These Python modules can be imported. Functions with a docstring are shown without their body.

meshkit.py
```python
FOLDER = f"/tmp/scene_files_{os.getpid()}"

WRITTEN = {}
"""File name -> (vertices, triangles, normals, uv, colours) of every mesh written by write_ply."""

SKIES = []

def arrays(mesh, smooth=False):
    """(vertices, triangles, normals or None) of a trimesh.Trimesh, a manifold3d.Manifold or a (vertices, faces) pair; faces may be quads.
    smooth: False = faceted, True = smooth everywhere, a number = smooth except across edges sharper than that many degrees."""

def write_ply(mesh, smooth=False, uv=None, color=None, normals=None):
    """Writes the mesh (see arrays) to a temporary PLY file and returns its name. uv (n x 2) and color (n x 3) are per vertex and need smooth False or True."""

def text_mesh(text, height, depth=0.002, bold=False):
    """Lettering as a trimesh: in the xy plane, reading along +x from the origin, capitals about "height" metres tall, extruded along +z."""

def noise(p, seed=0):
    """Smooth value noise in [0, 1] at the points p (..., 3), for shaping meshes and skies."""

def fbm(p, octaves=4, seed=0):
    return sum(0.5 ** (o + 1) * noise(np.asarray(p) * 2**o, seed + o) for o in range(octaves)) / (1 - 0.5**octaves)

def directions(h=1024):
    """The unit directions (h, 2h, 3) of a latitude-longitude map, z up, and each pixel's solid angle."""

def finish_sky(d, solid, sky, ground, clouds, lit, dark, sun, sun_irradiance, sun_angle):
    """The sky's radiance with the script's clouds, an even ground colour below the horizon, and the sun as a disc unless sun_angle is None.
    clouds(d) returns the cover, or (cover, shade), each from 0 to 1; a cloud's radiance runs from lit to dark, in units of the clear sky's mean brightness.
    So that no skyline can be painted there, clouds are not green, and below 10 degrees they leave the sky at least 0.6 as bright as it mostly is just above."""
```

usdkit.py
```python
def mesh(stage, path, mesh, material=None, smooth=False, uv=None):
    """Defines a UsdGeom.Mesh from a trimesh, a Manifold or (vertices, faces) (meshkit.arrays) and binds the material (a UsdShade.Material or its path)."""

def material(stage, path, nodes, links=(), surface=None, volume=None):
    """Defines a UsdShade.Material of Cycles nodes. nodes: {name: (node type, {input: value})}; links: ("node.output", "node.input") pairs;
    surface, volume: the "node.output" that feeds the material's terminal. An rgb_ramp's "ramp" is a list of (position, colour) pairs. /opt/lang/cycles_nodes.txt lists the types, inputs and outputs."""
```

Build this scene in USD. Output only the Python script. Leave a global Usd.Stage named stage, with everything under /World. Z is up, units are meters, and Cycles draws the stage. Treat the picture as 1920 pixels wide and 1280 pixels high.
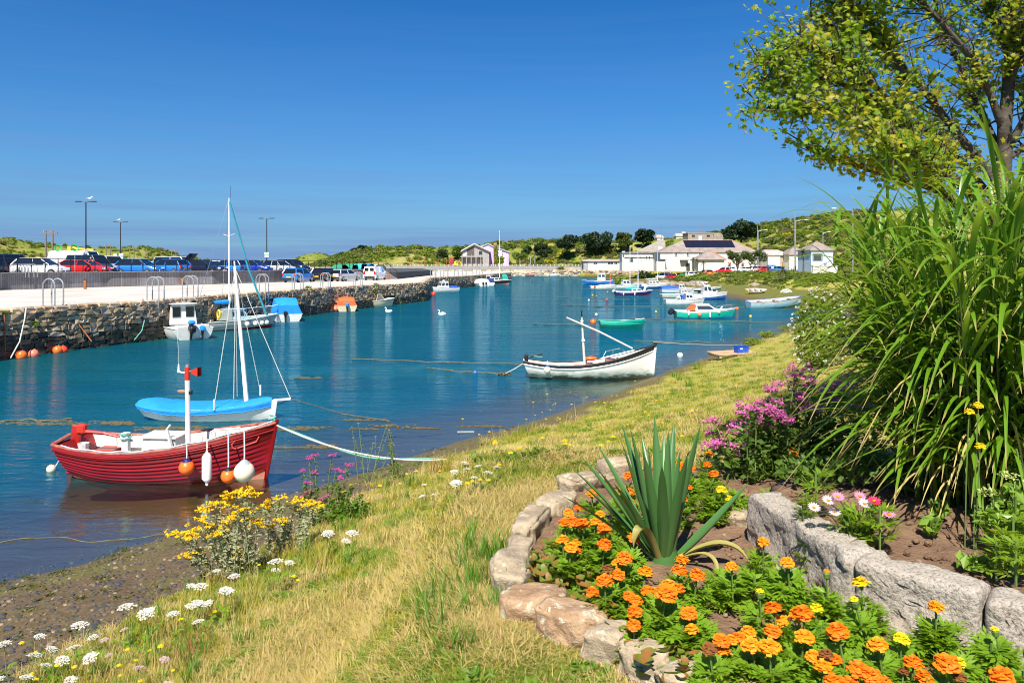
import math, random
import numpy as np, trimesh, usdkit, meshkit
from pxr import Usd, UsdGeom, UsdLux, UsdShade, Gf, Vt, Sdf
from shapely.geometry import Polygon, LineString, Point
from shapely.ops import triangulate

stage = Usd.Stage.CreateInMemory()
UsdGeom.SetStageUpAxis(stage, UsdGeom.Tokens.z); UsdGeom.SetStageMetersPerUnit(stage, 1.0)
UsdGeom.Xform.Define(stage, '/World'); UsdGeom.Scope.Define(stage, '/World/Looks')
PI = math.pi
# ---------------------------------------------------------------- camera, sky, sun, exposure
EYE, HOR, FPX = 4.0, 498.0, 1400.0          # eye height over the water, horizon row and focal length in photograph pixels
cam = UsdGeom.Camera.Define(stage, '/World/Camera')
cam.CreateHorizontalApertureAttr(36.0); cam.CreateFocalLengthAttr(36.0 * FPX / 1920)
cam.CreateVerticalApertureOffsetAttr(-(640 - HOR) / 1920 * 36.0)
cam.CreateFStopAttr(0.0); cam.CreateClippingRangeAttr((0.1, 20000.0))
cam.AddTranslateOp().Set((0, 0, EYE)); cam.AddRotateXYZOp().Set((90, 0, 0))
cam.CreateExposureAttr(0.98)
SUN = np.array([-0.2, -0.98, 0.0]); SUN /= np.linalg.norm(SUN)
SUN_EL = math.radians(51)
SUN = np.array([SUN[0] * math.cos(SUN_EL), SUN[1] * math.cos(SUN_EL), math.sin(SUN_EL)])
sun = UsdLux.DistantLight.Define(stage, '/World/sun')
sun.CreateIntensityAttr(1.25); sun.CreateAngleAttr(0.53); sun.CreateNormalizeAttr(True); sun.CreateColorAttr(Gf.Vec3f(1.0, 0.94, 0.84))
sun.AddRotateXYZOp().Set((math.degrees(math.acos(SUN[2])), 0, math.degrees(math.atan2(SUN[1], SUN[0])) + 90))
dome = UsdLux.DomeLight.Define(stage, '/World/sky')
dome.CreateIntensityAttr(1.0)
SKY = usdkit.material(stage, '/World/Looks/sky_light', {
    'sky': ('sky_texture', {'sky_type': 'single_scattering', 'sun_disc': False, 'sun_elevation': SUN_EL, 'sun_rotation': math.atan2(SUN[0], SUN[1]),
                            'altitude': 0.0, 'air_density': 1.0, 'aerosol_density': 0.15, 'ozone_density': 3.0}),
    'hs': ('hsv', {'saturation': 1.4, 'value': 1.0, 'hue': 0.5}), 'ti': ('mix_color', {'blend_type': 'multiply', 'fac': 1.0, 'b': (0.4, 0.78, 1.0), 'use_clamp': False}),
    'tc': ('texture_coordinate', {}), 'sx': ('separate_xyz', {}),
    # long thin haze banks lying low over the sea
    'mp': ('mapping', {'scale': (2.2, 2.2, 60.0)}), 'nz': ('noise_texture', {'scale': 1.0, 'detail': 4.0, 'roughness': 0.55}),
    'nr': ('rgb_ramp', {'ramp': [(0.0, (.74, .74, .74)), (0.42, (.76, .76, .76)), (0.6, (1, 1, 1)), (1.0, (1, 1, 1))]}),
    'zr': ('rgb_ramp', {'ramp': [(0.0, (0.95, 0.95, 0.95)), (0.05, (0.85, 0.85, 0.85)), (0.09, (0.6, 0.6, 0.6)), (0.2, (0.25, 0.25, 0.25)), (.4, (0, 0, 0)), (1.0, (0, 0, 0))]}),
    'm': ('math', {'math_type': 'multiply'}), 'm2': ('math', {'math_type': 'multiply', 'value2': 1.0}),
    'mx': ('mix_color', {'b': (1.5, 2.6, 5.2), 'use_clamp': False}),
    'bg': ('background_shader', {'strength': 0.061})},
    [('sky.color', 'hs.color'), ('tc.generated', 'mp.vector'), ('mp.vector', 'nz.vector'), ('nz.fac', 'nr.fac'), ('tc.generated', 'sx.vector'), ('sx.z', 'zr.fac'),
     ('nr.color', 'm.value1'), ('zr.color', 'm.value2'), ('m.value', 'm2.value1'), ('m2.value', 'mx.fac'), ('hs.color', 'ti.a'), ('ti.result', 'mx.a'), ('mx.result', 'bg.color')], surface='bg.background')
UsdShade.MaterialBindingAPI.Apply(dome.GetPrim()).Bind(SKY)
dome.GetPrim().SetCustomDataByKey('kind', 'structure')

# ---------------------------------------------------------------- helpers
def G(u, v, z=0.0):                          # where the ray through a photograph pixel meets the level z
    y = (EYE - z) * FPX / (v - HOR); return np.array([(u - 960) / FPX * y, y, z])
def PX(u, v, y):                             # the point of that ray at depth y
    return np.array([(u - 960) / FPX * y, y, EYE - (v - HOR) / FPX * y])
_names = {}
def numbered(parent, name):
    k = (parent, name); n = _names.get(k, 0); _names[k] = n + 1
    return f'{parent}/{name}' + (f'_{n:03d}' if n else '')
def xf(prim, loc=(0, 0, 0), rz=0.0, sc=1.0, rx=0.0, ry=0.0):
    x = UsdGeom.Xformable(prim)
    x.AddTranslateOp().Set(tuple(map(float, loc))); x.AddRotateXYZOp().Set((math.degrees(rx), math.degrees(ry), math.degrees(rz)))
    s = (sc,) * 3 if np.ndim(sc) == 0 else sc
    x.AddScaleOp().Set(tuple(map(float, s)))
def tag(p, label=None, cat=None, group=None, kind=None):
    p = p.GetPrim() if hasattr(p, 'GetPrim') else p
    for k, t in (('label', label), ('category', cat), ('group', group), ('kind', kind)):
        if t: p.SetCustomDataByKey(k, t)
    return p
_ORD = 'first second third fourth fifth sixth seventh eighth ninth tenth eleventh twelfth thirteenth fourteenth fifteenth sixteenth seventeenth eighteenth nineteenth twentieth'.split()
def nth(i, n): return 'leftmost' if i == 0 else 'rightmost' if i == n - 1 else (_ORD[i] + ' from left' if i < 20 and i <= n / 2 else _ORD[n - 1 - i] + ' from right' if n - 1 - i < 20 else 'in the middle')
def thing(name, label, cat, loc=(0, 0, 0), rz=0.0, group=None, sc=1.0, rx=0.0, ry=0.0):
    x = UsdGeom.Xform.Define(stage, numbered('/World', name)); xf(x, loc, rz, sc, rx, ry)
    return tag(x, label, cat, group)
def dup(src, loc, rz=0.0, label=None, group=None, sc=1.0, rx=0.0, ry=0.0, name=None, cat=None):
    was = src.GetCustomData()
    p = thing(name or src.GetName().rstrip('0123456789').rstrip('_'), label or was['label'], cat or was['category'], loc, rz, group or was.get('group'), sc, rx, ry)
    p.GetReferences().AddInternalReference(src.GetPath()); p.SetInstanceable(True)
    return p
class MB:                                    # collects shapes into one mesh
    def __init__(s): s.v, s.f, s.n = [], [], 0
    def add(s, v, f):
        v = np.asarray(v, float).reshape(-1, 3); f = np.asarray(f, int)
        if f.shape[1] == 4: f = np.vstack([f[:, [0, 1, 2]], f[:, [0, 2, 3]]])
        s.v.append(v); s.f.append(f + s.n); s.n += len(v); return s
    def tm(s, m, T=None):
        v = np.asarray(m.vertices); v = v if T is None else v @ np.asarray(T)[:3, :3].T + np.asarray(T)[:3, 3]
        return s.add(v, m.faces)
    def box(s, c, d, rz=0.0, ch=0.0, ry=0.0, taper=1.0):   # centre, full size, chamfered when ch
        if ch:
            x, y, z = np.asarray(d) / 2; p = []
            for sx in (-1, 1):
                for sy in (-1, 1):
                    for sz in (-1, 1): p += [(sx * (x - ch), sy * (y - ch), sz * z), (sx * (x - ch), sy * y, sz * (z - ch)), (sx * x, sy * (y - ch), sz * (z - ch))]
            m = trimesh.convex.convex_hull(np.array(p)); v, f = np.array(m.vertices), np.array(m.faces)
        else:
            v = np.array([(i, j, k) for i in (-.5, .5) for j in (-.5, .5) for k in (-.5, .5)]) * d
            f = np.array([[0, 1, 3, 2], [4, 6, 7, 5], [0, 4, 5, 1], [2, 3, 7, 6], [0, 2, 6, 4], [1, 5, 7, 3]])
        if taper != 1.0:
            t = (v[:, 2:] / d[2] + .5); v = v * np.hstack([1 - t * (1 - taper), 1 - t * (1 - taper), np.ones_like(t)])
        if ry: v = v @ np.array([[math.cos(ry), 0, -math.sin(ry)], [0, 1, 0], [math.sin(ry), 0, math.cos(ry)]])
        if rz: v = v @ np.array([[math.cos(rz), math.sin(rz), 0], [-math.sin(rz), math.cos(rz), 0], [0, 0, 1]])
        return s.add(v + np.asarray(c), f)
    def tube(s, pts, r, n=6, cap=True):
        p = np.asarray(pts, float); k = len(p); r = np.broadcast_to(np.asarray(r, float), (k,))
        t = np.gradient(p, axis=0); t /= np.maximum(np.linalg.norm(t, axis=1, keepdims=True), 1e-9)
        a = np.array([0, 0, 1.0]) if abs(t[0][2]) < .9 else np.array([1.0, 0, 0]); ring = []
        u = np.cross(t[0], a); u /= np.linalg.norm(u)
        for i in range(k):
            u = u - t[i] * (u @ t[i]); u /= max(np.linalg.norm(u), 1e-9); w = np.cross(t[i], u)
            an = np.arange(n) * 2 * PI / n
            ring.append(p[i] + r[i] * (np.cos(an)[:, None] * u + np.sin(an)[:, None] * w))
        v = np.vstack(ring); i, j = np.meshgrid(np.arange(k - 1), np.arange(n), indexing='ij'); i, j = i.ravel(), j.ravel(); j2 = (j + 1) % n
        s.add(v, np.stack([i * n + j, i * n + j2, (i + 1) * n + j2, (i + 1) * n + j], 1))
        if cap and n > 2:
            for q, o in ((0, -1), (k - 1, 1)):
                s.add(ring[q], [(0, b + 1, b) if o < 0 else (0, b, b + 1) for b in range(1, n - 1)])
        return s
    def ball(s, c, r, sub=2, q=(1, 1, 1)):
        m = trimesh.creation.icosphere(sub); return s.add(np.asarray(m.vertices) * r * np.asarray(q) + np.asarray(c), m.faces)
    def grid(s, g, closed=False, flip=False):            # g: (a, b, 3) points
        a, b = g.shape[:2]; bb = b if closed else b - 1
        i, j = np.meshgrid(np.arange(a - 1), np.arange(bb), indexing='ij'); i, j = i.ravel(), j.ravel(); j2 = (j + 1) % b
        q = np.stack([i * b + j, i * b + j2, (i + 1) * b + j2, (i + 1) * b + j], 1)
        return s.add(g.reshape(-1, 3), q[:, ::-1] if flip else q)
    def lathe(s, prof, n=12, c=(0, 0, 0)):               # (r, z) profile about z
        pr = np.asarray(prof, float); an = np.arange(n) * 2 * PI / n
        g = np.stack([pr[:, :1] * np.cos(an), pr[:, :1] * np.sin(an), np.repeat(pr[:, 1:], n, 1)], -1) + np.asarray(c)
        return s.grid(g, closed=True, flip=False)
    def extrude(s, poly, z0, z1):
        m = trimesh.creation.extrude_polygon(poly if isinstance(poly, Polygon) else Polygon(poly), z1 - z0, engine='earcut')
        return s.add(np.asarray(m.vertices) + (0, 0, z0), m.faces)
    def side(s, poly, y0, y1):                           # (x, z) outline extruded along y
        m = trimesh.creation.extrude_polygon(Polygon(poly), y1 - y0, engine='earcut'); v = np.asarray(m.vertices)
        return s.add(np.stack([v[:, 0], v[:, 2] + y0, v[:, 1]], 1), m.faces[:, ::-1])
    def get(s): return np.vstack(s.v), np.vstack(s.f)
def part(parent, name, mesh, mat, smooth=False, label=None, kind=None, attrs=None):
    path = numbered(str(parent.GetPath()) if parent is not None else '/World', name)
    if isinstance(mesh, MB): mesh = mesh.get()
    m = usdkit.mesh(stage, path, mesh, mat, smooth)
    for k, a in (attrs or {}).items():
        UsdGeom.PrimvarsAPI(m).CreatePrimvar(k, Sdf.ValueTypeNames.FloatArray, 'vertex').Set(Vt.FloatArray.FromNumpy(np.asarray(a, np.float32)))
    p = m.GetPrim()
    if label: p.SetCustomDataByKey('label', label)
    if kind: p.SetCustomDataByKey('kind', kind)
    return p
def obj(name, mesh, mat, label=None, cat=None, group=None, kind=None, smooth=False, attrs=None):
    return tag(part(None, name, mesh, mat, smooth, attrs=attrs), label, cat, group, kind)
def scatter(name, protos, pos, rot, sc, idx, label=None, cat=None, kind='stuff', parent='/World'):
    pi = UsdGeom.PointInstancer.Define(stage, numbered(parent, name)); base = str(pi.GetPath()); rel = pi.CreatePrototypesRel()
    for k, (mesh, mat, sm) in enumerate(protos):
        m = usdkit.mesh(stage, f'{base}/kinds_{k:03d}', mesh.get() if isinstance(mesh, MB) else mesh, mat, sm); rel.AddTarget(m.GetPath())
    n = len(pos); pi.CreateProtoIndicesAttr(Vt.IntArray.FromNumpy(np.asarray(idx, np.int32)))
    pi.CreatePositionsAttr(Vt.Vec3fArray.FromNumpy(np.asarray(pos, np.float32)))
    a = np.asarray(rot) / 2; q = Vt.QuathArray([Gf.Quath(float(math.cos(x)), 0, 0, float(math.sin(x))) for x in a]); pi.CreateOrientationsAttr(q)
    s = np.asarray(sc, np.float32); s = np.repeat(s[:, None], 3, 1) if s.ndim == 1 else s
    pi.CreateScalesAttr(Vt.Vec3fArray.FromNumpy(np.ascontiguousarray(s)))
    return tag(pi, label, cat, kind=kind)

# ---------------------------------------------------------------- materials
_mats = {}
def mat(name, col, rough=0.6, var=0.15, scale=5.0, bump=0.0, bscale=None, metal=0.0, coat=0.0, col2=None, spec=0.5, world=False, detail=4.0, lo=0.3, hi=0.7, bdist=0.02):
    if name in _mats: return _mats[name]
    c = np.array(col, float); c2 = np.array(col2, float) if col2 is not None else np.clip(c * (1 + var), 0, .95); c1 = c if col2 is not None else c * (1 - var)
    n = {'tc': ('geometry' if world else 'texture_coordinate', {}), 'n': ('noise_texture', {'scale': scale, 'detail': detail, 'roughness': 0.6}),
         'r': ('rgb_ramp', {'ramp': [(0, c1), (lo, c1), (hi, c2), (1, c2)]}),
         'p': ('principled_bsdf', {'roughness': rough, 'metallic': metal, 'coat_weight': coat, 'specular_ior_level': spec})}
    src = 'tc.position' if world else 'tc.object'
    l = [(src, 'n.vector'), ('n.fac', 'r.fac'), ('r.color', 'p.base_color')]
    if bump:
        n['bn'] = ('noise_texture', {'scale': bscale or scale * 4, 'detail': 5.0, 'roughness': 0.65}); n['b'] = ('bump', {'strength': bump, 'distance': bdist})
        l += [(src, 'bn.vector'), ('bn.fac', 'b.height'), ('b.normal', 'p.normal')]
    _mats[name] = usdkit.material(stage, '/World/Looks/' + name, n, l, surface='p.BSDF'); return _mats[name]
def leafmat(name, col, col2, trans=0.3, rough=0.5, tcol=None, spec=0.35, patch=0.0, pcol=None):
    """Leaves: tone varies from leaf to leaf; light passes through them."""
    if name in _mats: return _mats[name]
    c, c2 = np.array(col, float), np.array(col2, float); t = np.array(tcol, float) if tcol is not None else np.clip((c + c2) / 2 * np.array([1.9, 1.8, 0.8]), 0, .8)
    n = {'g': ('geometry', {}), 'r': ('rgb_ramp', {'ramp': [(0, c), (1, c2)]}), 'p': ('principled_bsdf', {'roughness': rough, 'specular_ior_level': spec}),
         't': ('translucent_bsdf', {'color': t}), 'm': ('mix_closure', {'fac': trans})}
    l = [('g.random_per_island', 'r.fac'), ('p.BSDF', 'm.closure1'), ('t.BSDF', 'm.closure2')]
    if patch:
        n |= {'n': ('noise_texture', {'scale': patch, 'detail': 2.0}), 'pr': ('rgb_ramp', {'ramp': [(0, (0, 0, 0)), (.45, (0, 0, 0)), (.62, (1, 1, 1)), (1, (1, 1, 1))]}), 'mx': ('mix_color', {'b': pcol})}
        l += [('g.position', 'n.vector'), ('n.fac', 'pr.fac'), ('pr.color', 'mx.fac'), ('r.color', 'mx.a'), ('mx.result', 'p.base_color')]
    else: l += [('r.color', 'p.base_color')]
    _mats[name] = usdkit.material(stage, '/World/Looks/' + name, n, l, surface='m.closure'); return _mats[name]
def glassmat(name, tint=(0.03, 0.04, 0.05)):
    if name in _mats: return _mats[name]
    _mats[name] = usdkit.material(stage, '/World/Looks/' + name, {'f': ('fresnel', {'IOR': 1.6}), 'd': ('principled_bsdf', {'base_color': tint, 'roughness': 0.15, 'specular_ior_level': .6}),
        't': ('transparent_bsdf', {'color': (0.35, 0.4, 0.42)}), 'a': ('mix_closure', {'fac': 0.3}), 'g': ('glossy_bsdf', {'roughness': 0.03, 'color': (1, 1, 1)}), 'm': ('mix_closure', {})},
        [('f.fac', 'm.fac'), ('d.BSDF', 'a.closure1'), ('t.BSDF', 'a.closure2'), ('a.closure', 'm.closure1'), ('g.BSDF', 'm.closure2')], surface='m.closure'); return _mats[name]
def smooth01(x): x = np.clip(x, 0, 1); return x * x * (3 - 2 * x)
# ---------------------------------------------------------------- the shore, the ground, the water
SHORE = np.array([G(u, v)[:2] for u, v in ((-900, 1500), (-300, 1190), (0, 1095), (150, 1058), (300, 1008), (420, 965), (550, 925), (700, 880), (850, 830), (1000, 790), (1130, 745), (1210, 712),
        (1260, 692), (1310, 675), (1365, 655), (1430, 632), (1490, 615), (1550, 601), (1600, 590), (1540, 580), (1480, 576), (1400, 562), (1335, 550), (1290, 544), (1250, 539), (1200, 530), (1150, 522.5), (1105, 519))])
_wp = np.vstack([SHORE, [(20, 330), (-400, 330), (-400, -5)]])
def shore_d(x, y):                           # signed distance from the water's edge, positive on land
    x, y = np.asarray(x, float), np.asarray(y, float); best = np.full(x.shape, 1e9)
    for a, b in zip(SHORE[:-1], SHORE[1:]):
        d = b - a; t = np.clip(((x - a[0]) * d[0] + (y - a[1]) * d[1]) / (d @ d), 0, 1)
        best = np.minimum(best, (x - a[0] - t * d[0]) ** 2 + (y - a[1] - t * d[1]) ** 2)
    ins = np.zeros(x.shape, bool)
    for a, b in zip(_wp, np.roll(_wp, -1, 0)):
        with np.errstate(divide='ignore', invalid='ignore'):
            ins ^= ((a[1] > y) != (b[1] > y)) & (x < (b[0] - a[0]) * (y - a[1]) / (b[1] - a[1]) + a[0])
    return np.where(ins, -1, 1) * np.sqrt(best)
def ground_z(x, y, fine=True):
    x, y = np.asarray(x, float), np.asarray(y, float); d = shore_d(x, y)
    near = np.interp(d, [-14, -6, -2, 0, 1, 3.8, 5.5, 8.5, 10.7, 14, 60], [-1.6, -.75, -.28, 0, .2, .75, 1.25, 2.2, 2.46, 2.5, 2.6])
    farb = np.interp(d, [-30, -8, 0, 6, 12, 16, 22, 40, 400], [-2, -.6, 0, .35, .7, 1.5, 2.3, 2.5, 2.6])
    z = near + (farb - near) * smooth01((y - 40) / 18)
    if fine:
        p = np.stack([x, y, 0 * x], -1); land = smooth01((d + 1) / 4)
        z = z + land * ((meshkit.fbm(p * .55, 3, 5) - .5) * .22 + (meshkit.fbm(p * 3.1, 2, 8) - .5) * .05 * (np.hypot(x, y) < 60))
    wb = smooth01((x + 1.05) / .95) * smooth01((7.6 - y) / 1.6); z = z * (1 - wb) + (2.46 + .25 * (z - near)) * wb
    return z
def hit(u, v, h=0.0):                        # the base, on the ground, of something of height h whose top shows at that pixel
    d = np.array([(u - 960) / FPX, 1.0, -(v - HOR) / FPX]); y = np.concatenate([np.arange(1.2, 30, .02), np.arange(30, 160, .1)])
    zz = EYE + d[2] * y - h; below = zz <= ground_z(d[0] * y, y)
    k = int(np.argmax(below)) if below.any() else len(y) - 1
    return np.array([d[0] * y[k], y[k], float(zz[k])])
BW = lambda y: np.interp(y, [5, 7, 9, 12, 15, 20, 40], [3.7, 3.5, 2.9, 1.6, .95, .7, .6])   # width of the bare beach

th = np.radians(np.concatenate([np.linspace(-100, -42, 60)[:-1], np.linspace(-42, 42, 560), np.linspace(42, 100, 60)[1:]]))
rr = .7 * 1.0198 ** np.arange(440)
R, T = np.meshgrid(rr, th, indexing='ij'); gx, gy = R * np.sin(T), R * np.cos(T)
gd = shore_d(gx, gy); gz = ground_z(gx, gy)
gz = np.where(gy > 312, np.maximum(gz, 2.4), gz)
_n = meshkit.fbm(np.stack([gx, gy, 0 * gx], -1) * 1.3, 4, 3)
grass_w = smooth01((gd - BW(gy) + (_n - .5) * 1.6) / .7) * np.where(gy > 45, smooth01((gd - 11 + (_n - .5) * 10) / 3), 1)
algae = np.where(gy > 45, smooth01((gd - .8) / 2) * .9, smooth01(1 - abs(gd - .5) / .8) * .45 + smooth01((_n - .5) * 5) * .3)
wet = smooth01(1 - (gd - .05) / .6)
mb = MB().grid(np.stack([gx, gy, gz], -1), flip=True)
def ground_material():
    n = {'g': ('geometry', {}), 'aw': ('attribute', {'attribute': 'grass_w'}), 'aa': ('attribute', {'attribute': 'algae'}), 'at': ('attribute', {'attribute': 'wet'}),
         'n1': ('noise_texture', {'scale': .9, 'detail': 6.0, 'roughness': .65}), 'n2': ('noise_texture', {'scale': 14., 'detail': 5.0, 'roughness': .7}), 'n3': ('noise_texture', {'scale': 90., 'detail': 3.0}),
         'vo': ('voronoi_texture', {'scale': 26.0}),
         'lawn': ('rgb_ramp', {'ramp': [(0, (.09, .13, .01)), (.36, (.17, .2, .016)), (.5, (.27, .27, .035)), (.64, (.38, .32, .08)), (1, (.46, .37, .13))]}),
         'lm': ('mix_color', {'fac': .45}), 'fine': ('rgb_ramp', {'ramp': [(0, (.12, .13, .012)), (.5, (.3, .25, .045)), (1, (.52, .41, .16))]}),
         'beach': ('rgb_ramp', {'ramp': [(0, (.04, .027, .013)), (.4, (.085, .056, .028)), (.6, (.13, .09, .05)), (1, (.16, .13, .09))]}),
         'bv': ('mix_color', {'fac': .35}), 'alg': ('rgb_ramp', {'ramp': [(0, (.04, .04, .008)), (.5, (.12, .125, .015)), (1, (.24, .23, .03))]}),
         'mf': ('math', {'math_type': 'multiply'}), 'nr': ('rgb_ramp', {'ramp': [(0, (0, 0, 0)), (.42, (0, 0, 0)), (.58, (1, 1, 1)), (1, (1, 1, 1))]}), 'mA': ('mix_color', {}),
         'mW': ('mix_color', {'b': (.12, .088, .045)}), 'mG': ('mix_color', {}), 'wr': ('math', {'math_type': 'multiply_add', 'value2': -.5, 'value3': .9}),
         'wf': ('math', {'math_type': 'multiply', 'value2': .6}),
         'b': ('bump', {'strength': .9, 'distance': .03}), 'p': ('principled_bsdf', {'specular_ior_level': .3})}
    l = [(f'g.position', f'{k}.vector') for k in ('n1', 'n2', 'n3', 'vo')]
    l += [('n1.fac', 'lawn.fac'), ('n2.fac', 'fine.fac'), ('lawn.color', 'lm.a'), ('fine.color', 'lm.b'), ('n2.fac', 'beach.fac'), ('beach.color', 'bv.a'), ('vo.color', 'bv.b'),
          ('n2.fac', 'alg.fac'), ('n1.fac', 'nr.fac'), ('nr.color', 'mf.value1'), ('aa.fac', 'mf.value2'), ('aa.fac', 'mA.fac'), ('beach.color', 'mA.a'), ('alg.color', 'mA.b'),
          ('at.fac', 'wf.value1'), ('wf.value', 'mW.fac'), ('mA.result', 'mW.a'), ('aw.fac', 'mG.fac'), ('mW.result', 'mG.a'), ('lm.result', 'mG.b'), ('mG.result', 'p.base_color'),
          ('n2.fac', 'b.height'), ('b.normal', 'p.normal'), ('at.fac', 'wr.value1'), ('wr.value', 'p.roughness')]
    return usdkit.material(stage, '/World/Looks/ground_cover', n, l, surface='p.BSDF')
GROUND = ground_material()
obj('ground', mb, GROUND, kind='structure', smooth=True, attrs={'grass_w': grass_w.ravel(), 'algae': algae.ravel(), 'wet': wet.ravel()})

# water: one sheet; it is clear where it is shallow
rw = 2.2 * 1.028 ** np.arange(185); rw = rw[rw < 335]; tw = np.radians(np.linspace(-75, 62, 420))
R, T = np.meshgrid(rw, tw, indexing='ij'); wx, wy = R * np.sin(T), R * np.cos(T)
wdeep = np.clip(-ground_z(wx, wy, False), 0, 3)
WATER = usdkit.material(stage, '/World/Looks/sea_water', {
    'g': ('geometry', {}), 'd': ('attribute', {'attribute': 'water_depth'}), 'calm': ('attribute', {'attribute': 'ripple'}),
    'm3': ('mapping', {'scale': (.035, .16, 1.0), 'rotation': (0, 0, .12)}), 'm1': ('mapping', {'scale': (.55, 1.5, 1.0), 'rotation': (0, 0, .15)}), 'm2': ('mapping', {'scale': (2.0, 5.5, 1.0), 'rotation': (0, 0, -.1)}),
    'n1': ('noise_texture', {'scale': 1.0, 'detail': 4.0, 'roughness': .55, 'distortion': .4}), 'n2': ('noise_texture', {'scale': 1.0, 'detail': 4.0, 'roughness': .6, 'distortion': .6}),
    'n3': ('noise_texture', {'scale': 1.0, 'detail': 5.0, 'roughness': .6}), 'hs': ('math', {'math_type': 'multiply_add', 'value2': 2.2}), 'h': ('math', {'math_type': 'multiply'}), 'gm': ('math', {'math_type': 'multiply'}), 'gu': ('rgb_ramp', {'ramp': [(0, (.55, .55, .55)), (.4, (.6, .6, .6)), (.62, (1.7, 1.7, 1.7)), (1, (1.7, 1.7, 1.7))]}),
    'b': ('bump', {'strength': .85, 'distance': .085}),
    'body': ('rgb_ramp', {'ramp': [(0, (.04, .032, .016)), (.12, (.022, .03, .022)), (.3, (.006, .032, .034)), (.5, (.004, .048, .055)), (1, (.001, .068, .082))]}),
    'dr': ('rgb_ramp', {'ramp': [(0, (0, 0, 0)), (.08, (.05, .05, .05)), (.2, (.18, .18, .18)), (.36, (.5, .5, .5)), (.52, (.9, .9, .9)), (.7, (1, 1, 1)), (1, (1, 1, 1))]}), 'dd': ('math', {'math_type': 'multiply', 'value2': .26}), 'lw': ('layer_weight', {'blend': .5}), 'co': ('math', {'math_type': 'subtract', 'value1': 1.04}), 'pa': ('math', {'math_type': 'divide'}),
    'pq': ('math', {'math_type': 'multiply'}), 'pt': ('mix_color', {'b': (.001, .054, .094)}), 'pr': ('rgb_ramp', {'ramp': [(0, (0, 0, 0)), (.4, (0, 0, 0)), (.65, (.8, .8, .8)), (1, (.8, .8, .8))]}),
    'df': ('diffuse_bsdf', {}), 'tr': ('transparent_bsdf', {'color': (.76, .80, .62)}), 'a': ('mix_closure', {}), 'gl': ('glossy_bsdf', {'roughness': .04, 'color': (.6, .9, 1.0)}),
    'fr': ('fresnel', {'IOR': 1.33}), 'fm': ('math', {'math_type': 'multiply', 'value2': .34}), 'm': ('mix_closure', {})},
    [('g.position', 'm1.vector'), ('g.position', 'm2.vector'), ('m1.vector', 'n1.vector'), ('m2.vector', 'n2.vector'), ('g.position', 'm3.vector'), ('m3.vector', 'n3.vector'), ('n3.fac', 'gu.fac'), ('gu.color', 'gm.value1'), ('calm.fac', 'gm.value2'), ('n1.fac', 'hs.value1'), ('n2.fac', 'hs.value3'),
     ('hs.value', 'h.value1'), ('gm.value', 'h.value2'), ('h.value', 'b.height'), ('b.normal', 'gl.normal'), ('b.normal', 'fr.normal'), ('d.fac', 'dd.value1'), ('lw.facing', 'co.value2'), ('dd.value', 'pa.value1'), ('co.value', 'pa.value2'), ('pa.value', 'dr.fac'), ('pa.value', 'body.fac'),
     ('n3.fac', 'pr.fac'), ('pr.color', 'pq.value1'), ('dr.color', 'pq.value2'), ('pq.value', 'pt.fac'), ('body.color', 'pt.a'), ('pt.result', 'df.color'), ('dr.color', 'a.fac'), ('tr.BSDF', 'a.closure1'), ('df.BSDF', 'a.closure2'), ('fr.fac', 'fm.value1'), ('fm.value', 'm.fac'),
     ('a.closure', 'm.closure1'), ('gl.BSDF', 'm.closure2')], surface='m.closure')
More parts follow.
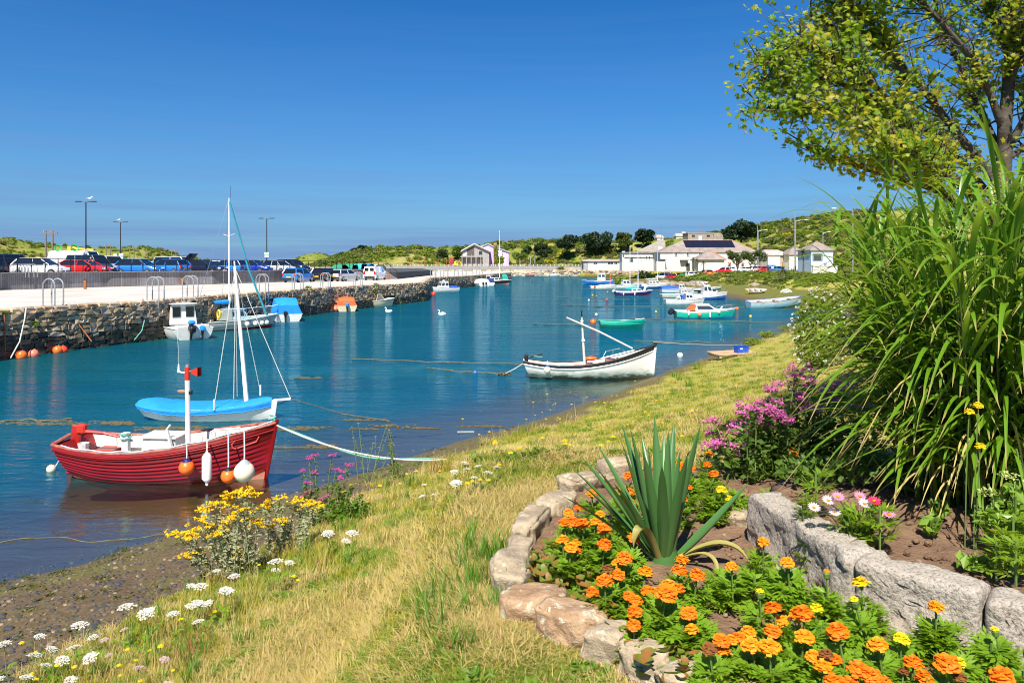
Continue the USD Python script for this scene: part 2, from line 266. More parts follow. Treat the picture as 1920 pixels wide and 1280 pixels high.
ripple = np.interp(-shore_d(wx, wy), [0, 2, 8, 20, 50], [.1, .2, .5, .9, 1.35])
obj('water', MB().grid(np.stack([wx, wy, 0 * wx], -1), flip=True), WATER, kind='structure', attrs={'water_depth': wdeep.ravel(), 'ripple': ripple.ravel()})
# ---------------------------------------------------------------- the quay on the left: wall of stones, deck, car park behind a boarded wall
QZ, WTOP, CPZ = 2.1, 3.46, 3.08
STONE = [mat(f'quay_stone_{n}', c, .85, .35, 3.0, .6, 14, col2=c2, world=True) for n, c, c2 in (('brown', (.2, .13, .07), (.44, .31, .18)), ('grey', (.22, .175, .125), (.46, .37, .28)), ('dark', (.09, .065, .042), (.25, .185, .12)), ('tan', (.33, .23, .12), (.54, .42, .27)))]
WEEDY = mat('wet_weedy_stone', (.016, .015, .010), .55, .3, 4, .5, 14, col2=(.05, .043, .026), world=True)
MORTAR = mat('dark_mortar', (.05, .042, .033), .9, .3, 6, .5, col2=(.11, .095, .075), world=True)
CONC = mat('pale_concrete_deck', (.41, .375, .325), .85, .1, .35, .2, 30, col2=(.50, .47, .42), lo=.4, hi=.6, world=True, bdist=.004)
BOARDS = [mat(f'weathered_boards_{i}', (c * .9, c * .84, c * .86), .75, .3, 1.2, .2, 20, col2=(c * 1.4, c * 1.32, c * 1.33)) for i, c in enumerate((.165, .2, .24))]
BLACK = mat('black_painted_steel', (.012, .012, .014), .4, .1)
GALV = mat('galvanised_steel', (.42, .43, .43), .42, .2, 9, metal=.6)
RUST = mat('rusted_steel', (.30, .09, .02), .8, .4, 8, .3)
WEED = leafmat('wall_weeds', (.10, .17, .01), (.28, .30, .03), .3)
DRYGREEN = leafmat('scrub_leaves', (.045, .07, .012), (.13, .16, .03), .22)
rng = np.random.default_rng(11)
def foliage(cs, size, rs, up=.35, aspect=.7):
    """leaf faces (two triangles, folded) at the points cs"""
    cs = np.asarray(cs); n = len(cs); d = rs.normal(size=(n, 3)); d[:, 2] += up; d /= np.linalg.norm(d, axis=1)[:, None]
    a = np.cross(d, rs.normal(size=(n, 3))); a /= np.maximum(np.linalg.norm(a, axis=1)[:, None], 1e-6); b = np.cross(d, a)
    s = (np.asarray(size) * rs.uniform(.6, 1.3, n))[:, None]; a = a * s; b = b * s * aspect
    v = np.stack([cs - a, cs - b * .8 + d * s * .15, cs + a, cs + b * .8 + d * s * .15], 1).reshape(-1, 3); k = np.arange(n)[:, None] * 4
    return v, np.vstack([k + [0, 1, 2], k + [0, 2, 3]])
def blob(n, rs, q=(1, 1, 1), c=(0, 0, 0), hollow=.55):      # points in an ellipsoid, mostly near its skin
    d = rs.normal(size=(n, 3)); d /= np.linalg.norm(d, axis=1)[:, None]
    return d * (hollow + (1 - hollow) * rs.random(n) ** .6)[:, None] * np.asarray(q) + np.asarray(c)
def clumpy(n, rs, lobes=9, q=(1, 1, 1), spread=.62, r=.5):
    cs = [blob(n // lobes, rs, np.array(q) * r * rs.uniform(.6, 1.1), blob(1, rs, np.array(q) * spread)[0]) for _ in range(lobes)]
    return np.vstack(cs)

QL = np.array([G(u, v)[:2] for u, v in ((-90, 689), (0, 672), (150, 653), (300, 634.5), (500, 602), (620, 584), (700, 575), (794, 564), (806, 546), (850, 540.5), (890, 536), (957, 525))])
qw = thing('quay_wall', 'long dark rubble stone quay wall rising from the water on the left', 'quay wall')
def along(poly, s):
    seg = np.linalg.norm(np.diff(poly, axis=0), axis=1); cs = np.concatenate([[0], np.cumsum(seg)]); k = min(int(np.searchsorted(cs, s, 'right')) - 1, len(seg) - 1)
    d = (poly[k + 1] - poly[k]) / seg[k]; return poly[k] + d * (s - cs[k]), d
qlen = np.linalg.norm(np.diff(QL, axis=0), axis=1).sum()
core = Polygon(np.vstack([QL, QL[-1] + (-3, 1), QL[0] + (-6, 0)])).buffer(0)
part(qw, 'wall_core', MB().extrude([tuple(p) for p in np.vstack([QL, [QL[-1] + (-6, .5), (-14, 148), (-19, 122), (-16, 96), (-30, 60), QL[0] + (-9, 4)]])], -1.9, QZ - .14), MORTAR)
def rough_stone(mb, c, d, ang, r=.14):
    v = np.array([(i, j, k) for i in (-.5, .5) for j in (-.5, .5) for k in (-.5, .5)]) + rng.uniform(-r, r, (8, 3)) * (1, 1, .8)
    v = v * d; v[:, 1] += v[:, 2] * .12; f = np.array([[0, 1, 3, 2], [4, 6, 7, 5], [0, 4, 5, 1], [2, 3, 7, 6], [0, 2, 6, 4], [1, 5, 7, 3]])
    ca, sa = math.cos(ang), math.sin(ang); v = np.stack([v[:, 0] * ca - v[:, 1] * sa, v[:, 0] * sa + v[:, 1] * ca, v[:, 2]], 1)
    return mb.add(v + c, f)
rest = [MB() for _ in range(5)]; made = 0; s0 = np.linalg.norm(QL[1] - QL[0]) - 1.0
z = -.25
while z < QZ - .2:
    h = rng.uniform(.15, .27); h = min(h, QZ - .12 - z); s = rng.uniform(0, .4); near = []
    while s < qlen - .3:
        w = rng.uniform(.17, .52) * (1 + s / 160); p, d = along(QL, s + w / 2); n = np.array([d[1], -d[0]])
        c = np.array([*(p + n * (rng.uniform(-.02, .05) + .1 * (QZ - z - h / 2))), z + h / 2]); dims = (w * .95, .34, h * rng.uniform(.84, .97)); ang = math.atan2(d[1], d[0])
        wetz = .8 + .25 * math.sin(s * .7) + rng.uniform(-.15, .15)
        k = 4 if z + h / 2 < wetz else int(rng.choice(4, p=[.36, .26, .26, .12]))
        if s0 < s < s0 + 9.5 and z > -.05 and made < 300:
            made += 1; part(qw, 'stone', rough_stone(MB(), c, dims, ang), (STONE + [WEEDY])[k])
        else: rough_stone(rest[k], c, dims, ang)
        s += w
    z += h
for k in range(5): part(qw, 'stone_courses', rest[k], (STONE + [WEEDY])[k], kind='stuff')
s, cop = 0, MB()
while s < qlen - .6:                                       # rounded coping stones
    w = rng.uniform(.38, .75) * (1 + s / 120); p, d = along(QL, s + w / 2); n = np.array([d[1], -d[0]]); ang = math.atan2(d[1], d[0])
    m = MB().box((0, 0, 0), (w * .94, .62, .26), 0, .06); v, f = m.get(); v = v + rng.uniform(-.025, .025, v.shape); ca, sa = math.cos(ang), math.sin(ang)
    v = np.stack([v[:, 0] * ca - v[:, 1] * sa, v[:, 0] * sa + v[:, 1] * ca, v[:, 2]], 1) + (*(p - n * .2), QZ - .1 + rng.uniform(-.02, .02))
    if s < 55: part(qw, 'coping_stone', (v, f), STONE[int(rng.choice([0, 1, 3]))])
    else: cop.add(v, f)
    s += w
part(qw, 'coping_stones', cop, STONE[1], kind='stuff')
wd = MB()
for (u, v, r, n) in ((68, 596, .14, 60), (25, 590, .1, 40), (8, 588, .1, 40), (53, 606, .3, 260), (110, 586, .12, 50), (122, 581, .12, 60), (180, 572, .1, 50), (224, 571, .14, 60), (384, 558, .16, 80), (460, 552, .14, 60), (470, 557, .14, 60), (578, 540, .2, 80), (630, 543, .12, 50), (700, 545, .3, 120), (705, 534, .2, 80), (740, 566, .5, 160), (786, 563, .5, 160), (764, 536, .2, 60)):
    yy = np.interp(u, [0, 300, 500, 620, 700, 794], [32.2, 41.1, 53.8, 65.2, 72.7, 84.8]) - .25; c = PX(u, v, yy); wd.add(*foliage(blob(n, rng, (r * 1.4, .15, r), c, .1), .09, rng))
part(qw, 'weeds', wd, WEED, kind='stuff')
rw_ = MB()
for u0, v0, u1, v1 in ((8, 590, 10, 670), (270, 570, 268, 600), (131, 586, 172, 640), (268, 560, 272, 636), (722, 548, 722, 572), (402, 560, 400, 572)):
    y0 = np.interp(u0, [0, 300, 500, 620, 700, 794], [32.2, 41.1, 53.8, 65.2, 72.7, 84.8]) - .35
    rw_.tube([PX(u0, v0, y0), PX((u0 + u1) / 2, (v0 + v1) / 2, y0 - .05), PX(u1, v1, y0 - .1)], .03, 5)
part(qw, 'hanging_chains', rw_, RUST)
# deck and car park
CW = np.array([G(u, v, QZ)[:2] for u, v in ((-120, 549), (0, 544), (200, 538), (400, 533), (640, 525.2), (745, 523.2))])
deck = [tuple(p - np.array([.12, 0])) for p in QL] + [(-2, 262), (-120, 262), (-120, 40), (QL[0][0] - 2, QL[0][1] - 2)]
obj('quay_deck', MB().extrude(Polygon(deck).buffer(0), QZ - .5, QZ), CONC, kind='structure')
cpoly = [tuple(p + np.array([-.1, .15])) for p in CW] + [(-16, 150), (-30, 250), (-240, 250), (-240, CW[0][1])]
ASPH = mat('car_park_asphalt', (.05, .05, .05), .9, .2, 3, .2, 60, world=True)
obj('car_park', MB().extrude(Polygon(cpoly), QZ - .3, CPZ), ASPH, kind='structure')
cw = thing('boarded_wall', 'grey weathered upright boards facing the long car park wall above the white quay', 'wall')
clen = np.linalg.norm(np.diff(CW, axis=0), axis=1).sum(); bs = [MB() for _ in range(3)]; s = 0; grp = 0
while s < clen - .1:
    if rng.random() < .12: grp = rng.integers(3)
    p, d = along(CW, s + .07); ang = math.atan2(d[1], d[0]); hh = WTOP - .06 - QZ; t = (s - (clen - 2.4)) / 2.4
    if t > 0: hh = max(.25, hh * (1 - t))
    bs[grp if rng.random() < .8 else rng.integers(3)].box((*p, QZ + hh / 2), (.128, .05 + rng.uniform(0, .02), hh), ang); s += .145 * (1 + s / 300)
for k in range(3): part(cw, 'boards', bs[k], BOARDS[k], kind='stuff')
cap, back = MB(), MB()
for a, b in zip(CW[:-1], CW[1:]):
    d = (b - a) / np.linalg.norm(b - a); L = np.linalg.norm(b - a) - (2.6 if b is CW[-1] or np.allclose(b, CW[-1]) else 0); m = a + d * L / 2; n = np.array([-d[1], d[0]]); ang = math.atan2(d[1], d[0])
    cap.box((*m, WTOP - .025), (L, .34, .07), ang); back.box((*(m + n * .13), (QZ + WTOP) / 2 - .04), (L, .16, WTOP - QZ - .1), ang)
part(cw, 'wall_cap', cap, BOARDS[2]); part(cw, 'wall_backing', back, ASPH)
# railing on the wall
rl = thing('railing', 'long black steel railing of uprights and rails along the car park wall', 'railing')
FL = CW + np.array([-.06, .1]); flen = np.linalg.norm(np.diff(FL, axis=0), axis=1).sum() - 2.6; n = 0; s = .3
while s < flen:
    p, d = along(FL, s); part(rl, 'post', MB().box((*p, WTOP + .55), (.075, .05, 1.1), math.atan2(d[1], d[0])), BLACK); s += 1.12 * (1 + s / 500)
for hz, r in ((1.1, .032), (.58, .008), (.85, .008), (.3, .008), (.08, .012)):
    pts = [along(FL, s)[0] for s in np.linspace(0, flen, 30)]
    part(rl, 'rail', MB().tube([(*p, WTOP + hz) for p in pts], r, 4), BLACK)
e, d = along(FL, flen)
part(rl, 'stair_rail', MB().tube([(*e, WTOP + 1.1), (*(e + d * .5), WTOP + 1.1), (*(e + d * 2.6), QZ + 1.05), (*(e + d * 2.6), QZ)], .035, 5).tube([(*(e + d * 1.3), WTOP - .5), (*(e + d * 1.3), QZ + 1.95)], .03, 5), BLACK)
# ladders with looped handholds
def ladder(u, vt, label):
    y = np.interp(u, [-90, 0, 300, 500, 620, 700, 794, 806, 850, 957], [29.3, 32.2, 41.1, 53.8, 65.2, 72.7, 84.8, 117, 132, 200]); p = PX(u, 500, y)[:2]
    k = int(np.argmin([np.linalg.norm(q - p) for q in QL[:-1]])); d = QL[min(k + 1, len(QL) - 1)] - QL[max(k - 1, 0)]; d = d / np.linalg.norm(d)
    L = thing('quay_ladder', label, 'ladder', (*p, 0), math.atan2(d[1], d[0]), 'steel ladders fixed to the quay wall')
    for sx in (-.23, .23):
        a = np.linspace(0, PI, 9)
        part(L, 'stringer', MB().box((sx, -.3, .75), (.07, .05, 2.9)), GALV); pts = [(sx, -.32, 2.0)] + [(sx, -.32 + .36 * (1 - math.cos(t)), QZ + .95 + .34 * math.sin(t)) for t in a] + [(sx, .4, QZ)]
        part(L, 'hand_loop', MB().tube(pts, .033, 6), GALV)
    for i in range(8): part(L, 'rung', MB().tube([(-.23, -.3, -.4 + i * .3), (.23, -.3, -.4 + i * .3)], .02, 5), GALV)
for i, (u, lb) in enumerate(((101, 'steel ladder with looped handrails above the orange float, nearest on the quay'), (293, 'steel ladder beside the pale boulder, left of the white cabin boat'), (358, 'steel ladder on the quay wall just behind the white cabin boat'),
      (493, 'steel ladder on the quay left of the boat under a blue tarpaulin'), (559, 'steel ladder with hoops in front of the blue car'), (611, 'steel ladder with hoops in front of the black car'), (672, 'steel ladder with hoops between the grey estate car and white van'))):
    ladder(u, 0, lb)
for i, u in enumerate((812, 822, 836, 856, 871, 890, 902)): ladder(u, 0, f'small steel ladder on the far quay wall beyond its corner, {nth(i, 7)}')
# boulders, bollards
BOULD = mat('pale_boulder', (.42, .34, .25), .85, .3, 2.5, .6, 9, col2=(.62, .55, .46))
for (u, v, w, h, lb) in ((278, 534, .9, .42, 'pale stone block on the white deck behind the second ladder'), (473, 529, 1.4, .62, 'larger pale stone block on the white quay at the foot of the boarded wall'), (752, 512, 1.6, .7, 'pale stone block beside the end of the boarded wall')):
    p = G(u, v, QZ); m = trimesh.creation.box((w, .7, h)).subdivide().subdivide(); vv = np.array(m.vertices); vv = vv * (1 - .16 * (np.abs(vv / (w / 2, .35, h / 2)).sum(1)[:, None] > 2)) + (meshkit.noise(vv * 4) - .5)[:, None] * .09
    t = thing('stone_block', lb, 'boulder', (p[0], p[1], QZ + h / 2 - .03), .1); part(t, 'block', (vv, m.faces), BOULD, True)
for u, v, lb in ((163, 542, 'short rusty marker post at the foot of the boarded wall, left one'), (343, 534.5, 'short rusty marker post at the boarded wall beyond the pale block'), (729, 524, 'short rusty marker post near the sloping end of the boarded wall')):
    p = G(u, v, QZ); t = thing('marker_post', lb, 'post', (p[0], p[1] - .25, QZ)); part(t, 'post', MB().box((0, 0, .36), (.2, .14, .72), .0, .02), RUST); part(t, 'cap', MB().box((0, 0, .735), (.22, .16, .03)), BLACK)
# lamp posts
LAMPG = mat('lamp_post_paint', (.03, .035, .045), .45, .1)
def lamp(u, v, y, label, h0=CPZ, arm=.95):
    p = PX(u, v, y); H = p[2] - h0; L = thing('street_lamp', label, 'street lamp', (p[0], p[1], h0), 0, None)
    part(L, 'pole', MB().tube([(0, 0, 0), (0, 0, 1.2), (0, 0, 1.21), (0, 0, H)], [.11, .11, .075, .06], 8), LAMPG)
    for sx in (-1, 1):
        part(L, 'arm', MB().tube([(0, 0, H - .02), (sx * arm * .45, 0, H + .04)], .035, 6), LAMPG)
        part(L, 'lamp_head', MB().box((sx * arm * .75, 0, H + .05), (arm * .62, .26, .09), 0, .03), LAMPG)
    return p
l1 = lamp(161, 379, 72, 'tallest black twin-arm lamp post with a gull, over the red car')
l2 = lamp(226, 417, 105, 'smaller black twin-arm lamp post with a gull, right of the tallest lamp')
l3 = lamp(500, 410, 97, 'black twin-arm lamp post with a small white notice, right of the sailing mast')
WHITE = mat('white_paint', (.78, .78, .76), .4, .06, 3); GREY = mat('mid_grey_paint', (.32, .33, .34), .5, .1); GREENP = mat('bright_green_plastic', (.02, .42, .08), .4, .1); BLUEP = mat('blue_paint', (.02, .16, .55), .4, .1)
ORANGEB = mat('gull_beak', (.7, .35, .02), .5)
for (p, sx, sc, lb) in ((l1, .35, 1.0, 'white gull standing on the right arm of the tallest lamp'), (l2, -.3, .9, 'white gull standing on the arm of the smaller lamp post')):
    g = thing('gull', lb, 'gull', (p[0] + sx, p[1], p[2] + .1), 0, None, sc)
    m = MB().tube([(-.3, 0, .18), (-.2, 0, .2), (-.05, 0, .24), (.1, 0, .26), (.17, 0, .34), (.2, 0, .4), (.25, 0, .42), (.29, 0, .41)], [.015, .05, .1, .09, .055, .055, .055, .02], 8)
    part(g, 'body', m, WHITE, True); part(g, 'beak', MB().tube([(.29, 0, .41), (.36, 0, .39)], [.02, .004], 5), ORANGEB); part(g, 'wing', MB().ball((-.08, 0, .25), .1, 1, (2, 1.05, .8)), GREY, True)
    for sy in (-.04, .04): part(g, 'leg', MB().tube([(0, sy, 0), (0, sy, .18)], .012, 4), ORANGEB)
def notice(name, u, v0, v1, w, y, label, cols, post=True):
    a, b = PX(u, v0, y), PX(u, v1, y); t = thing(name, label, 'sign', (a[0], a[1], CPZ)); h = a[2] - b[2]
    zz = b[2] - CPZ; k = len(cols)
    if post: part(t, 'post', MB().tube([(0, .06, 0), (0, .06, zz + h)], .04, 6), GALV)
    for i, c in enumerate(cols): part(t, 'panel', MB().box((0, 0, zz + h * (k - i - .5) / k), (w, .04, h / k * .97)), c)
notice('car_park_sign', 500, 473, 484, .55, 96.5, 'white, blue and green notice fixed to the lamp post right of the mast', (WHITE, WHITE, GREENP, WHITE, BLUEP), False)
notice('car_park_sign', 227, 475, 484, .6, 104.5, 'white and blue notice on the smaller lamp post', (WHITE, WHITE, BLUEP, WHITE), False)
notice('white_notice', 216, 476, 485, .35, 80, 'narrow white notice on a post left of the smaller lamp', (WHITE,))
notice('grey_notice', 162, 467, 476, .3, 71, 'grey notice on the pole of the tallest lamp', (GREY,), False)
for u, v, y, lb in ((109, 465, 63.5, 'green ring sign on a thin post, left of the pair'), (140.5, 465, 64.8, 'green ring sign on a thin post, right of the pair')):
    p = PX(u, v, y); t = thing('ring_sign', lb, 'sign', (p[0], p[1], CPZ), .4); zz = p[2] - CPZ; a = np.linspace(0, 2 * PI, 17)[:-1]
    part(t, 'post', MB().tube([(0, 0, 0), (0, 0, zz - .2)], .03, 6), GALV)
    g = np.stack([np.stack([r * np.cos(a), np.full(16, yy), zz + r * np.sin(a)], 1) for r, yy in ((.3, -.06), (.3, .06), (.2, .06), (.2, -.06), (.3, -.06))]); part(t, 'ring', MB().grid(g, True), GREENP, True)
# cycle hoops by the left end
for i in range(7):
    p = PX(26 + i * 6 + rng.uniform(-.5, .5), 505, 59.8); t = thing('cycle_hoop', f'silver cycle hoop at the left end of the car park, {nth(i, 7)}', 'cycle rack', (p[0], p[1], CPZ), 1.2, 'cycle hoops at the left end of the car park')
    a = np.linspace(0, PI, 9); part(t, 'hoop', MB().tube([(-.35, 0, 0)] + [(-.35 * math.cos(x), 0, .75 + .3 * math.sin(x)) for x in a] + [(.35, 0, 0)], .03, 6), GALV)
# floats and ropes at the wall
FLOAT = {k: mat(f'{k}_float', c, .35, .12, 4, .1) for k, c in (('orange', (.80, .13, .012)), ('red', (.74, .055, .02)), ('pink', (.75, .17, .10)), ('cream', (.68, .58, .44)), ('white', (.72, .70, .66)), ('yellow', (.75, .45, .02)), ('brown', (.3, .16, .05)), ('blue', (.03, .12, .45)))}
ROPE = mat('pale_rope', (.55, .52, .45), .9, .25, 30); WROPE = mat('weed_covered_rope', (.09, .06, .025), .9, .4, 9, .5, col2=(.2, .15, .07)); GROPE = mat('green_rope', (.12, .38, .28), .9, .2, 30); BROPE = mat('pale_blue_rope', (.42, .56, .68), .9, .2, 30)
def buoy(u, v, r, col, label, y=None, group=None, sink=.25, name='float'):
    p = G(u, v, 0) if y is None else PX(u, v, y)
    t = thing(name, label, 'buoy', (p[0], p[1], r * (1 - 2 * sink) if y is None else p[2]), rng.uniform(0, 6), group, rx=rng.uniform(-.3, .3))
    part(t, 'ball', MB().ball((0, 0, 0), r, 3), FLOAT[col], True); part(t, 'eye', MB().tube([(0, 0, r * .95), (0, 0, r * 1.14)], r * .18, 8), FLOAT['blue'] if col in ('orange', 'red') and r > .2 else FLOAT['brown']); return t
buoy(40, 671, .22, 'orange', 'orange float by the quay wall, left of the pair')
buoy(63, 668, .21, 'pink', 'pinkish red float by the quay wall, right of the pair')
buoy(118, 660, .2, 'red', 'red float at the ladder foot, half behind its neighbour'); buoy(108, 661, .215, 'orange', 'faded orange float at the foot of the nearest ladder')
def rope(name, pts, r, m, label, cat='rope', group=None, sag=0.0, n=16):
    p = np.array(pts, float)
    if len(p) == 2:
        t = np.linspace(0, 1, n)[:, None]; p = p[0] * (1 - t) + p[1] * t; p[:, 2] -= sag * 4 * (t * (1 - t))[:, 0]
    return obj(name, MB().tube(p, r, 6), m, label, cat, group)
rope('hanging_rope', [PX(49, 578, 32.9), PX(46, 600, 32.6), PX(37, 640, 32.2), PX(20, 671, 32.0)], .03, ROPE, 'pale rope hanging down the quay wall at the far left')
rope('hanging_rope', [PX(271, 600, 39.3), PX(266, 620, 39.1), PX(252, 637, 38.8)], .025, GROPE, 'thin green rope hanging from the quay wall left of the white cabin boat')
# ---------------------------------------------------------------- far shore: hills, scrub, far quay wall
HILLM = usdkit.material(stage, '/World/Looks/hill_cover', {
    'g': ('geometry', {}), 'n1': ('noise_texture', {'scale': .035, 'detail': 6.0, 'roughness': .65, 'distortion': .5}), 'n2': ('noise_texture', {'scale': .3, 'detail': 5.0, 'roughness': .7}),
    'r1': ('rgb_ramp', {'ramp': [(0, (.05, .09, .012)), (.38, (.09, .15, .014)), (.48, (.16, .20, .02)), (.56, (.26, .24, .06)), (.66, (.38, .30, .13)), (1, (.42, .34, .17))]}),
    'r2': ('rgb_ramp', {'ramp': [(0, (.04, .065, .012)), (.45, (.13, .16, .03)), (.6, (.25, .22, .07)), (1, (.35, .28, .12))]}), 'm': ('mix_color', {'fac': .42}),
    'b': ('bump', {'strength': 1.0, 'distance': .8}), 'p': ('principled_bsdf', {'roughness': .95, 'specular_ior_level': .1})},
    [('g.position', 'n1.vector'), ('g.position', 'n2.vector'), ('n1.fac', 'r1.fac'), ('n2.fac', 'r2.fac'), ('r1.color', 'm.a'), ('r2.color', 'm.b'), ('m.result', 'p.base_color'), ('n2.fac', 'b.height'), ('b.normal', 'p.normal')], surface='p.BSDF')
SCRUB = [leafmat('scrub_dark', (.03, .06, .01), (.075, .12, .018), .15), leafmat('scrub_mid', (.075, .12, .012), (.17, .21, .025), .2), leafmat('scrub_bright', (.14, .2, .014), (.28, .31, .03), .25), leafmat('scrub_olive', (.14, .13, .05), (.27, .23, .09), .15), leafmat('gorse_yellow', (.42, .33, .01), (.6, .47, .02), .2)]
r2 = np.random.default_rng(5)
def bush_mesh(n=150, seed=0, size=.16, q=(1, 1, .62)):
    rs = np.random.default_rng(seed); return foliage(clumpy(n, rs, 7, q, .55, .5) * (1, 1, 1) + (0, 0, .35), size, rs, .6)
BUSH = [(bush_mesh(170, 60 + i), SCRUB[i], False) for i in range(5)]
def hill(name, ridge, front, back, base=2.4, seed=0, amp=.12, shrubs=0, mix=(.3, .3, .2, .18, .02), srange=(1.2, 3.4), cut=None):
    r = np.array([PX(*p) for p in ridge]); s = np.linspace(0, 1, 150); k = np.linspace(0, 1, len(r)); rx = np.stack([np.interp(s, k, r[:, i]) for i in range(3)], 1)
    t = np.concatenate([np.linspace(-1, 0, 34), np.linspace(0, 1, 14)[1:]]); tt = t[:, None]
    off = np.where(tt < 0, tt * front, tt * back); prof = np.where(tt < 0, (1 - (-tt) ** 1.25) * .55 + .45 * smooth01(1 + tt), smooth01(1 - tt))
    x = rx[None, :, 0] * (1 + off / np.maximum(rx[None, :, 1], 1) * .6); y = rx[None, :, 1] + off; hgt = np.maximum(rx[None, :, 2] - base, .1)
    nz = (meshkit.fbm(np.stack([x, y, 0 * x], -1) / 14.0, 4, seed) - .5)
    z = base - .6 + (hgt + .6) * prof + nz * amp * (hgt + 2) * np.where(tt < 0, np.minimum(1, -tt * 3 + .25), .3)
    obj(name, MB().grid(np.stack([x, y, z], -1)), HILLM, kind='structure', smooth=True)
    if shrubs:
        a = r2.integers(0, 33, shrubs * 3); b = r2.integers(0, 149, shrubs * 3); fa, fb = r2.random(shrubs * 3), r2.random(shrubs * 3)
        P = np.stack([z * 0 + x, z * 0 + y, z], -1); p = P[a, b] * ((1 - fa) * (1 - fb))[:, None] + P[a + 1, b] * (fa * (1 - fb))[:, None] + P[a, b + 1] * ((1 - fa) * fb)[:, None] + P[a + 1, b + 1] * (fa * fb)[:, None]
        den = meshkit.fbm(p * (1 / 30., 1 / 30., 0), 3, seed + 3); keep = den > r2.uniform(.3, .66, len(p)); p = p[keep][:shrubs]; den = den[keep][:shrubs]; n = len(p)
        idx = r2.choice(5, n, p=mix); sc = r2.uniform(*srange, n)
        scatter('hill_scrub', BUSH, p - (0, 0, .1), r2.uniform(0, 6.28, n), np.stack([sc, sc, sc * r2.uniform(.5, .9, n)], 1), idx)
hill('dune_hill', [(-200, 446, 330), (0, 446, 330), (30, 449, 330), (60, 456, 335), (100, 461, 340), (150, 464, 345), (200, 466, 350), (250, 466, 350), (280, 464, 350), (310, 471, 350), (345, 480, 350), (385, 488, 350), (420, 496, 350)], 120, 90, 2.4, 2, .1, 900, (.08, .25, .5, .16, .01), (.6, 2.2))
hill('far_dune', [(530, 497, 420), (548, 487, 420), (570, 478, 420), (598, 474, 420), (625, 482, 420), (650, 492, 420)], 40, 40, 2.2, 3, .1, 60, (.1, .3, .5, .1, 0), (.6, 1.5))
hill('dune_hill', [(590, 498, 430), (622, 484, 430), (655, 474, 425), (690, 468, 420), (730, 464, 420), (780, 463, 420), (830, 464, 430), (880, 462, 440), (930, 455, 440), (980, 453, 440), (1020, 452, 440), (1060, 452, 430), (1110, 452, 430), (1180, 455, 430), (1260, 452, 430)], 90, 90, 2.4, 4, .14, 1500, (.14, .3, .4, .15, .01), (.8, 3.2))
hill('quarry_hill', [(1000, 494, 330), (1020, 478, 325), (1050, 468, 320), (1090, 462, 315), (1130, 458, 312), (1180, 454, 310), (1240, 450, 310), (1300, 446, 310), (1380, 445, 310)], 28, 60, 2.6, 6, .12, 420, (.2, .26, .3, .21, .03), (.8, 2.4))
hill('heath_hill', [(1150, 462, 420), (1230, 452, 410), (1330, 440, 400), (1400, 427, 390), (1450, 418, 380), (1500, 410, 375), (1560, 402, 370), (1620, 397, 370), (1720, 396, 370), (1900, 402, 370), (2150, 420, 370)], 150, 120, 2.6, 7, .12, 1900, (.16, .3, .3, .235, .005), (.9, 3.0))
# far quay across the harbour
FY = 300.0
GREYW = mat('grey_flood_wall', (.24, .235, .23), .8, .15, .8, .2, world=True); SAND = mat('sandy_bank', (.48, .38, .27), .9, .25, .4, .4, world=True)
fq = thing('far_quay_wall', 'distant stone quay wall with grey parapet closing the harbour beyond the water', 'quay wall')
xa, xb = PX(905, 500, FY)[0], PX(1200, 500, 262)[0]
FQ = np.array([(xa - 60, FY + 2), (xa, FY), (PX(1050, 500, 292)[0], 292.0), (xb, 262.0), (xb + 12, 250)])
fr = [MB() for _ in range(4)]; s = 0; fl = np.linalg.norm(np.diff(FQ, axis=0), axis=1).sum()
part(fq, 'wall_core', MB().extrude([tuple(p) for p in np.vstack([FQ, FQ[::-1] + (4, 14)])], -1.5, 2.1), MORTAR)
for row in range(5):
    s = rng.uniform(0, 1)
    while s < fl - 1:
        w = rng.uniform(.6, 1.9); p, d = along(FQ, s + w / 2); rough_stone(fr[int(rng.choice(4, p=[.2, .3, .05, .45]))], (*(p + np.array([d[1], -d[0]]) * rng.uniform(-.1, .25)), -.1 + row * .5 + .2), (w * .95, .8, .46), math.atan2(d[1], d[0]), .16); s += w
for k in range(4): part(fq, 'stone_courses', fr[k], STONE[k] if k != 3 else SAND, kind='stuff')
pw, fb = MB(), MB()
for a, b in zip(FQ[:-1], FQ[1:]):
    d = (b - a) / np.linalg.norm(b - a); n = np.array([-d[1], d[0]]); m = (a + b) / 2 + n * 2.2; pw.box((*m, 2.9), (np.linalg.norm(b - a), .5, 2.0), math.atan2(d[1], d[0]))
part(fq, 'parapet', pw, GREYW)
obj('far_bank', MB().extrude([tuple(p + (0, 2.6)) for p in FQ] + [(FQ[-1][0] + 10, 330), (-120, 340), (-120, FY + 5)], 0, 3.35), SAND, kind='structure')
fp = thing('far_fence', 'row of short pale fence posts along the top of the distant quay', 'fence')
FF = FQ + np.array([.5, 4.2]); s = 0
POSTW = mat('pale_fence_timber', (.5, .42, .33), .85, .25, 3)
while s < fl - 2: p, d = along(FF, s); part(fp, 'post', MB().box((*p, 3.9), (.28, .2, 1.25), 0), POSTW); s += 1.75
part(fp, 'rail', MB().tube([(*p, 4.2) for p in FF], .05, 4), POSTW)
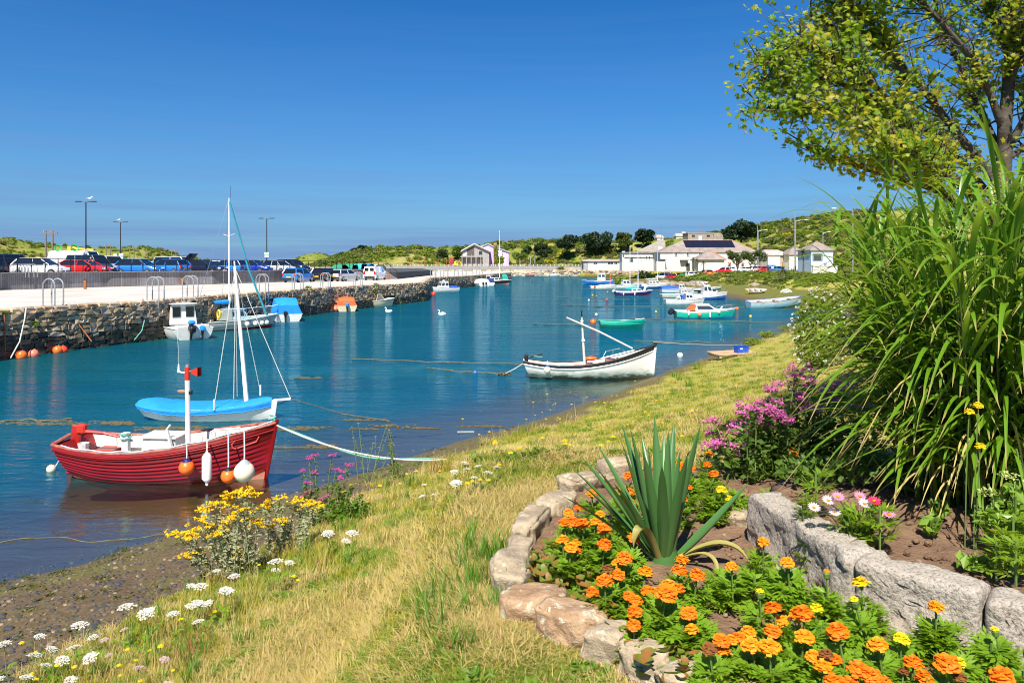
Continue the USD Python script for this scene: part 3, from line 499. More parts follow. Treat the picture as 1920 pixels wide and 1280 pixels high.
for (u, c, w, hh, lb) in ((640, (.03, .3, .18), 4.5, 1.3, 'green covered boat trailer behind the railing, left'), (656, (.03, .33, .2), 4, 1.4, 'green covered boat trailer behind the railing, right'), (678, (.05, .5, .6), 4.8, 1.5, 'turquoise covered boat on the far hard standing'), (692, (.04, .3, .55), 4, 1.6, 'blue covered boat next to the turquoise one'), (669, (.6, .04, .05), 1.2, 1.2, 'small red dinghy standing beside the green trailers'), (700, (.7, .7, .7), 3, 1.3, 'white covered boat at the right of the far hard standing'), (714, (.05, .06, .08), 2.6, 1.2, 'dark boat at the end of the far hard standing')):
    p = PX(u, 497, 200); t = thing('stored_boat', lb, 'boat', (p[0], p[1], 2.6)); mm = mat('tarpaulin_%d' % u, c, .5, .12)
    L = w / 2; part(t, 'cover', MB().side([(-L, .5), (L * .9, .5), (L, .9), (L * .6, hh + .35), (-L * .2, hh + .5), (-L * .9, hh + .2)], -.8, .8), mm)
    part(t, 'trailer', MB().box((0, 0, .42), (w * .8, .9, .12)).tube([(-.3, -.7, .3), (-.3, .7, .3)], .3, 10), BLACK)
# hard standing pole rows
for i in range(9):
    p = PX(772 + i * 13 + rng.uniform(-3, 3), 480, 330); t = thing('rusty_pole', f'thin rusty pole in the row behind the far quay, {nth(i, 9)}', 'pole', (p[0], p[1], 2.8), 0, 'rusty poles behind the far quay'); part(t, 'pole', MB().tube([(0, 0, 0), (0, 0, 4.2)], .14, 5), RUST)
for i, u in enumerate((952, 975, 995, 1003, 1051, 1083)):
    p = PX(u, 480, 318); t = thing('fence_pole', f'pale concrete pole behind the distant quay below the hill, {nth(i, 6)}', 'pole', (p[0], p[1], 2.8), 0, 'concrete poles behind the far quay'); part(t, 'pole', MB().tube([(0, 0, 0), (0, 0, 5)], .16, 5), GREY)
    part(t, 'lamp_head', MB().box((.3, 0, 5), (.7, .2, .12)), GREY)
# telegraph poles
WOODP = mat('grey_pole_timber', (.2, .15, .12), .9, .2)
for us, v, y, lb in (((86, 98.5), 436, 150, 'tallest double telegraph pole with crossarm, left of the ring signs'), ((199, 207), 461, 260, 'distant double telegraph pole right of the tallest lamp'), ((243, 251), 465, 270, 'distant double telegraph pole right of the smaller lamp'), ((276, 277), 471, 280, 'single distant telegraph pole on the dune crest'), ((322, 330), 470, 280, 'double telegraph pole at the low end of the dune')):
    a, b = PX(us[0], v, y), PX(us[1], v, y); t = thing('telegraph_pole', lb, 'telegraph pole', (a[0], a[1], 2.6)); H = a[2] - 2.6; w = b[0] - a[0]
    for x in ((0, w) if w > .5 else (0,)): part(t, 'pole', MB().tube([(x, 0, 0), (x, 0, H + .3)], [.2, .15], 6), WOODP); part(t, 'insulator', MB().tube([(x - .4, 0, H), (x - .4, 0, H + .5)], .08, 5), GREY)
    part(t, 'crossarm', MB().box((w / 2, 0, H - .1), (w + 2.0, .2, .22)), WOODP)
rope('overhead_wire', [PX(-60, 430, 150), PX(85, 449, 150)], .02, BLACK, 'thin overhead wire running to the tallest telegraph pole', 'wire', sag=.4)
# pines and round trees
PINE = leafmat('pine_needles', (.012, .03, .008), (.035, .06, .014), .1, tcol=(.05, .09, .01)); BROAD = leafmat('broad_tree_leaves', (.05, .075, .008), (.13, .15, .02), .22); BARK = mat('bark', (.09, .065, .045), .9, .35, 6, .6)
def far_tree(name, u0, u1, v0, v1, y, m, label, seed, base=None, cat='tree', flat=.8, n=2600, size=.55, lobes=22):
    rs = np.random.default_rng(seed); a, b = PX(u0, v0, y), PX(u1, v1, y); w, h = (b[0] - a[0]) / 2, a[2] - b[2]; zb = base if base is not None else b[2]
    t = thing(name, label, cat, ((a[0] + b[0]) / 2, y, zb)); H = a[2] - zb; cz = H - h * .5
    lb = [(rs.uniform(-.75, .75) * w, rs.uniform(-.6, .6) * w, 0) for _ in range(lobes)]; pts = []
    for x, yy, _ in lb:
        e = math.sqrt(max(.08, 1 - (x / w) ** 2 - (yy / w) ** 2 * .8)); z = cz + rs.uniform(-.75, .6) * h * .5 * e; r = rs.uniform(.2, .36) * min(w, h * 1.2)
        pts.append(blob(n // lobes, rs, (r * 1.25, r * 1.25, r * flat), (x * .9, yy * .9, z), .45))
    part(t, 'crown', foliage(np.vstack(pts), size, rs, .4), m)
    tr = MB().tube([(0, 0, -.5), (.1 * w, 0, H * .3), (0, 0, H * .7)], [.05 * H, .04 * H, .02 * H], 7)
    for q in range(5): x, yy, _ = lb[q]; tr.tube([(.05 * w, 0, H * .25), (x * .5, yy * .5, H * .45), (x * .9, yy * .9, cz)], [.03 * H, .02 * H, .01 * H], 5)
    part(t, 'trunk', tr, BARK, True)
far_tree('pine_tree', 1040, 1086, 437, 470, 302, PINE, 'dark spreading pine, leftmost of the clump above the quarry', 1)
far_tree('pine_tree', 1083, 1152, 428, 468, 300, PINE, 'widest dark pine in the clump above the quarry face', 2, n=3600)
far_tree('round_tree', 1154, 1188, 427, 472, 296, BROAD, 'lighter olive tree between two dark pines above the sheds', 3)
far_tree('pine_tree', 1185, 1226, 425, 458, 300, PINE, 'round dark pine right of the olive tree', 4)
far_tree('pine_tree', 1354, 1424, 411, 452, 262, PINE, 'big dark pine beside the flat grey building on the hill', 5, n=3600)
far_tree('oak_tree', 1000, 1036, 449, 486, 318, leafmat('oak_leaves', (.02, .04, .008), (.06, .08, .015), .15), 'rounded dark green tree on the slope left of the pines', 6)
far_tree('oak_tree', 978, 998, 458, 480, 330, SCRUB[0], 'small dark tree on the slope right of the purple building', 7, n=1500)
far_tree('pine_tree', 670, 692, 458, 472, 418, PINE, 'lone dark tree on the crest of the far dune', 8, n=1400)
far_tree('pine_tree', 655, 672, 465, 474, 418, PINE, 'small dark bush beside the lone tree on the dune', 9, n=800)
far_tree('oak_tree', 815, 842, 462, 492, 380, SCRUB[0], 'dark rounded tree left of the grey gabled building', 10, n=1500)
far_tree('oak_tree', 845, 885, 457, 488, 380, SCRUB[1], 'green tree right behind the grey gabled building', 11, n=1800)
far_tree('oak_tree', 760, 812, 466, 496, 385, SCRUB[2], 'broad bright green thicket left of the gabled building', 12, n=2400)
far_tree('oak_tree', 930, 945, 478, 496, 318, SCRUB[2], 'small bright bush below the ivy covered tower', 13, n=900)
far_tree('oak_tree', 955, 992, 474, 484, 318, SCRUB[1], 'low green bushes right of the purple building', 14, n=900)
far_tree('oak_tree', 1248, 1264, 448, 470, 236, SCRUB[2], 'bright green bush rising behind the white house', 15, n=900)
# ---------------------------------------------------------------- the village on the right
VZ = 2.5
RENDER = mat('white_render', (.47, .455, .42), .8, .07, .5, .1, 20, col2=(.57, .56, .53)); CREAM = mat('cream_render', (.66, .62, .54), .85, .15, .6, .15, 15); PALEB = mat('pale_blue_render', (.46, .58, .74), .8, .08)
RUBBLE = mat('grey_rubble_wall', (.27, .24, .20), .9, .3, 2.0, .6, 5, col2=(.42, .38, .33)); SLATE = mat('weathered_slate', (.17, .14, .125), .8, .3, .7, .4, 6, col2=(.30, .24, .21)); RIDGE = mat('orange_ridge_tiles', (.42, .2, .08), .8, .3, 2)
FRAMEW = mat('white_window_frame', (.75, .75, .73), .5, .05); PANE = glassmat('window_glass'); DARKW = mat('dark_window_frame', (.05, .055, .05), .5, .1); PINKR = mat('pinkish_roof_sheet', (.4, .3, .26), .8, .15, .5)
TIMB = mat('brown_doors', (.32, .16, .08), .7, .3, 3); SOLAR = mat('solar_panel', (.012, .013, .026), .25, .3, 3, coat=.3); PURP = mat('lilac_render', (.48, .36, .66), .8, .08); GUT = mat('dark_gutter', (.06, .05, .05), .5, .1); TGREY = mat('silver_grey_timber', (.27, .26, .255), .8, .25, 1.5, .2, 10)
def win(par, u0, u1, v0, v1, y, proud=.04, nx=2, ny=2, frame=None, pane=None):
    a, b = PX(u0, v0, y), PX(u1, v1, y); o = OR[str(par.GetPath())]; w, h = b[0] - a[0], a[2] - b[2]; cx, cz = (a[0] + b[0]) / 2 - o[0], (a[2] + b[2]) / 2 - o[2]; yy = y - o[1] - proud; t = min(.09, w * .12)
    m = MB()
    for sx in (-1, 1): m.box((cx + sx * (w / 2 - t / 2), yy, cz), (t, .1, h))
    for sz in (-1, 1): m.box((cx, yy, cz + sz * (h / 2 - t / 2)), (w - 2 * t - .004, .1, t))
    for i in range(1, nx): m.box((cx - w / 2 + w * i / nx, yy, cz), (t * .6, .08, h - 2 * t - .004))
    for i in range(1, ny): m.box((cx, yy, cz - h / 2 + h * i / ny), (w - 2 * t - .004, .07, t * .6))
    f = part(par, 'window', m, frame or FRAMEW)
    iw, ih = (w - 2 * t) / nx, (h - 2 * t) / ny
    for i in range(nx):
        for j in range(ny): part(f, 'pane', MB().box((cx - w / 2 + t + iw * (i + .5), yy + .01, cz - h / 2 + t + ih * (j + .5)), (iw * .9, .03, ih * .9)), pane or PANE)
OR = {}
def house(name, u, y, label, cat='house', z=VZ):
    o = (PX(u, 500, y)[0], y, z); t = thing(name, label, cat, o); OR[str(t.GetPath())] = np.array(o); return t, np.array(o)
def wallbox(par, o, u0, u1, vt, y, D, m, name='wall', zb=0.0, dz=0):   # front wall from pixel columns, top row
    a, b = PX(u0, vt, y), PX(u1, vt, y); h = a[2] - o[2] + dz; part(par, name, MB().box(((a[0] + b[0]) / 2 - o[0], y + D / 2 - o[1], (h + zb) / 2), (b[0] - a[0], D, h - zb)), m); return a[0] - o[0], b[0] - o[0], h
def roof(par, x0, x1, y0, y1, z, r0, r1, ry, rz, m, name='roof', over=.3, th=.16):   # eave rectangle and ridge line
    e = [(x0 - over, y0 - over, z), (x1 + over, y0 - over, z), (x1 + over, y1 + over, z), (x0 - over, y1 + over, z)]; R0, R1 = (r0, ry, rz), (r1, ry, rz)
    q = MB()
    for pl in ((e[0], e[1], R1, R0), (e[2], e[3], R0, R1), (e[3], e[0], R0, R0), (e[1], e[2], R1, R1)):
        v = np.array(pl); q.add(np.vstack([v, v - (0, 0, th)]), [(0, 1, 2, 3), (7, 6, 5, 4), (0, 4, 5, 1), (1, 5, 6, 2), (2, 6, 7, 3), (3, 7, 4, 0)])
    p = part(par, name, q, m); return p, e, np.array(R0), np.array(R1)
# long low shed under the quarry
t, o = house('long_shed', 1130, 250, 'long low white shed with a pinkish roof below the quarry slope', 'shed')
x0, x1, h = wallbox(t, o, 1103, 1168, 490, 250, 6, RENDER); wallbox(t, o, 1094, 1103, 490, 250.0, 6, TGREY, 'end_wall')
x0 = PX(1094, 490, 250)[0] - o[0]; part(t, 'roof', MB().side([(x0 - .4, h + .004), (x1 + .3, h + .004), (x1 + .3, h + .4), (x1 - .4, h + .75), (x0 + 1.6, h + .75), (x0 - .4, h + .4)], -.5, 6.4), PINKR)
for a, b in ((1112, 1121), (1139, 1150), (1151, 1158)): win(t, a, b, 491.3, 496, 250, nx=2, ny=1)
# white flat-fronted house with the grey gable
t, o = house('white_house', 1205, 216, 'white rendered building with flat roof edge and a tall grey stone gable behind')
x0, x1, h = wallbox(t, o, 1170, 1238, 474.5, 216, 9, RENDER)
part(t, 'roof', MB().side([(x0 - .4, h + .003), (x1 + .2, h + .003), (x1 + .2, h + .2), (0, h + .55), (x0 - .4, h + .2)], -.4, 9.2), SLATE)
a, b, c = PX(1195, 473, 224) - o, PX(1248, 473, 224) - o, PX(1248, 450.5, 224) - o
part(t, 'gable', MB().side([(a[0], 0), (b[0], 0), (b[0], c[2]), (b[0] - .6, c[2] + .1), (a[0], a[2])], 8.6, 16), RUBBLE); win(t, 1233, 1241, 462, 471, 224.5, -.9 + .98 - .02 + .5, 1, 1, pane=PALEB)
wallbox(t, o, 1167, 1172, 471, 216.6, 1.2, CREAM, 'chimney_breast')
win(t, 1180, 1187, 481.5, 491, 216, nx=2, ny=3, frame=mat('green_frame', (.12, .2, .13), .6)); win(t, 1210.5, 1214, 480, 486, 216, nx=1); win(t, 1216, 1219.5, 480, 486, 216, nx=1)
part(t, 'fascia', MB().box(((x0 + x1) / 2, -.16, h - 1.2), (x1 - x0 - .1, .18, .16)), SLATE)
# main white inn with the solar roof
t, o = house('white_inn', 1330, 206, 'long white inn with dark solar panels across its slate roof')
x0, x1, h = wallbox(t, o, 1238, 1420, 472.5, 206, 11, RENDER); r = roof(t, x0, x1, 0, 11, h, x0 + 7.2, x1 - 5.2, 5.5, h + 3.35, SLATE)
part(r[0], 'ridge', MB().tube([r[2] + (0, 0, .05), r[3] + (0, 0, .05)], .14, 6), RIDGE); part(r[0], 'hip_ridge', MB().tube([np.array(r[1][1]), r[3]], .12, 6), RIDGE)
e0, e1 = np.array(r[1][0]), np.array(r[1][1]); R0, R1 = r[2], r[3]
def onroof(s, tt): lo = np.array([R0[0] + (R1[0] - R0[0]) * s, e0[1], e0[2]]); hi = R0 + (R1 - R0) * s; return lo + (hi - lo) * tt
nrm = np.cross(R1 - R0, onroof(.5, 1) - onroof(.5, 0)); nrm /= np.linalg.norm(nrm); nrm *= np.sign(nrm[2])
for i in range(16):
    for j in range(3):
        s0, s1, t0, t1 = .02 + i * .06, .02 + i * .06 + .057, .38 + j * .2, .38 + j * .2 + .19; c = np.array([onroof(s0, t0), onroof(s1, t0), onroof(s1, t1), onroof(s0, t1)])
        part(r[0], 'solar_panel', MB().add(np.vstack([c + nrm * .05, c + nrm * .14]), [(4, 5, 6, 7), (0, 4, 7, 3), (1, 2, 6, 5), (0, 1, 5, 4), (3, 7, 6, 2)]), SOLAR)
for u in (1264, 1287, 1310): win(t, u, u + 6.5, 473.5, 481, 206, nx=2, ny=2)
for u in (1378, 1396, 1408): win(t, u, u + 5, 476, 482, 206)
part(t, 'porch', MB().box((PX(1238, 500, 206)[0] - o[0] - .2, -.9, 1.55), (2.4, 1.8, 3.1)), RENDER); part(t, 'porch_roof', MB().box((PX(1238, 500, 206)[0] - o[0] - .1, -1, 3.18), (2.9, 2.3, .16)), GUT)
part(t, 'door_canopy', MB().box((PX(1282, 500, 206)[0] - o[0], -.7, 3.0), (2.2, 1.4, .14)), GUT); part(t, 'door', MB().box((PX(1290, 500, 206)[0] - o[0], -.05, 1.1), (1.0, .12, 2.2)), DARKW)
for u in (1262, 1283): part(t, 'downpipe', MB().tube([(PX(u, 500, 206)[0] - o[0], -.1, 0), (PX(u, 500, 206)[0] - o[0], -.1, h)], .06, 5), FRAMEW)
rs = np.random.default_rng(4)
for i, u in enumerate((1340, 1368, 1384, 1393, 1432, 1443)):
    bk = thing('flower_basket', f'hanging basket of red and orange flowers on the white inn front, {nth(i, 6)}', 'flower basket', PX(u, 494, 205.4), 0, 'hanging baskets along the inn front'); part(bk, 'flowers', foliage(blob(50, rs, (.45, .4, .4)), .14, rs), leafmat('basket_flowers', (.6, .05, .02), (.7, .25, .03), .2)); part(bk, 'basket', MB().lathe([(.02, -.5), (.3, -.3), (.36, -.1)], 8), GUT)
# annex with a pyramid roof
t, o = house('pyramid_annex', 1336, 196, 'small white annex with an orange ridged pyramid roof, before the inn')
x0, x1, h = wallbox(t, o, 1309, 1358, 486.5, 196, 7, RENDER); r = roof(t, x0, x1, 0, 7, h, x0 + 3.6, x1 - 3.0, 3.5, h + 2.55, SLATE, over=.4)
part(r[0], 'hip_ridge', MB().tube([np.array(r[1][1]) + (0, 0, .06), r[3] + (0, 0, .06), r[2] + (0, 0, .06)], .13, 6), RIDGE)
part(t, 'garage_door', MB().box((.6, -.04, 1.05), (2.6, .1, 2.1)), FRAMEW); part(t, 'gutter', MB().box(((x0 + x1) / 2, -.45, h - .1), (x1 - x0 + .8, .12, .12)), GUT)
# low shop with brown doors
t, o = house('low_shop', 1462, 200, 'low white building with grey roof and brown timber doors', 'shop')
x0, x1, h = wallbox(t, o, 1440, 1463, 478, 200, 9, RENDER); wallbox(t, o, 1463.2, 1483, 479, 200.2, 8.6, RUBBLE, 'stone_front')
xe = PX(1484, 500, 200)[0] - o[0]; roof(t, x0, xe, 0, 9, h, x0 + .3, xe - 2.2, 4.5, h + 1.5, mat('pale_grey_roof', (.36, .33, .30), .8, .15, .8), over=.25)
for u in (1470, 1479): part(t, 'door', MB().box((PX(u, 500, 200)[0] - o[0], .12, 1.35), (.9, .14, 2.5)), TIMB)
win(t, 1472.5, 1477, 482, 492, 200.1, nx=2, ny=2)
part(t, 'plinth', MB().box(((x0 + x1) / 2, -.05, .4), (x1 - x0 - .02, .14, .8)), RUBBLE)
# brown roofed house, pale blue house
t, o = house('brown_cottage', 1496, 196, 'cottage with a mottled brown roof behind the cabbage palm')
x0, x1, h = wallbox(t, o, 1480, 1518, 477, 196, 8, CREAM); r = roof(t, x0, x1, 0, 8, h, x0 + 2.4, x1 - 2.2, 4, h + 2.1, SLATE); win(t, 1502, 1508, 480, 487, 196)
t, o = house('pale_blue_house', 1538, 150, 'pale blue shop front with a large dark window and grey slate roof')
x0, x1, h = wallbox(t, o, 1521, 1562, 468.5, 150, 7, PALEB); r = roof(t, x0, x1, 0, 7, h, x0 + 2.2, x1 - 1.6, 3.5, h + 1.75, SLATE); part(r[0], 'ridge', MB().tube([r[2] + (0, 0, .05), r[3] + (0, 0, .05)], .1, 6), RIDGE)
win(t, 1523.5, 1542, 475.5, 488.5, 150, nx=1, ny=1, frame=DARKW, pane=DARKW); part(t, 'shop_band', MB().box(((x0 + x1) / 2, -.03, PX(0, 471, 150)[2] - o[2]), (x1 - x0, .1, .4)), RENDER)
part(t, 'white_porch', MB().box((PX(1551, 500, 150)[0] - o[0], -.6, 1.0), (1.3, 1.2, 2.1)), RENDER); part(t, 'sign_board', MB().box((PX(1521, 500, 150)[0] - o[0] - .2, -1.4, .8), (.5, .08, 1.2)), BLUEP)
t, o = house('low_garden_wall', 1540, 130, 'low white garden wall before the pale blue shop', 'wall'); wallbox(t, o, 1524, 1570, 499, 130, .5, CREAM); part(t, 'coping', MB().box((PX(1547, 500, 130)[0] - o[0], .25, PX(0, 499, 130)[2] - o[2] + .045), (4.4, .7, .09)), RENDER)
# on the hill
t, o = house('flat_grey_building', 1322, 285, 'flat roofed grey block building on the hillside above the inn', 'building', 9.5)
TANR = mat('tan_blockwork', (.27, .225, .18), .9, .2, .8, .3, 3); x0, x1, h = wallbox(t, o, 1290, 1337, 437, 285, 9, TANR); wallbox(t, o, 1337.2, 1355.5, 436.6, 285.5, 8.5, TANR, 'right_bay'); part(t, 'parapet', MB().box(((x0 + x1) / 2, 4.5, h + .1), (x1 - x0 + .4, 9.4, .2)), RUBBLE)
for u in (1297, 1325): win(t, u, u + 6, 440.5, 444, 285, nx=3, ny=1, frame=DARKW)
part(t, 'door', MB().box((PX(1313, 500, 285)[0] - o[0], -.03, h - 2.4), (1.3, .1, 2.6)), PALEB)
for nm, u, v0, w, y, zb, lb in (('hill_cottage', 1275, 440, 14, 330, 12, 'tiny white cottage on the skyline left of the grey block'), ('hill_cottage', 1284, 437, 8, 335, 13, 'tiny white gable on the skyline touching the grey block'), ('hill_cottage', 1238, 443, 12, 330, 11, 'low pale cottage on the skyline behind the grey gable'), ('hill_cottage', 1433, 420, 14, 372, 20, 'small white cottage with a brown roof high on the hill right of the big pine'), ('hill_cottage', 12, 473, 12, 300, 6, 'small white cottage among dunes at the far left'), ('hill_cottage', 8, 455, 9, 325, 10, 'tiny pale hut on the dune at the far left')):
    t, o = house(nm, u, y, lb, z=zb); x0, x1, h = wallbox(t, o, u - w / 2, u + w / 2, v0 + 2.5, y, 5, RENDER); roof(t, x0, x1, 0, 5, h, x0 + .2, x1 - .2, 2.5, h + 1.3, PINKR if v0 > 436 else SLATE); win(t, u - 1.5, u + 1.5, v0 + 3.4, v0 + 6, y)
# the community building: two gables, a creeper covered tower
t, o = house('gabled_building', 900, 322, 'grey and lilac twin gabled timber building with a creeper covered tower', 'building', 2.9)
def X(u): return PX(u, 500, 322)[0] - o[0]
def Z(v): return PX(0, v, 322)[2] - o[2]
part(t, 'wall', MB().side([(X(866), 0), (X(917), 0), (X(917), Z(470)), (X(889.5), Z(459)), (X(866), Z(470.5))], 0, 14), TGREY)
part(t, 'lilac_gable', MB().side([(X(896), 0), (X(927), 0), (X(927), Z(462)), (X(914), Z(456.2)), (X(896), Z(463))], 6, 22), PURP)
part(t, 'lilac_wing', MB().side([(X(932), 0), (X(954), 0), (X(954), Z(471)), (X(932), Z(464))], 3, 14), PURP)
part(t, 'white_bay', MB().box(((X(931) + X(941)) / 2, 2.6, Z(472) / 2), (X(941) - X(931), 2, Z(467))), RENDER)
q = MB()
for (ua, va, ub, vb, y0, y1, th) in ((889.5, 457.4, 864, 471, -.9, 14.5, .5), (889.5, 457.4, 919, 471, -.9, 14.5, .5), (914, 455, 895, 463.5, 5.5, 22.5, .4), (914, 455, 929, 463, 5.5, 22.5, .4), (930, 463, 955.5, 471.5, 2.4, 14.5, .4)):
    q.side([(X(ua), Z(va)), (X(ub), Z(vb)), (X(ub), Z(vb) - th), (X(ua), Z(va) - th)][::1], y0, y1)
part(t, 'roof', q, mat('grey_metal_roof', (.33, .38, .44), .45, .1, 1)); part(t, 'barge_board', MB().tube([(X(865), -.95, Z(471)), (X(889.5), -.95, Z(457.6)), (X(918), -.95, Z(471))], .32, 4), POSTW)
part(t, 'recess', MB().side([(X(876), Z(482)), (X(889), Z(482)), (X(889), Z(461.5)), (X(876), Z(468))], -.12, -.01), mat('dark_slatted_recess', (.09, .075, .065), .8, .3, 2))
part(t, 'white_panel', MB().side([(X(868), Z(481)), (X(875), Z(481)), (X(875), Z(470)), (X(868), Z(473))], -.1, -.01), RENDER); win(t, 898, 904, 471, 477.5, 322, .05, 2, 1, DARKW); win(t, 899, 905, 482.5, 487, 322, .05, 2, 1, DARKW)
part(t, 'balcony', MB().box((X(884), -1.2, Z(481)), (X(905) - X(866), 2.2, .5)), TGREY)
for u in (867, 875, 884, 893, 902): part(t, 'balcony_post', MB().box((X(u), -2.2, Z(481) / 2), (.3, .3, Z(481))), TGREY); part(t, 'railing_post', MB().box((X(u), -2.2, Z(479)), (.15, .15, 1.0)), TGREY)
rs = np.random.default_rng(9)
part(t, 'tower', MB().box(((X(926) + X(931.5)) / 2, .2, Z(455) / 2), (X(931.5) - X(926), 1.6, Z(455))), TIMB)
part(t, 'creeper', foliage(np.stack([rs.uniform(X(925.6), X(932), 420), rs.uniform(-.9, -.5, 420), rs.uniform(0, Z(460), 420)], 1), .3, rs), SCRUB[2])
for u in range(942, 954, 3): part(t, 'mullion', MB().box((X(u), 2.95, Z(472) / 2), (.35, .12, Z(473.5))), RENDER)
t, o = house('red_container', 847, 318, 'dark red shipping container behind the far quay', 'container', 3.3)
part(t, 'box', MB().box((0, 0, Z(480.5) / 2 - .3), (2.0, 5, Z(481) - .6), 0, .06), mat('container_red', (.3, .03, .03), .6, .2)); part(t, 'door', MB().box((.2, -2.55, 1.4), (1.3, .08, 2.6)), mat('container_red_dark', (.22, .02, .03), .6, .2))
t, o = house('yellow_digger', 855, 316, 'small yellow digger standing right of the red container', 'digger', 3.3); YEL = mat('digger_yellow', (.75, .46, .02), .5, .1)
part(t, 'body', MB().box((0, 0, 1.2), (2.0, 1.6, .8), 0, .1), YEL); part(t, 'cab', MB().box((-.3, 0, 2.0), (.9, 1.2, 1.0), 0, .08), YEL); part(t, 'arm', MB().tube([(.6, 0, 1.5), (1.4, 0, 2.8), (2.2, 0, 1.4), (2.1, 0, .6)], .16, 5), YEL); part(t, 'track', MB().box((0, -.7, .4), (2.4, .4, .7), 0, .2).box((0, .7, .4), (2.4, .4, .7), 0, .2), BLACK)
# harbour crane arm behind the car park and a white lorry
t, o = house('yellow_lift', 153, 120, 'yellow boom lift showing above the white minibus roof', 'boom lift', CPZ)
def X2(u): return PX(u, 500, 120)[0] - o[0]
def Z2(v): return PX(0, v, 120)[2] - o[2]
part(t, 'boom', MB().tube([(X2(134), 0, Z2(464.5)), (X2(146), 0, Z2(467.5)), (X2(176), 0, Z2(470))], .26, 4), YEL); part(t, 'basket', MB().box((X2(132), 0, Z2(467)), (.55, .8, .9)), YEL); part(t, 'tower', MB().box((X2(174), 0, Z2(472)), (.5, .6, .9)).box((X2(174), 0, 1.2), (1.5, 1.6, 2.4)), YEL)
# street lamps and poles on the right
def slamp(name, u, vt, y, label, side=1, reach=1.6, z=VZ, m=GALV):
    p = PX(u, vt, y); t = thing(name, label, 'street lamp', (p[0], p[1], z)); H = p[2] - z
    part(t, 'pole', MB().tube([(0, 0, 0), (0, 0, H)], [.13, .085], 7), m)
    if reach: part(t, 'arm', MB().tube([(0, 0, H - .3), (side * reach * .5, 0, H), (side * reach, 0, H + .12)], .05, 5), m); part(t, 'lamp_head', MB().box((side * (reach + .35), 0, H + .13), (.85, .25, .14), 0, .04), FRAMEW)
slamp('street_lamp', 1421.5, 432, 190, 'slim grey street lamp rising over the right end of the inn', 1, 1.6); slamp('utility_pole', 1420, 423, 200, 'tall thin pole behind the street lamp at the inn', 1, 0)
slamp('street_lamp', 1491.5, 413, 160, 'tall grey street lamp before the brown roofed cottage', 1, 2.0); slamp('utility_pole', 1490.3, 400, 168, 'thin taller pole beside the street lamp at the cottage', 1, 0)
slamp('street_lamp', 1599, 392, 140, 'tall grey street lamp half hidden by the grass at the right', -1, 3.2); slamp('street_lamp', 1543, 436, 170, 'short street lamp behind the pale blue shop roof', 1, 1.1)
slamp('utility_pole', 1240, 421, 300, 'tall wooden pole on the skyline behind the grey gable', 1, 0, 8, WOODP); slamp('utility_pole', 1318, 419, 330, 'wooden pole standing above the flat grey building', 1, 0, 14, WOODP); slamp('utility_pole', 1359, 415, 330, 'wooden pole just left of the big pine', 1, 0, 14, WOODP); slamp('utility_pole', 943, 448, 330, 'thin pole beside the lilac wing', 1, 0, 3, WOODP); slamp('utility_pole', 996, 443, 380, 'distant thin mast on the skyline', 1, 0, 8, WOODP)
# street trees and palms
def street_tree(u0, u1, v0, v1, y, label, seed, n=1500, stems=((0, 0),)):
    rs = np.random.default_rng(seed); a, b = PX(u0, v0, y), PX(u1, v1, y); w, H = b[0] - a[0], a[2] - VZ; t = thing('street_tree', label, 'tree', ((a[0] + b[0]) / 2, y, VZ))
    pts, tr = [], MB(); stems = list(stems)
    for k in range(13):
        c = np.array([rs.uniform(-.4, .4) * w, rs.uniform(-.25, .25) * w, H * rs.uniform(.5, .86)]); pts.append(blob(n // 13, rs, (w * .15, w * .15, H * .12), c, .3)); s = stems[k % len(stems)]
        tr.tube([(s[0] * w, 0, H * .3), (c[0] * .5 + s[0] * w * .5, c[1] * .5, H * .42), c], [.07, .05, .02], 5)
    for s in stems: tr.tube([(s[1] * w, 0, -.2), (s[0] * w, 0, H * .32)], [.13, .08], 6)
    part(t, 'crown', foliage(np.vstack(pts), .2, rs, .5), leafmat('street_tree_leaves', (.05, .085, .012), (.14, .17, .03), .25)); part(t, 'trunk', tr, BARK, True)
street_tree(1363, 1408, 467, 500, 172, 'bushy street tree with leaning trunk, left of the pair by the inn', 21, 1500, ((-.1, -.02),)); street_tree(1388, 1436, 466, 500, 170, 'wider street tree with a forked trunk, right of the pair by the inn', 22, 1500, ((.1, -.08), (-.12, -.06)))
PALM = leafmat('palm_leaves', (.08, .1, .02), (.22, .2, .05), .2)
def palm(u, vt, y, label, seed, n=70, L=1.0, zb=VZ):
    rs = np.random.default_rng(seed); p = PX(u, vt, y); H = p[2] - zb - L * .6; t = thing('cabbage_palm', label, 'palm tree', (p[0], p[1], zb)); m = MB()
    for i in range(n):
        az, el = rs.uniform(0, 6.28), rs.uniform(-.8, 1.4); l = L * rs.uniform(.7, 1.1); k = np.linspace(0, 1, 4)[:, None]; d = np.array([math.cos(az) * math.cos(el), math.sin(az) * math.cos(el), math.sin(el)])
        c = d * l * k + np.array([0, 0, -.35 * l]) * k ** 2 + (0, 0, H); sd = np.array([-math.sin(az), math.cos(az), 0]) * .045 * L; w = np.array([1, 1, .6, .05])[:, None]; m.grid(np.stack([c - sd * w, c + sd * w], 1))
    part(t, 'leaves', m, PALM); part(t, 'trunk', MB().tube([(0, 0, -.2), (.05, 0, H * .6), (0, 0, H + .1)], [.16, .12, .1], 7), BARK)
palm(1300, 481, 186, 'small cabbage palm before the inn, left of the annex', 1); palm(1307, 484, 183, 'second small cabbage palm close against the annex roof edge', 2); palm(1319, 487, 180, 'short cabbage palm in front of the annex wall', 3); palm(1506, 466, 128, 'tall cabbage palm left of the pale blue shop', 4, 110, 1.3); palm(1468, 497, 120, 'low spiky palm clump on the grass bank edge', 5, 90, 1.3)
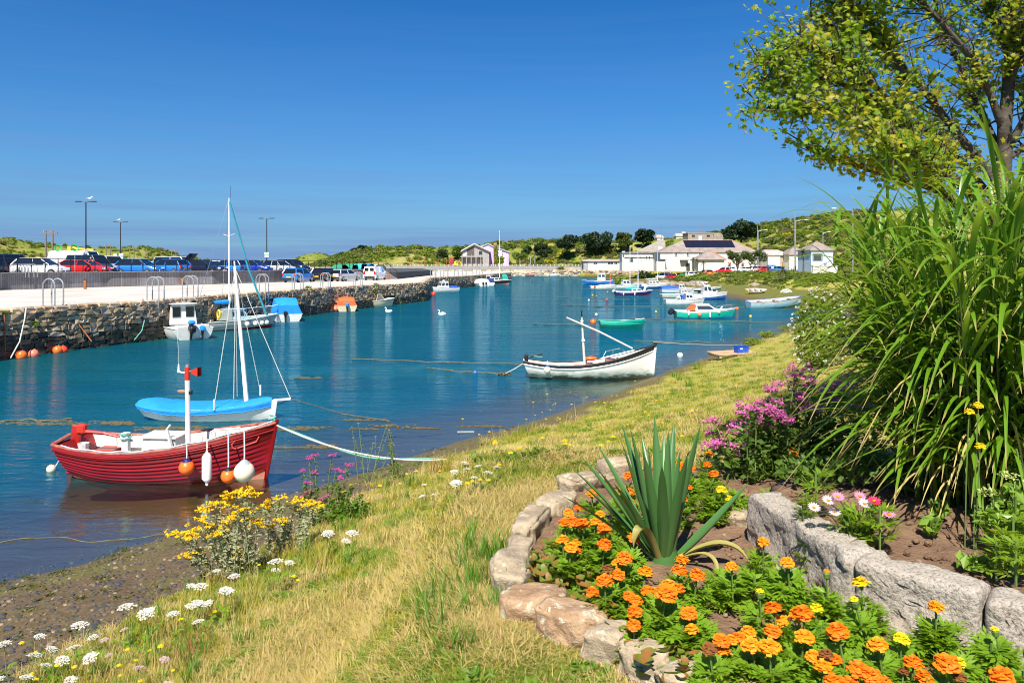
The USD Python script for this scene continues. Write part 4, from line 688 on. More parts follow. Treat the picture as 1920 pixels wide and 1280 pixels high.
# bank: rocks, scrub, flowers, harbour-side wall
rk = np.random.default_rng(17)
ROCKM = mat('shore_rock', (.13, .10, .075), .9, .35, 1.5, .7, 6, col2=(.33, .27, .2))
def rock_mesh(seed, d, sub=2, rough=.35):
    m = trimesh.creation.icosphere(sub); v = np.array(m.vertices); v = v * (1 + (meshkit.fbm(v * 1.3 + seed * 7.1, 3, seed) - .5)[:, None] * rough * 2); v = np.sign(v) * np.abs(v) ** .85; return v * np.asarray(d) / 2, m.faces
for i in range(80):
    u = rk.uniform(1190, 1330); v = np.interp(u, [1190, 1330], [523, 533]) + rk.uniform(-3, 5); p = G(u, v, .9 - (v - 525) * .05); s = rk.uniform(.4, 1.25)
    obj('shore_rock', tuple([rock_mesh(i, (s * 1.3, s, s * .8))[0] + (p[0], p[1], float(ground_z(p[0], p[1])) + s * .15), rock_mesh(i, (1, 1, 1))[1]]), ROCKM, 'brown boulder in the rock armour below the inn bank', 'rock', 'rocks along the far shore below the inn', smooth=40)
for u, v, s, lb in ((1416, 533, .95, 'pale boulder on the green mud above the yellow dinghy'),):
    p = G(u, v, 1.0); vv, ff = rock_mesh(77, (s * 1.6, s, s * .9)); obj('boulder', (vv + (p[0], p[1], float(ground_z(p[0], p[1])) + .2), ff), ROCKM, lb, 'rock', smooth=40)
pts, sc, ix = [], [], []
for i in range(2600):
    u = rk.uniform(1165, 1620); y = rk.uniform(105, 182) if u > 1330 else rk.uniform(140, 190); x = (u - 960) / FPX * y; dd = float(shore_d(x, y))
    if dd < (9 if u < 1330 else 12) + rk.uniform(-2, 4): continue
    hh = rk.uniform(.5, 1.1) * (1.4 if u < 1330 else .8); pts.append((x, y, float(ground_z(x, y)) - .1)); sc.append((hh * 1.2, hh * 1.2, hh * .8)); ix.append(rk.choice(4, p=[.08, .24, .5, .18]))
scatter('bank_scrub', BUSH, np.array(pts), rk.uniform(0, 6.28, len(pts)), np.array(sc), np.array(ix), 'green and yellowish scrub covering the bank below the village', 'scrub')
for u, v, w, m, lb in ((1208, 512, 3.0, 0, 'dark round bush at the left end of the inn bank'), (1165, 516, 2.6, 2, 'bright green bush on the shore below the white house'), (1480, 506, 2.0, 2, 'green bush right of the two people')):
    p = G(u, v, 1.9); t = thing('bush', lb, 'bush', (p[0], p[1], float(ground_z(p[0], p[1]))), 0, None, w); part(t, 'leaves', bush_mesh(420, int(u), .12), SCRUB[m])
p = G(1487, 512, 2.3); t = thing('blue_flower_bed', 'clump of violet blue agapanthus flowers on the far lawn', 'flowers', (p[0], p[1], 2.35)); part(t, 'flowers', foliage(blob(130, rk, (2.4, 1, .5), (0, 0, .8), .1), .13, rk), leafmat('violet_flowers', (.2, .2, .6), (.35, .34, .75), .2)); part(t, 'leaves', foliage(blob(200, rk, (2.5, 1.1, .45), (0, 0, .35), .1), .2, rk), SCRUB[2])
# ---------------------------------------------------------------- cars
def paint(n, c): return mat('car_paint_' + n, c, .28, .03, 2, coat=.6)
CARP = {n: paint(n, c) for n, c in (('red', (.55, .012, .012)), ('blue', (.02, .16, .52)), ('deep_blue', (.01, .04, .33)), ('navy', (.012, .016, .04)), ('black', (.012, .011, .012)), ('white', (.78, .78, .78)), ('silver', (.45, .47, .5)), ('grey', (.16, .17, .18)), ('dark_green', (.02, .045, .05)), ('orange', (.62, .09, .02)), ('taupe', (.25, .21, .2)))}
CARG = glassmat('car_glass', (.012, .016, .02)); TYRE = mat('tyre_rubber', (.012, .012, .012), .85, .2); RIM = mat('alloy_rim', (.42, .43, .44), .35, .1, metal=.7); LAMP = mat('headlamp_glass', (.62, .65, .68), .12, .1, coat=.8); TAIL = mat('tail_lamp_red', (.5, .01, .01), .2, .1, coat=.6); PLATEY = mat('number_plate_yellow', (.75, .55, .03), .5, .03); PLATEW = mat('number_plate_white', (.75, .75, .73), .5, .03)
KIND = {  # length, width, belt, roof, bonnet, x of: nose-cowl, roof front, roof rear, tail of glass
    'hatch': (4.0, 1.72, .92, 1.46, .86, 1.05, .35, -1.45, -1.85), 'saloon': (4.55, 1.75, .92, 1.40, .86, 1.1, .35, -1.1, -1.75), 'estate': (4.6, 1.78, .93, 1.45, .87, 1.2, .45, -1.9, -2.15), 'mpv': (4.6, 1.85, 1.0, 1.78, .98, 1.55, .8, -1.95, -2.2),
    'suv': (4.3, 1.85, 1.02, 1.62, .98, 1.1, .45, -1.7, -2.02), 'van': (4.1, 1.75, 1.02, 1.82, .98, 1.3, .65, -1.98, -2.02), 'minibus': (5.6, 2.05, 1.25, 2.42, 1.15, 2.2, 1.6, -2.65, -2.75)}
CARN = [0]
def car(p, yaw, kind, col, label, panel=False, group=None, boot=False):
    L, W, belt, top, hood, xc, xf_, xr, xt = KIND[kind]; B = CARP[col]; t = thing('parked_car' if kind not in ('van', 'minibus') else 'parked_van', label, 'car' if kind not in ('van', 'minibus') else 'van', p, yaw, group, 1.07 if p[2] == CPZ else 1.0); h = W / 2
    st = [(-L / 2, .80, .5, belt - .22), (-L / 2 + .1, .93, .3, belt - .04), (xt + .02, .98, .22, belt), (-L * .15, 1.0, .2, belt), (xc - .1, 1.0, .2, belt), (xc, .99, .2, hood + .04), (L / 2 - .45, .95, .22, hood - .08), (L / 2 - .12, .86, .28, hood - .22), (L / 2, .72, .42, hood - .38)]
    g = np.array([[(x, s * h * w * k, zz) for s, k, zz in ((-1, .86, zb), (-1, 1, zb + .18), (-1, 1.0, zb + (zt - zb) * .62), (-1, .95, zt - .03), (-1, .88, zt), (0, 1, zt + .025), (1, .88, zt), (1, .95, zt - .03), (1, 1.0, zb + (zt - zb) * .62), (1, 1, zb + .18), (1, .86, zb))] for x, w, zb, zt in st])
    m = MB().grid(g, True, True)
    for k, o in ((0, 1), (len(st) - 1, -1)): m.add(g[k], [(0, i, i + 1)[::o] for i in range(1, 10)])
    part(t, 'body', m, B, 35)
    a, b = .94 * h, .74 * h
    lo = [(xc, a), (xt, a)]; hi = [(xf_, b), (xr, b)]
    v = np.array([(xc, -a, belt), (xt, -a, belt), (xt, a, belt), (xc, a, belt), (xf_, -b, top - .07), (xr, -b, top - .07), (xr, b, top - .07), (xf_, b, top - .07)])
    part(t, 'windows', MB().add(v, [(0, 4, 5, 1), (2, 6, 7, 3), (3, 7, 4, 0), (1, 5, 6, 2)]), B if panel else CARG)
    if panel:
        x0 = xc - .28; part(t, 'windscreen', MB().add(np.array([(xc + .012, -a * .9, belt + .03), (xc + .012, a * .9, belt + .03), (xf_ + .03, b * .92, top - .1), (xf_ + .03, -b * .92, top - .1)]), [(0, 1, 2, 3)]), CARG)
        for s in (-1, 1): part(t, 'side_window', MB().add(np.array([(xc - .12, s * (a + .01), belt + .04), (xc - 1.0, s * (a + .01), belt + .04), (xc - 1.0, s * (b + .035), top - .16), (xf_ - .05, s * (b + .035), top - .16)]), [(0, 1, 2, 3)][::1]), CARG)
        for s in (-1, 1): part(t, 'rear_window', MB().box((xt - .045, s * .36, (belt + top) / 2), (.03, .5, (top - belt) * .5)), CARG)
    part(t, 'roof', MB().add(np.array([(xf_ + .04, -b - .02, top - .07), (xr - .05, -b - .02, top - .07), (xr - .05, b + .02, top - .07), (xf_ + .04, b + .02, top - .07), (xf_ - .12, -b * .8, top), (xr + .1, -b * .8, top), (xr + .1, b * .8, top), (xf_ - .12, b * .8, top)]), [(4, 7, 6, 5), (0, 4, 5, 1), (1, 5, 6, 2), (2, 6, 7, 3), (3, 7, 4, 0), (0, 1, 2, 3)]), B)
    xm = (xc + xr) / 2 - .1
    for s in (-1, 1):
        for x0, x1, w in ((xc, xf_, .05), (xm, xm, .06), (xt, xr, .09)): part(t, 'pillar', MB().tube([(x0, s * (a + .008), belt), (x1, s * (b + .008), top - .07)], w * .7, 4), B)
    if boot: part(t, 'open_tailgate', MB().box((xr - .35, 0, top + .28), (1.0, b * 2, .07), 0, 0, -.75), B)
    r = .31 if kind not in ('suv', 'minibus') else .35
    for x in (L / 2 - .78, -L / 2 + .72):
        for s in (-1, 1):
            w = part(t, 'wheel', MB().lathe([(.02, -.1), (r * .9, -.1), (r, -.06), (r, .06), (r * .9, .1), (.02, .1)], 14).v and (lambda q: (np.stack([q[0][:, 0] + x, q[0][:, 2] + s * (h - .1), q[0][:, 1] + r], 1), q[1]))(MB().lathe([(.02, -.1), (r * .9, -.1), (r, -.06), (r, .06), (r * .9, .1), (.02, .1)], 14).get()), TYRE, 30)
            q = MB().lathe([(.01, -.02), (r * .35, 0), (r * .64, -.015), (r * .64, .02), (.01, .02)], 10).get(); part(w, 'rim', (np.stack([q[0][:, 0] + x, q[0][:, 2] * 1 + s * (h + .008), q[0][:, 1] + r], 1), q[1]), RIM)
    for s in (-1, 1):
        part(t, 'headlight', MB().box((L / 2 - .2, s * h * .68, hood - .24), (.26, .34, .17), s * -.35, .04), LAMP); part(t, 'tail_light', MB().box((-L / 2 + .07, s * h * .8, belt - .16 if kind != 'van' else belt - .05), (.16, .24, .3 if kind not in ('mpv', 'van') else .5), 0, .03), TAIL)
        part(t, 'mirror', MB().box((xc - .25, s * (h + .07), belt + .03), (.12, .18, .13), 0, .03), B)
    part(t, 'number_plate', MB().box((-L / 2 - .03, 0, .62), (.02, .52, .12)), PLATEY); part(t, 'front_plate', MB().box((L / 2 + .03, 0, .42), (.04, .52, .12)), PLATEW)
    part(t, 'rear_bumper', MB().box((-L / 2 + .02, 0, .40), (.14, W * .84, .22), 0, .05), B if kind == 'hatch' else BLACK)
    return t
def cp(u, y, z=CPZ):
    y = max(float(np.interp(u, [0, 200, 400, 640, 745], [57.8, 66.5, 76, 98, 105])), y) + 2.6
    p = PX(u, 500, y); return (p[0], p[1], z)
car(cp(-12, 60), -1.9, 'mpv', 'navy', 'dark navy people carrier cut by the left picture edge')
car(cp(-18, 66), 0.2, 'saloon', 'red', 'red car just inside the left picture edge')
car(cp(38, 74), .3, 'estate', 'grey', 'dark grey estate car behind the cycle hoops'); car(cp(62, 82), .2, 'hatch', 'black', 'black hatchback behind the white hatchback roof')
car(cp(77, 60), .05, 'hatch', 'white', 'white hatchback in front, between the cycle hoops and red saloon')
car(cp(146, 82), -.1, 'minibus', 'white', 'tall white minibus behind the red saloon', True); car(cp(172, 68), -.25, 'van', 'dark_green', 'dark green van behind the red saloon', False); car(cp(202, 72), -.5, 'mpv', 'silver', 'silver people carrier between the dark van and blue hatchback')
car(cp(156, 60), 0, 'saloon', 'red', 'bright red saloon parked side-on under the tallest lamp'); car(cp(222, 76), -.4, 'estate', 'navy', 'dark navy car nose showing right of the red saloon')
car(cp(90, 95), .1, 'mpv', 'white', 'white people carrier far behind the white hatchback')
car(cp(262, 64), -.1, 'hatch', 'blue', 'bright blue hatchback under the smaller lamp, nose to the right'); car(cp(315, 68), PI - .25, 'hatch', 'blue', 'bright blue hatchback with tail lamp, second of the two blue ones')
car(cp(332, 78), -.15, 'mpv', 'silver', 'big silver people carrier behind the second blue hatchback'); car(cp(382, 75), -.2, 'saloon', 'navy', 'dark saloon with its boot lid raised', boot=True); car(cp(408, 95), 0, 'estate', 'white', 'white car in the back row right of the raised boot')
car(cp(428, 80), PI - .2, 'hatch', 'blue', 'blue hatchback just left of the tall mast'); car(cp(474, 80), -.15, 'hatch', 'deep_blue', 'deep blue hatchback just right of the tall mast'); car(cp(512, 90), -.3, 'estate', 'taupe', 'taupe grey estate car under the third lamp'); car(cp(522, 88), -.5, 'hatch', 'silver', 'silver hatchback squeezed beside the taupe estate'); car(cp(548, 95), -.4, 'suv', 'navy', 'dark navy car last in the row by the railing')
car(cp(360, 100), .1, 'hatch', 'grey', 'grey hatchback far back behind the silver people carrier'); car(cp(300, 100), .1, 'saloon', 'white', 'white saloon far back behind the blue hatchbacks')
def qp(u, v): return tuple(G(u, v, QZ))
car(qp(560, 529.0), 1.32, 'suv', 'blue', 'blue car parked on the quay seen from behind'); car(qp(611, 527.4), 1.3, 'suv', 'black', 'black car on the quay between the blue and grey ones'); car(qp(646, 526.8), 1.22, 'estate', 'silver', 'silver grey estate car on the quay'); car(qp(704, 525.0), 1.36, 'van', 'white', 'small white van on the quay by the end of the boarded wall', True)
def vp(u, y=184): p = PX(u, 500, y); return (p[0], p[1], float(ground_z(p[0], p[1])) + .02)
car(vp(1245, 190), 2.6, 'van', 'silver', 'silver grey van left of the inn door'); car(vp(1257, 188), 1.9, 'hatch', 'red', 'red hatchback between the grey van and green bin'); car(vp(1301, 182), .2, 'hatch', 'white', 'white hatchback before the small palms'); car(vp(1328, 176), 1.5, 'hatch', 'orange', 'orange car seen from behind at the annex wall'); car(vp(1322, 180), 1.4, 'hatch', 'black', 'dark car half hidden by the orange car')
car(vp(1357, 180), 2.6, 'hatch', 'red', 'red car at the right corner of the annex'); car(vp(1371, 180), .1, 'hatch', 'white', 'white hatchback between the street tree trunks'); car(vp(1395, 178), PI, 'saloon', 'white', 'white saloon right of the street tree trunks'); car(vp(1421, 182), .1, 'hatch', 'silver', 'silver hatchback behind the slim street lamp'); car(vp(1432, 180), PI, 'hatch', 'red', 'red car left of the blue gazebo'); car(vp(1458, 176), .1, 'hatch', 'blue', 'blue car right of the two people')
p = vp(1279, 186); t = thing('green_bin', 'green wheeled bin before the white inn', 'bin', p); part(t, 'bin', MB().box((0, 0, .7), (1.2, .9, 1.1), 0, .06), mat('bin_green', (.03, .2, .08), .5)); part(t, 'lid', MB().box((0, 0, 1.3), (1.26, .98, .1), 0, .03), mat('bin_green_lid', (.02, .15, .06), .5)); part(t, 'wheel', MB().box((0, 0, .08), (1.0, .7, .14), 0, .03), BLACK)
p = vp(1446, 172); t = thing('blue_gazebo', 'bright blue canopy standing behind the two people', 'gazebo', p); part(t, 'canopy', MB().add(np.array([(-.95, -.9, 1.35), (.95, -.9, 1.35), (.95, .9, 1.35), (-.95, .9, 1.35), (-.7, -.6, 1.75), (.7, -.6, 1.75), (.7, .6, 1.75), (-.7, .6, 1.75)]), [(4, 5, 6, 7), (0, 1, 5, 4), (1, 2, 6, 5), (2, 3, 7, 6), (3, 0, 4, 7)]), BLUEP)
for x in (-.85, .85):
    for y in (-.8, .8): part(t, 'pole', MB().tube([(x, y, 0), (x, y, 1.4)], .03, 5), GALV)
# people
SKIN = mat('skin', (.48, .27, .18), .6, .05); HAIR = mat('dark_hair', (.03, .02, .015), .8, .1)
import manifold3d as m3
def person(p, yaw, label, top, legs, h=1.7, arm=.12, stride=.12):
    t = thing('person', label, 'person', p, yaw, None, h / 1.75)
    def chain(*js):
        out = None
        for (a, ra), (b, rb) in zip(js[:-1], js[1:]):
            s = m3.Manifold.batch_hull([m3.Manifold.sphere(ra, 14).translate(a), m3.Manifold.sphere(rb, 14).translate(b)]); out = s if out is None else out + s
        return out
    S = lambda sy, st: chain(((0, sy * .09, .92), .1), ((st * .4, sy * .095, .5), .065), ((st - .03, sy * .1, .09), .045), ((st + .12, sy * .11, .045), .04))
    low = S(1, stride) + S(-1, -stride) + chain(((0, -.06, .95), .12), ((0, .06, .95), .12))
    A = lambda sy: chain(((0, sy * .19, 1.42), .062), ((-.03, sy * .25, 1.15), .046), ((.06, sy * .26, .92), .034))
    up = m3.Manifold.batch_hull([m3.Manifold.sphere(.12, 14).translate((0, y, .98)) for y in (-.06, .06)] + [m3.Manifold.sphere(.1, 14).translate((0, y, 1.38)) for y in (-.12, .12)]) + A(1) + A(-1)
    hd = chain(((0, 0, 1.46), .055), ((.01, 0, 1.56), .055)) + m3.Manifold.sphere(.1, 20).scale((1.05, .82, 1.2)).translate((.015, 0, 1.64)) + m3.Manifold.sphere(.018, 8).translate((.12, 0, 1.63)) + m3.Manifold.sphere(.02, 8).translate((.0, .085, 1.63)) + m3.Manifold.sphere(.02, 8).translate((.0, -.085, 1.63))
    for sy in (-1, 1):
        hd = hd + chain(((.06, sy * .26, .92), .03), ((.08, sy * .26, .86), .032), ((.09, sy * .255, .78), .018)) + chain(((.085, sy * .25, .87), .016), ((.12, sy * .235, .83), .011))
    part(t, 'body', (hd + low).refine_to_length(.06), SKIN, True); part(t, 'shirt', up.refine_to_length(.06), top, True); part(t, 'trousers', low.refine_to_length(.06).scale((1.06, 1.06, 1.0)), legs, True)
    part(t, 'hair', m3.Manifold.sphere(.108, 16).scale((1.02, .88, 1.1)).translate((-.012, 0, 1.67)) - m3.Manifold.cube((.3, .4, .3), True).translate((.17, 0, 1.58)), HAIR, True); return t
p = vp(1440.5, 165); person(p, 1.5, 'person in a dark jacket and red top walking towards the inn', mat('dark_jacket', (.03, .02, .025), .8), mat('dark_trousers', (.02, .02, .025), .8))
p = vp(1448.5, 164); person(p, 1.6, 'person in a pale blue shirt and blue jeans beside the one in dark clothes', mat('pale_blue_shirt', (.5, .56, .7), .8), mat('blue_jeans', (.03, .06, .2), .8))
p = cp(170.5, 59); person(p, -1.4, 'person in an orange brown top standing at the dark van by the red saloon', mat('orange_brown_top', (.45, .2, .06), .8), BLACK)
# ---------------------------------------------------------------- boats
def hullpaint(n, c, c2=None, rough=.35): return mat('hull_' + n, c, rough, .12, 2.5, .12, 14, col2=c2, bdist=.01)
HP = {n: hullpaint(n, c) for n, c in (('white', (.58, .57, .54)), ('cream', (.52, .44, .29)), ('blue', (.015, .13, .42)), ('navy', (.012, .03, .16)), ('green', (.0, .36, .25)), ('deep_green', (.0, .17, .13)), ('black', (.014, .014, .016)), ('grey', (.34, .36, .33)), ('pale_blue', (.30, .48, .55)), ('red', (.42, .015, .018)), ('yellow', (.7, .5, .03)), ('teal', (.02, .28, .36)))}
CLOTH = {n: mat('canvas_' + n, c, .75, .12, 3, .5, 5, bdist=.05) for n, c in (('blue', (.005, .22, .68)), ('royal', (.01, .08, .42)), ('orange', (.52, .11, .025)), ('navy', (.015, .03, .16)), ('green', (.0, .3, .19)), ('teal', (.0, .42, .38)), ('white', (.6, .6, .58)))}
SPARW = mat('white_spar', (.72, .71, .68), .4, .12, 3); WOOD = mat('varnished_wood', (.36, .19, .08), .5, .3, 2); PINKB = mat('faded_antifoul', (.38, .12, .08), .7, .3, 4, col2=(.5, .22, .15)); CHROME = mat('stainless_rail', (.6, .6, .6), .2, .1, metal=.9)
class Hull:
    def __init__(s, L, B, fs, fm, fb, draft=.3, tw=.75, rake=.25, q=.62, n=15, bowp=2.3):
        s.__dict__.update(L=L, B=B, fs=fs, fm=fm, fb=fb, draft=draft, tw=tw, rake=rake, q=q, n=n, bowp=bowp)
    def pt(s, a, t, side, off=0.0):          # a: along (0 stern, 1 bow), t: 0 keel to 1 sheer
        a, t = np.broadcast_arrays(np.asarray(a, float), np.asarray(t, float))
        b = s.B / 2 * np.where(a < .45, 1 - (1 - s.tw) * (1 - a / .45) ** 2, 1 - np.clip((a - .45) / .55, 0, 1) ** s.bowp)
        zs = s.fs * (a - .45) * (a - 1) / .45 + s.fm * a * (1 - a) / (.45 * .55) + s.fb * a * (a - .45) / .55
        zk = -s.draft * (1 - np.clip((a - .82) / .18, 0, 1) ** 2 * .25) + np.clip(.18 - a, 0, 1) * s.draft * 1.6
        q = s.q + .75 * a ** 5
        y = b * np.sin(PI / 2 * np.clip(t, 0, 1)) ** q + .012 + off * np.clip((1 - a) * 12, 0, 1); z = zk + (zs - zk) * t
        x = a * s.L + s.rake * (z / s.fb) * a ** 4 - .06 * (z / s.fs) * (1 - a) ** 4
        return np.stack([x - s.L / 2, side * y, z], -1)
    def band(s, t0, t1, m=4, off=0.0, n=None):
        a = np.linspace(0, 1, n or s.n); t = np.linspace(t0, t1, m); mb = MB()
        for sd in (-1, 1): mb.grid(s.pt(a[:, None], t[None, :], sd, off), flip=sd < 0)
        return mb
    def transom(s, t0=0, t1=1, x=.0, m=6):
        t = np.linspace(t0, t1, m); l, r = s.pt(0, t, -1), s.pt(0, t, 1); l[:, 0] += x; r[:, 0] += x; return MB().grid(np.stack([l, r], 1), flip=False)
    def deck(s, a0, a1, t=.95, n=10, drop=0.0, inset=0.02):
        a = np.linspace(a0, a1, n); l, r = s.pt(a, t, -1), s.pt(a, t, 1); l[:, 1] = np.minimum(l[:, 1] + inset, 0); r[:, 1] = np.maximum(r[:, 1] - inset, 0)
        c = (l + r) / 2 + (0, 0, .03); g = np.stack([l, c, r], 1); g[..., 2] -= drop; return MB().grid(g, flip=False)
    def rail(s, r=.025, t=1.0, off=.01, a0=0, a1=1):
        a = np.linspace(a0, a1, 18); mb = MB()
        for sd in (-1, 1): mb.tube(s.pt(a, t, sd, off), r, 6)
        return mb
def outboard(par, x, y, z, cowl, tilt=.0, sc=1.0, cover=None):
    def R(p): p = np.array(p, float) * sc; c, n = math.cos(tilt), math.sin(tilt); return (x + p[0] * c - p[2] * n, y + p[1], z + p[0] * n + p[2] * c)
    m = MB(); v, f = MB().box((0, 0, 0), (.46, .3, .36), 0, .07).get(); m.add([R(q + (-.22, 0, .28)) for q in v], f)
    o = part(par, 'outboard_motor', m, cover or BLACK)
    part(o, 'leg', MB().tube([R((-.2, 0, .12)), R((-.2, 0, -.3)), R((-.22, 0, -.62))], [.09, .06, .05], 6).tube([R((-.4, 0, -.6)), R((.0, 0, -.6))], [.05, .06], 6).tube([R((0, 0, .05)), R((-.2, 0, .05))], .06, 5), BLACK)
    m = MB()
    for k in range(3): c, n = math.cos(k * 2.1), math.sin(k * 2.1); m.add([R((-.42, .02 * n, -.6 + .02 * c)), R((-.44, .13 * n + .04, -.6 + .13 * c)), R((-.4, .13 * n - .04, -.6 + .13 * c))], [(0, 1, 2)])
    part(o, 'propeller', m, GALV)
def cabin(par, x0, x1, w, z0, h, m, rake=.25, back=.05, wins=2, glass=None, roofm=None, over=.08, wfront=True, taper=.82, frac=(.35, .82)):
    a, b = w / 2, w / 2 * taper
    v = np.array([(x0, -a, z0), (x1, -a * .9, z0), (x1, a * .9, z0), (x0, a, z0), (x0 + back, -b, z0 + h), (x1 - rake, -b * .92, z0 + h), (x1 - rake, b * .92, z0 + h), (x0 + back, b, z0 + h)])
    c = part(par, 'cabin', MB().add(v, [(0, 1, 5, 4), (1, 2, 6, 5), (2, 3, 7, 6), (3, 0, 4, 7), (4, 5, 6, 7)]), m)
    part(c, 'cabin_roof', MB().box(((x0 + back + x1 - rake) / 2, 0, z0 + h + .03), (x1 - rake - x0 - back + over * 2, b * 2 + over, .06), 0, .025), roofm or m)
    g = glass or PANE
    def q(p0, p1, p2, p3, s0, s1, t0, t1, out):
        f = lambda s, t: (p0 + (p1 - p0) * s) * (1 - t) + (p3 + (p2 - p3) * s) * t
        part(c, 'window', MB().add(np.array([f(s0, t0), f(s1, t0), f(s1, t1), f(s0, t1)]) + out, [(0, 1, 2, 3)]), g)
    for k in range(wins):
        s0, s1 = (k + .1) / wins, (k + .88) / wins; q(v[0], v[1], v[5], v[4], s0, s1, *frac, np.array([0, -.012, .004])); q(v[2], v[3], v[7], v[6], 1 - s1, 1 - s0, *frac, np.array([0, .012, .004]))
    if wfront:
        for s0, s1 in ((.08, .47), (.53, .92)): q(v[1], v[2], v[6], v[5], s0, s1, frac[0], frac[1] + .04, np.array([.012, 0, .004]))
    return c
def boat(u, v, yaw, label, hull='white', band=None, foot=None, L=4.5, B=1.8, f=(.55, .5, .8), tw=.8, rake=.3, name='moored_boat', cat='boat', group=None, roll=0, z=0.0, open_=False, pitch=0, p=None, extra=None, deckm=None, railm=None, sc=1.0, bandt=.72, q=None):
    p = G(u, v, z) if p is None else p; t = thing(name, label, cat, (p[0], p[1], z), yaw, group, sc, rx=roll, ry=pitch); H = Hull(L, B, *f, tw=tw, rake=rake, q=q or (.3 if tw > .78 and not open_ else .5)); hm = HP[hull]
    lo = .42 if foot else 0
    part(t, 'hull', H.band(lo, bandt if band else 1.0, 6), hm, 40)
    if foot: part(t, 'boot_top', H.band(0, lo, 4), HP[foot] if isinstance(foot, str) else foot, 40)
    if band: part(t, 'sheer_band', H.band(bandt, 1.0, 3, .008), HP[band], 40)
    part(t, 'transom', H.transom(), hm); part(t, 'rubbing_strake', H.rail(.03), railm or HP['white'])
    if open_:
        part(t, 'inner_hull', H.band(.3, .99, 5, -.04), deckm or HP['white'], 40); part(t, 'floor', H.deck(.01, .93, .55, 12), deckm or HP['grey'])
        for a in (.25, .55, .8): l, r = H.pt(a, .9, -1), H.pt(a, .9, 1); part(t, 'thwart', MB().box(((l + r) / 2), (.24, abs(r[1] - l[1]) - .05, .04)), WOOD)
    else: part(t, 'deck', H.deck(.01, .995, .97, 14), deckm or HP['white'])
    if extra: extra(t, H)
    return t
def mast(t, x, z0, H, r=.05, spread=None, stays=(), m=None, lean=0.0):
    part(t, 'mast', MB().tube([(x, 0, z0), (x + lean * H, 0, z0 + H)], [r, r * .6], 7), m or SPARW)
    if spread: part(t, 'spreader', MB().tube([(x + lean * H * .66, -spread, z0 + H * .68), (x + lean * H * .66, 0, z0 + H * .66), (x + lean * H * .66, spread, z0 + H * .68)], .015, 5), SPARW)
    for s in stays: part(t, 'stay', MB().tube([(x + lean * H, 0, z0 + H)] + list(s), .011, 4), CHROME)
def cover(t, H, a0, a1, h, m, n=12, ridge=.6, name='cover', t_edge=.9):
    a = np.linspace(a0, a1, n); l, r = H.pt(a, t_edge, -1, .03), H.pt(a, t_edge, 1, .03); c = (l + r) / 2; k = np.sin(np.linspace(.35, PI - .3, n)) ** .5; lt, rt = H.pt(a, 1, -1, .02), H.pt(a, 1, 1, .02)
    ml, mr = c + (lt - c) * ridge, c + (rt - c) * ridge; zz = (lt[:, 2] + h * k)[:, None]; ml[:, 2] = zz[:, 0] * .96; mr[:, 2] = zz[:, 0] * .96; c = c.copy(); c[:, 2] = zz[:, 0]
    g = np.stack([l, lt + (0, 0, .02), ml, c, mr, rt + (0, 0, .02), r], 1); part(t, name, MB().grid(g).add(g[0], [(0, i + 1, i) for i in range(1, 6)]).add(g[-1], [(0, i, i + 1) for i in range(1, 6)]), m, 50)
def fend(t, x, y, z, col, r=.11, long=0.0):
    if long: part(t, 'side_fender', MB().lathe([(.01, -long), (r * .7, -long * .9), (r, -long * .6), (r, long * .6), (r * .7, long * .9), (.01, long)], 8, (x, y, z)), FLOAT[col] if col in FLOAT else CLOTH[col], True)
    else: part(t, 'side_fender', MB().ball((x, y, z), r, 2), FLOAT[col], True)
def bowrail(t, H, a0=.62, h=.35):
    for sd in (-1, 1): a = np.linspace(a0, 1, 6); g = H.pt(a, 1, sd); part(t, 'bow_rail', MB().tube([g[0]] + [q + (0, 0, h) for q in g[1:]], .018, 5).tube([g[2], g[2] + (0, 0, h)], .015, 4).tube([g[4], g[4] + (0, 0, h)], .015, 4), CHROME)
# --- along the quay
def e(t, H):
    cabin(t, -.5, 1.3, 1.5, .72, 1.12, HP['white'], .35, .05, 1, roofm=HP['white'], over=.22, frac=(.5, .88)); 
    for y in (-.36, .36): part(t, 'cabin_door_window', MB().box((-.49, y, 1.42), (.05, .42, .55)), CARG)
    part(t, 'lamp', MB().tube([(-.2, 0, 1.9), (-.2, 0, 2.15)], .03, 5), GALV); bowrail(t, H)
    part(t, 'splash_well', MB().box((-1.95, 0, .66), (.5, 1.75, .25), 0, .06), HP['white']); outboard(t, -2.15, .18, .42, BLACK, .35, 1.05); outboard(t, -2.15, -.42, .4, BLACK, .05, .75, CLOTH['blue']); part(t, 'motor_cover', MB().box((-2.4, .18, .95), (.35, .34, .22), 0, .08), CLOTH['blue'])
    for x in (.4, .9, 1.3): fend(t, x, -1.12 + (x - .4) * .18, .35, 'blue', .1, .28)
boat(338, 631, 2.3, 'white cabin boat with two outboard motors moored stern out at the quay', L=4.4, B=2.15, f=(.62, .68, .98), tw=.92, extra=e)
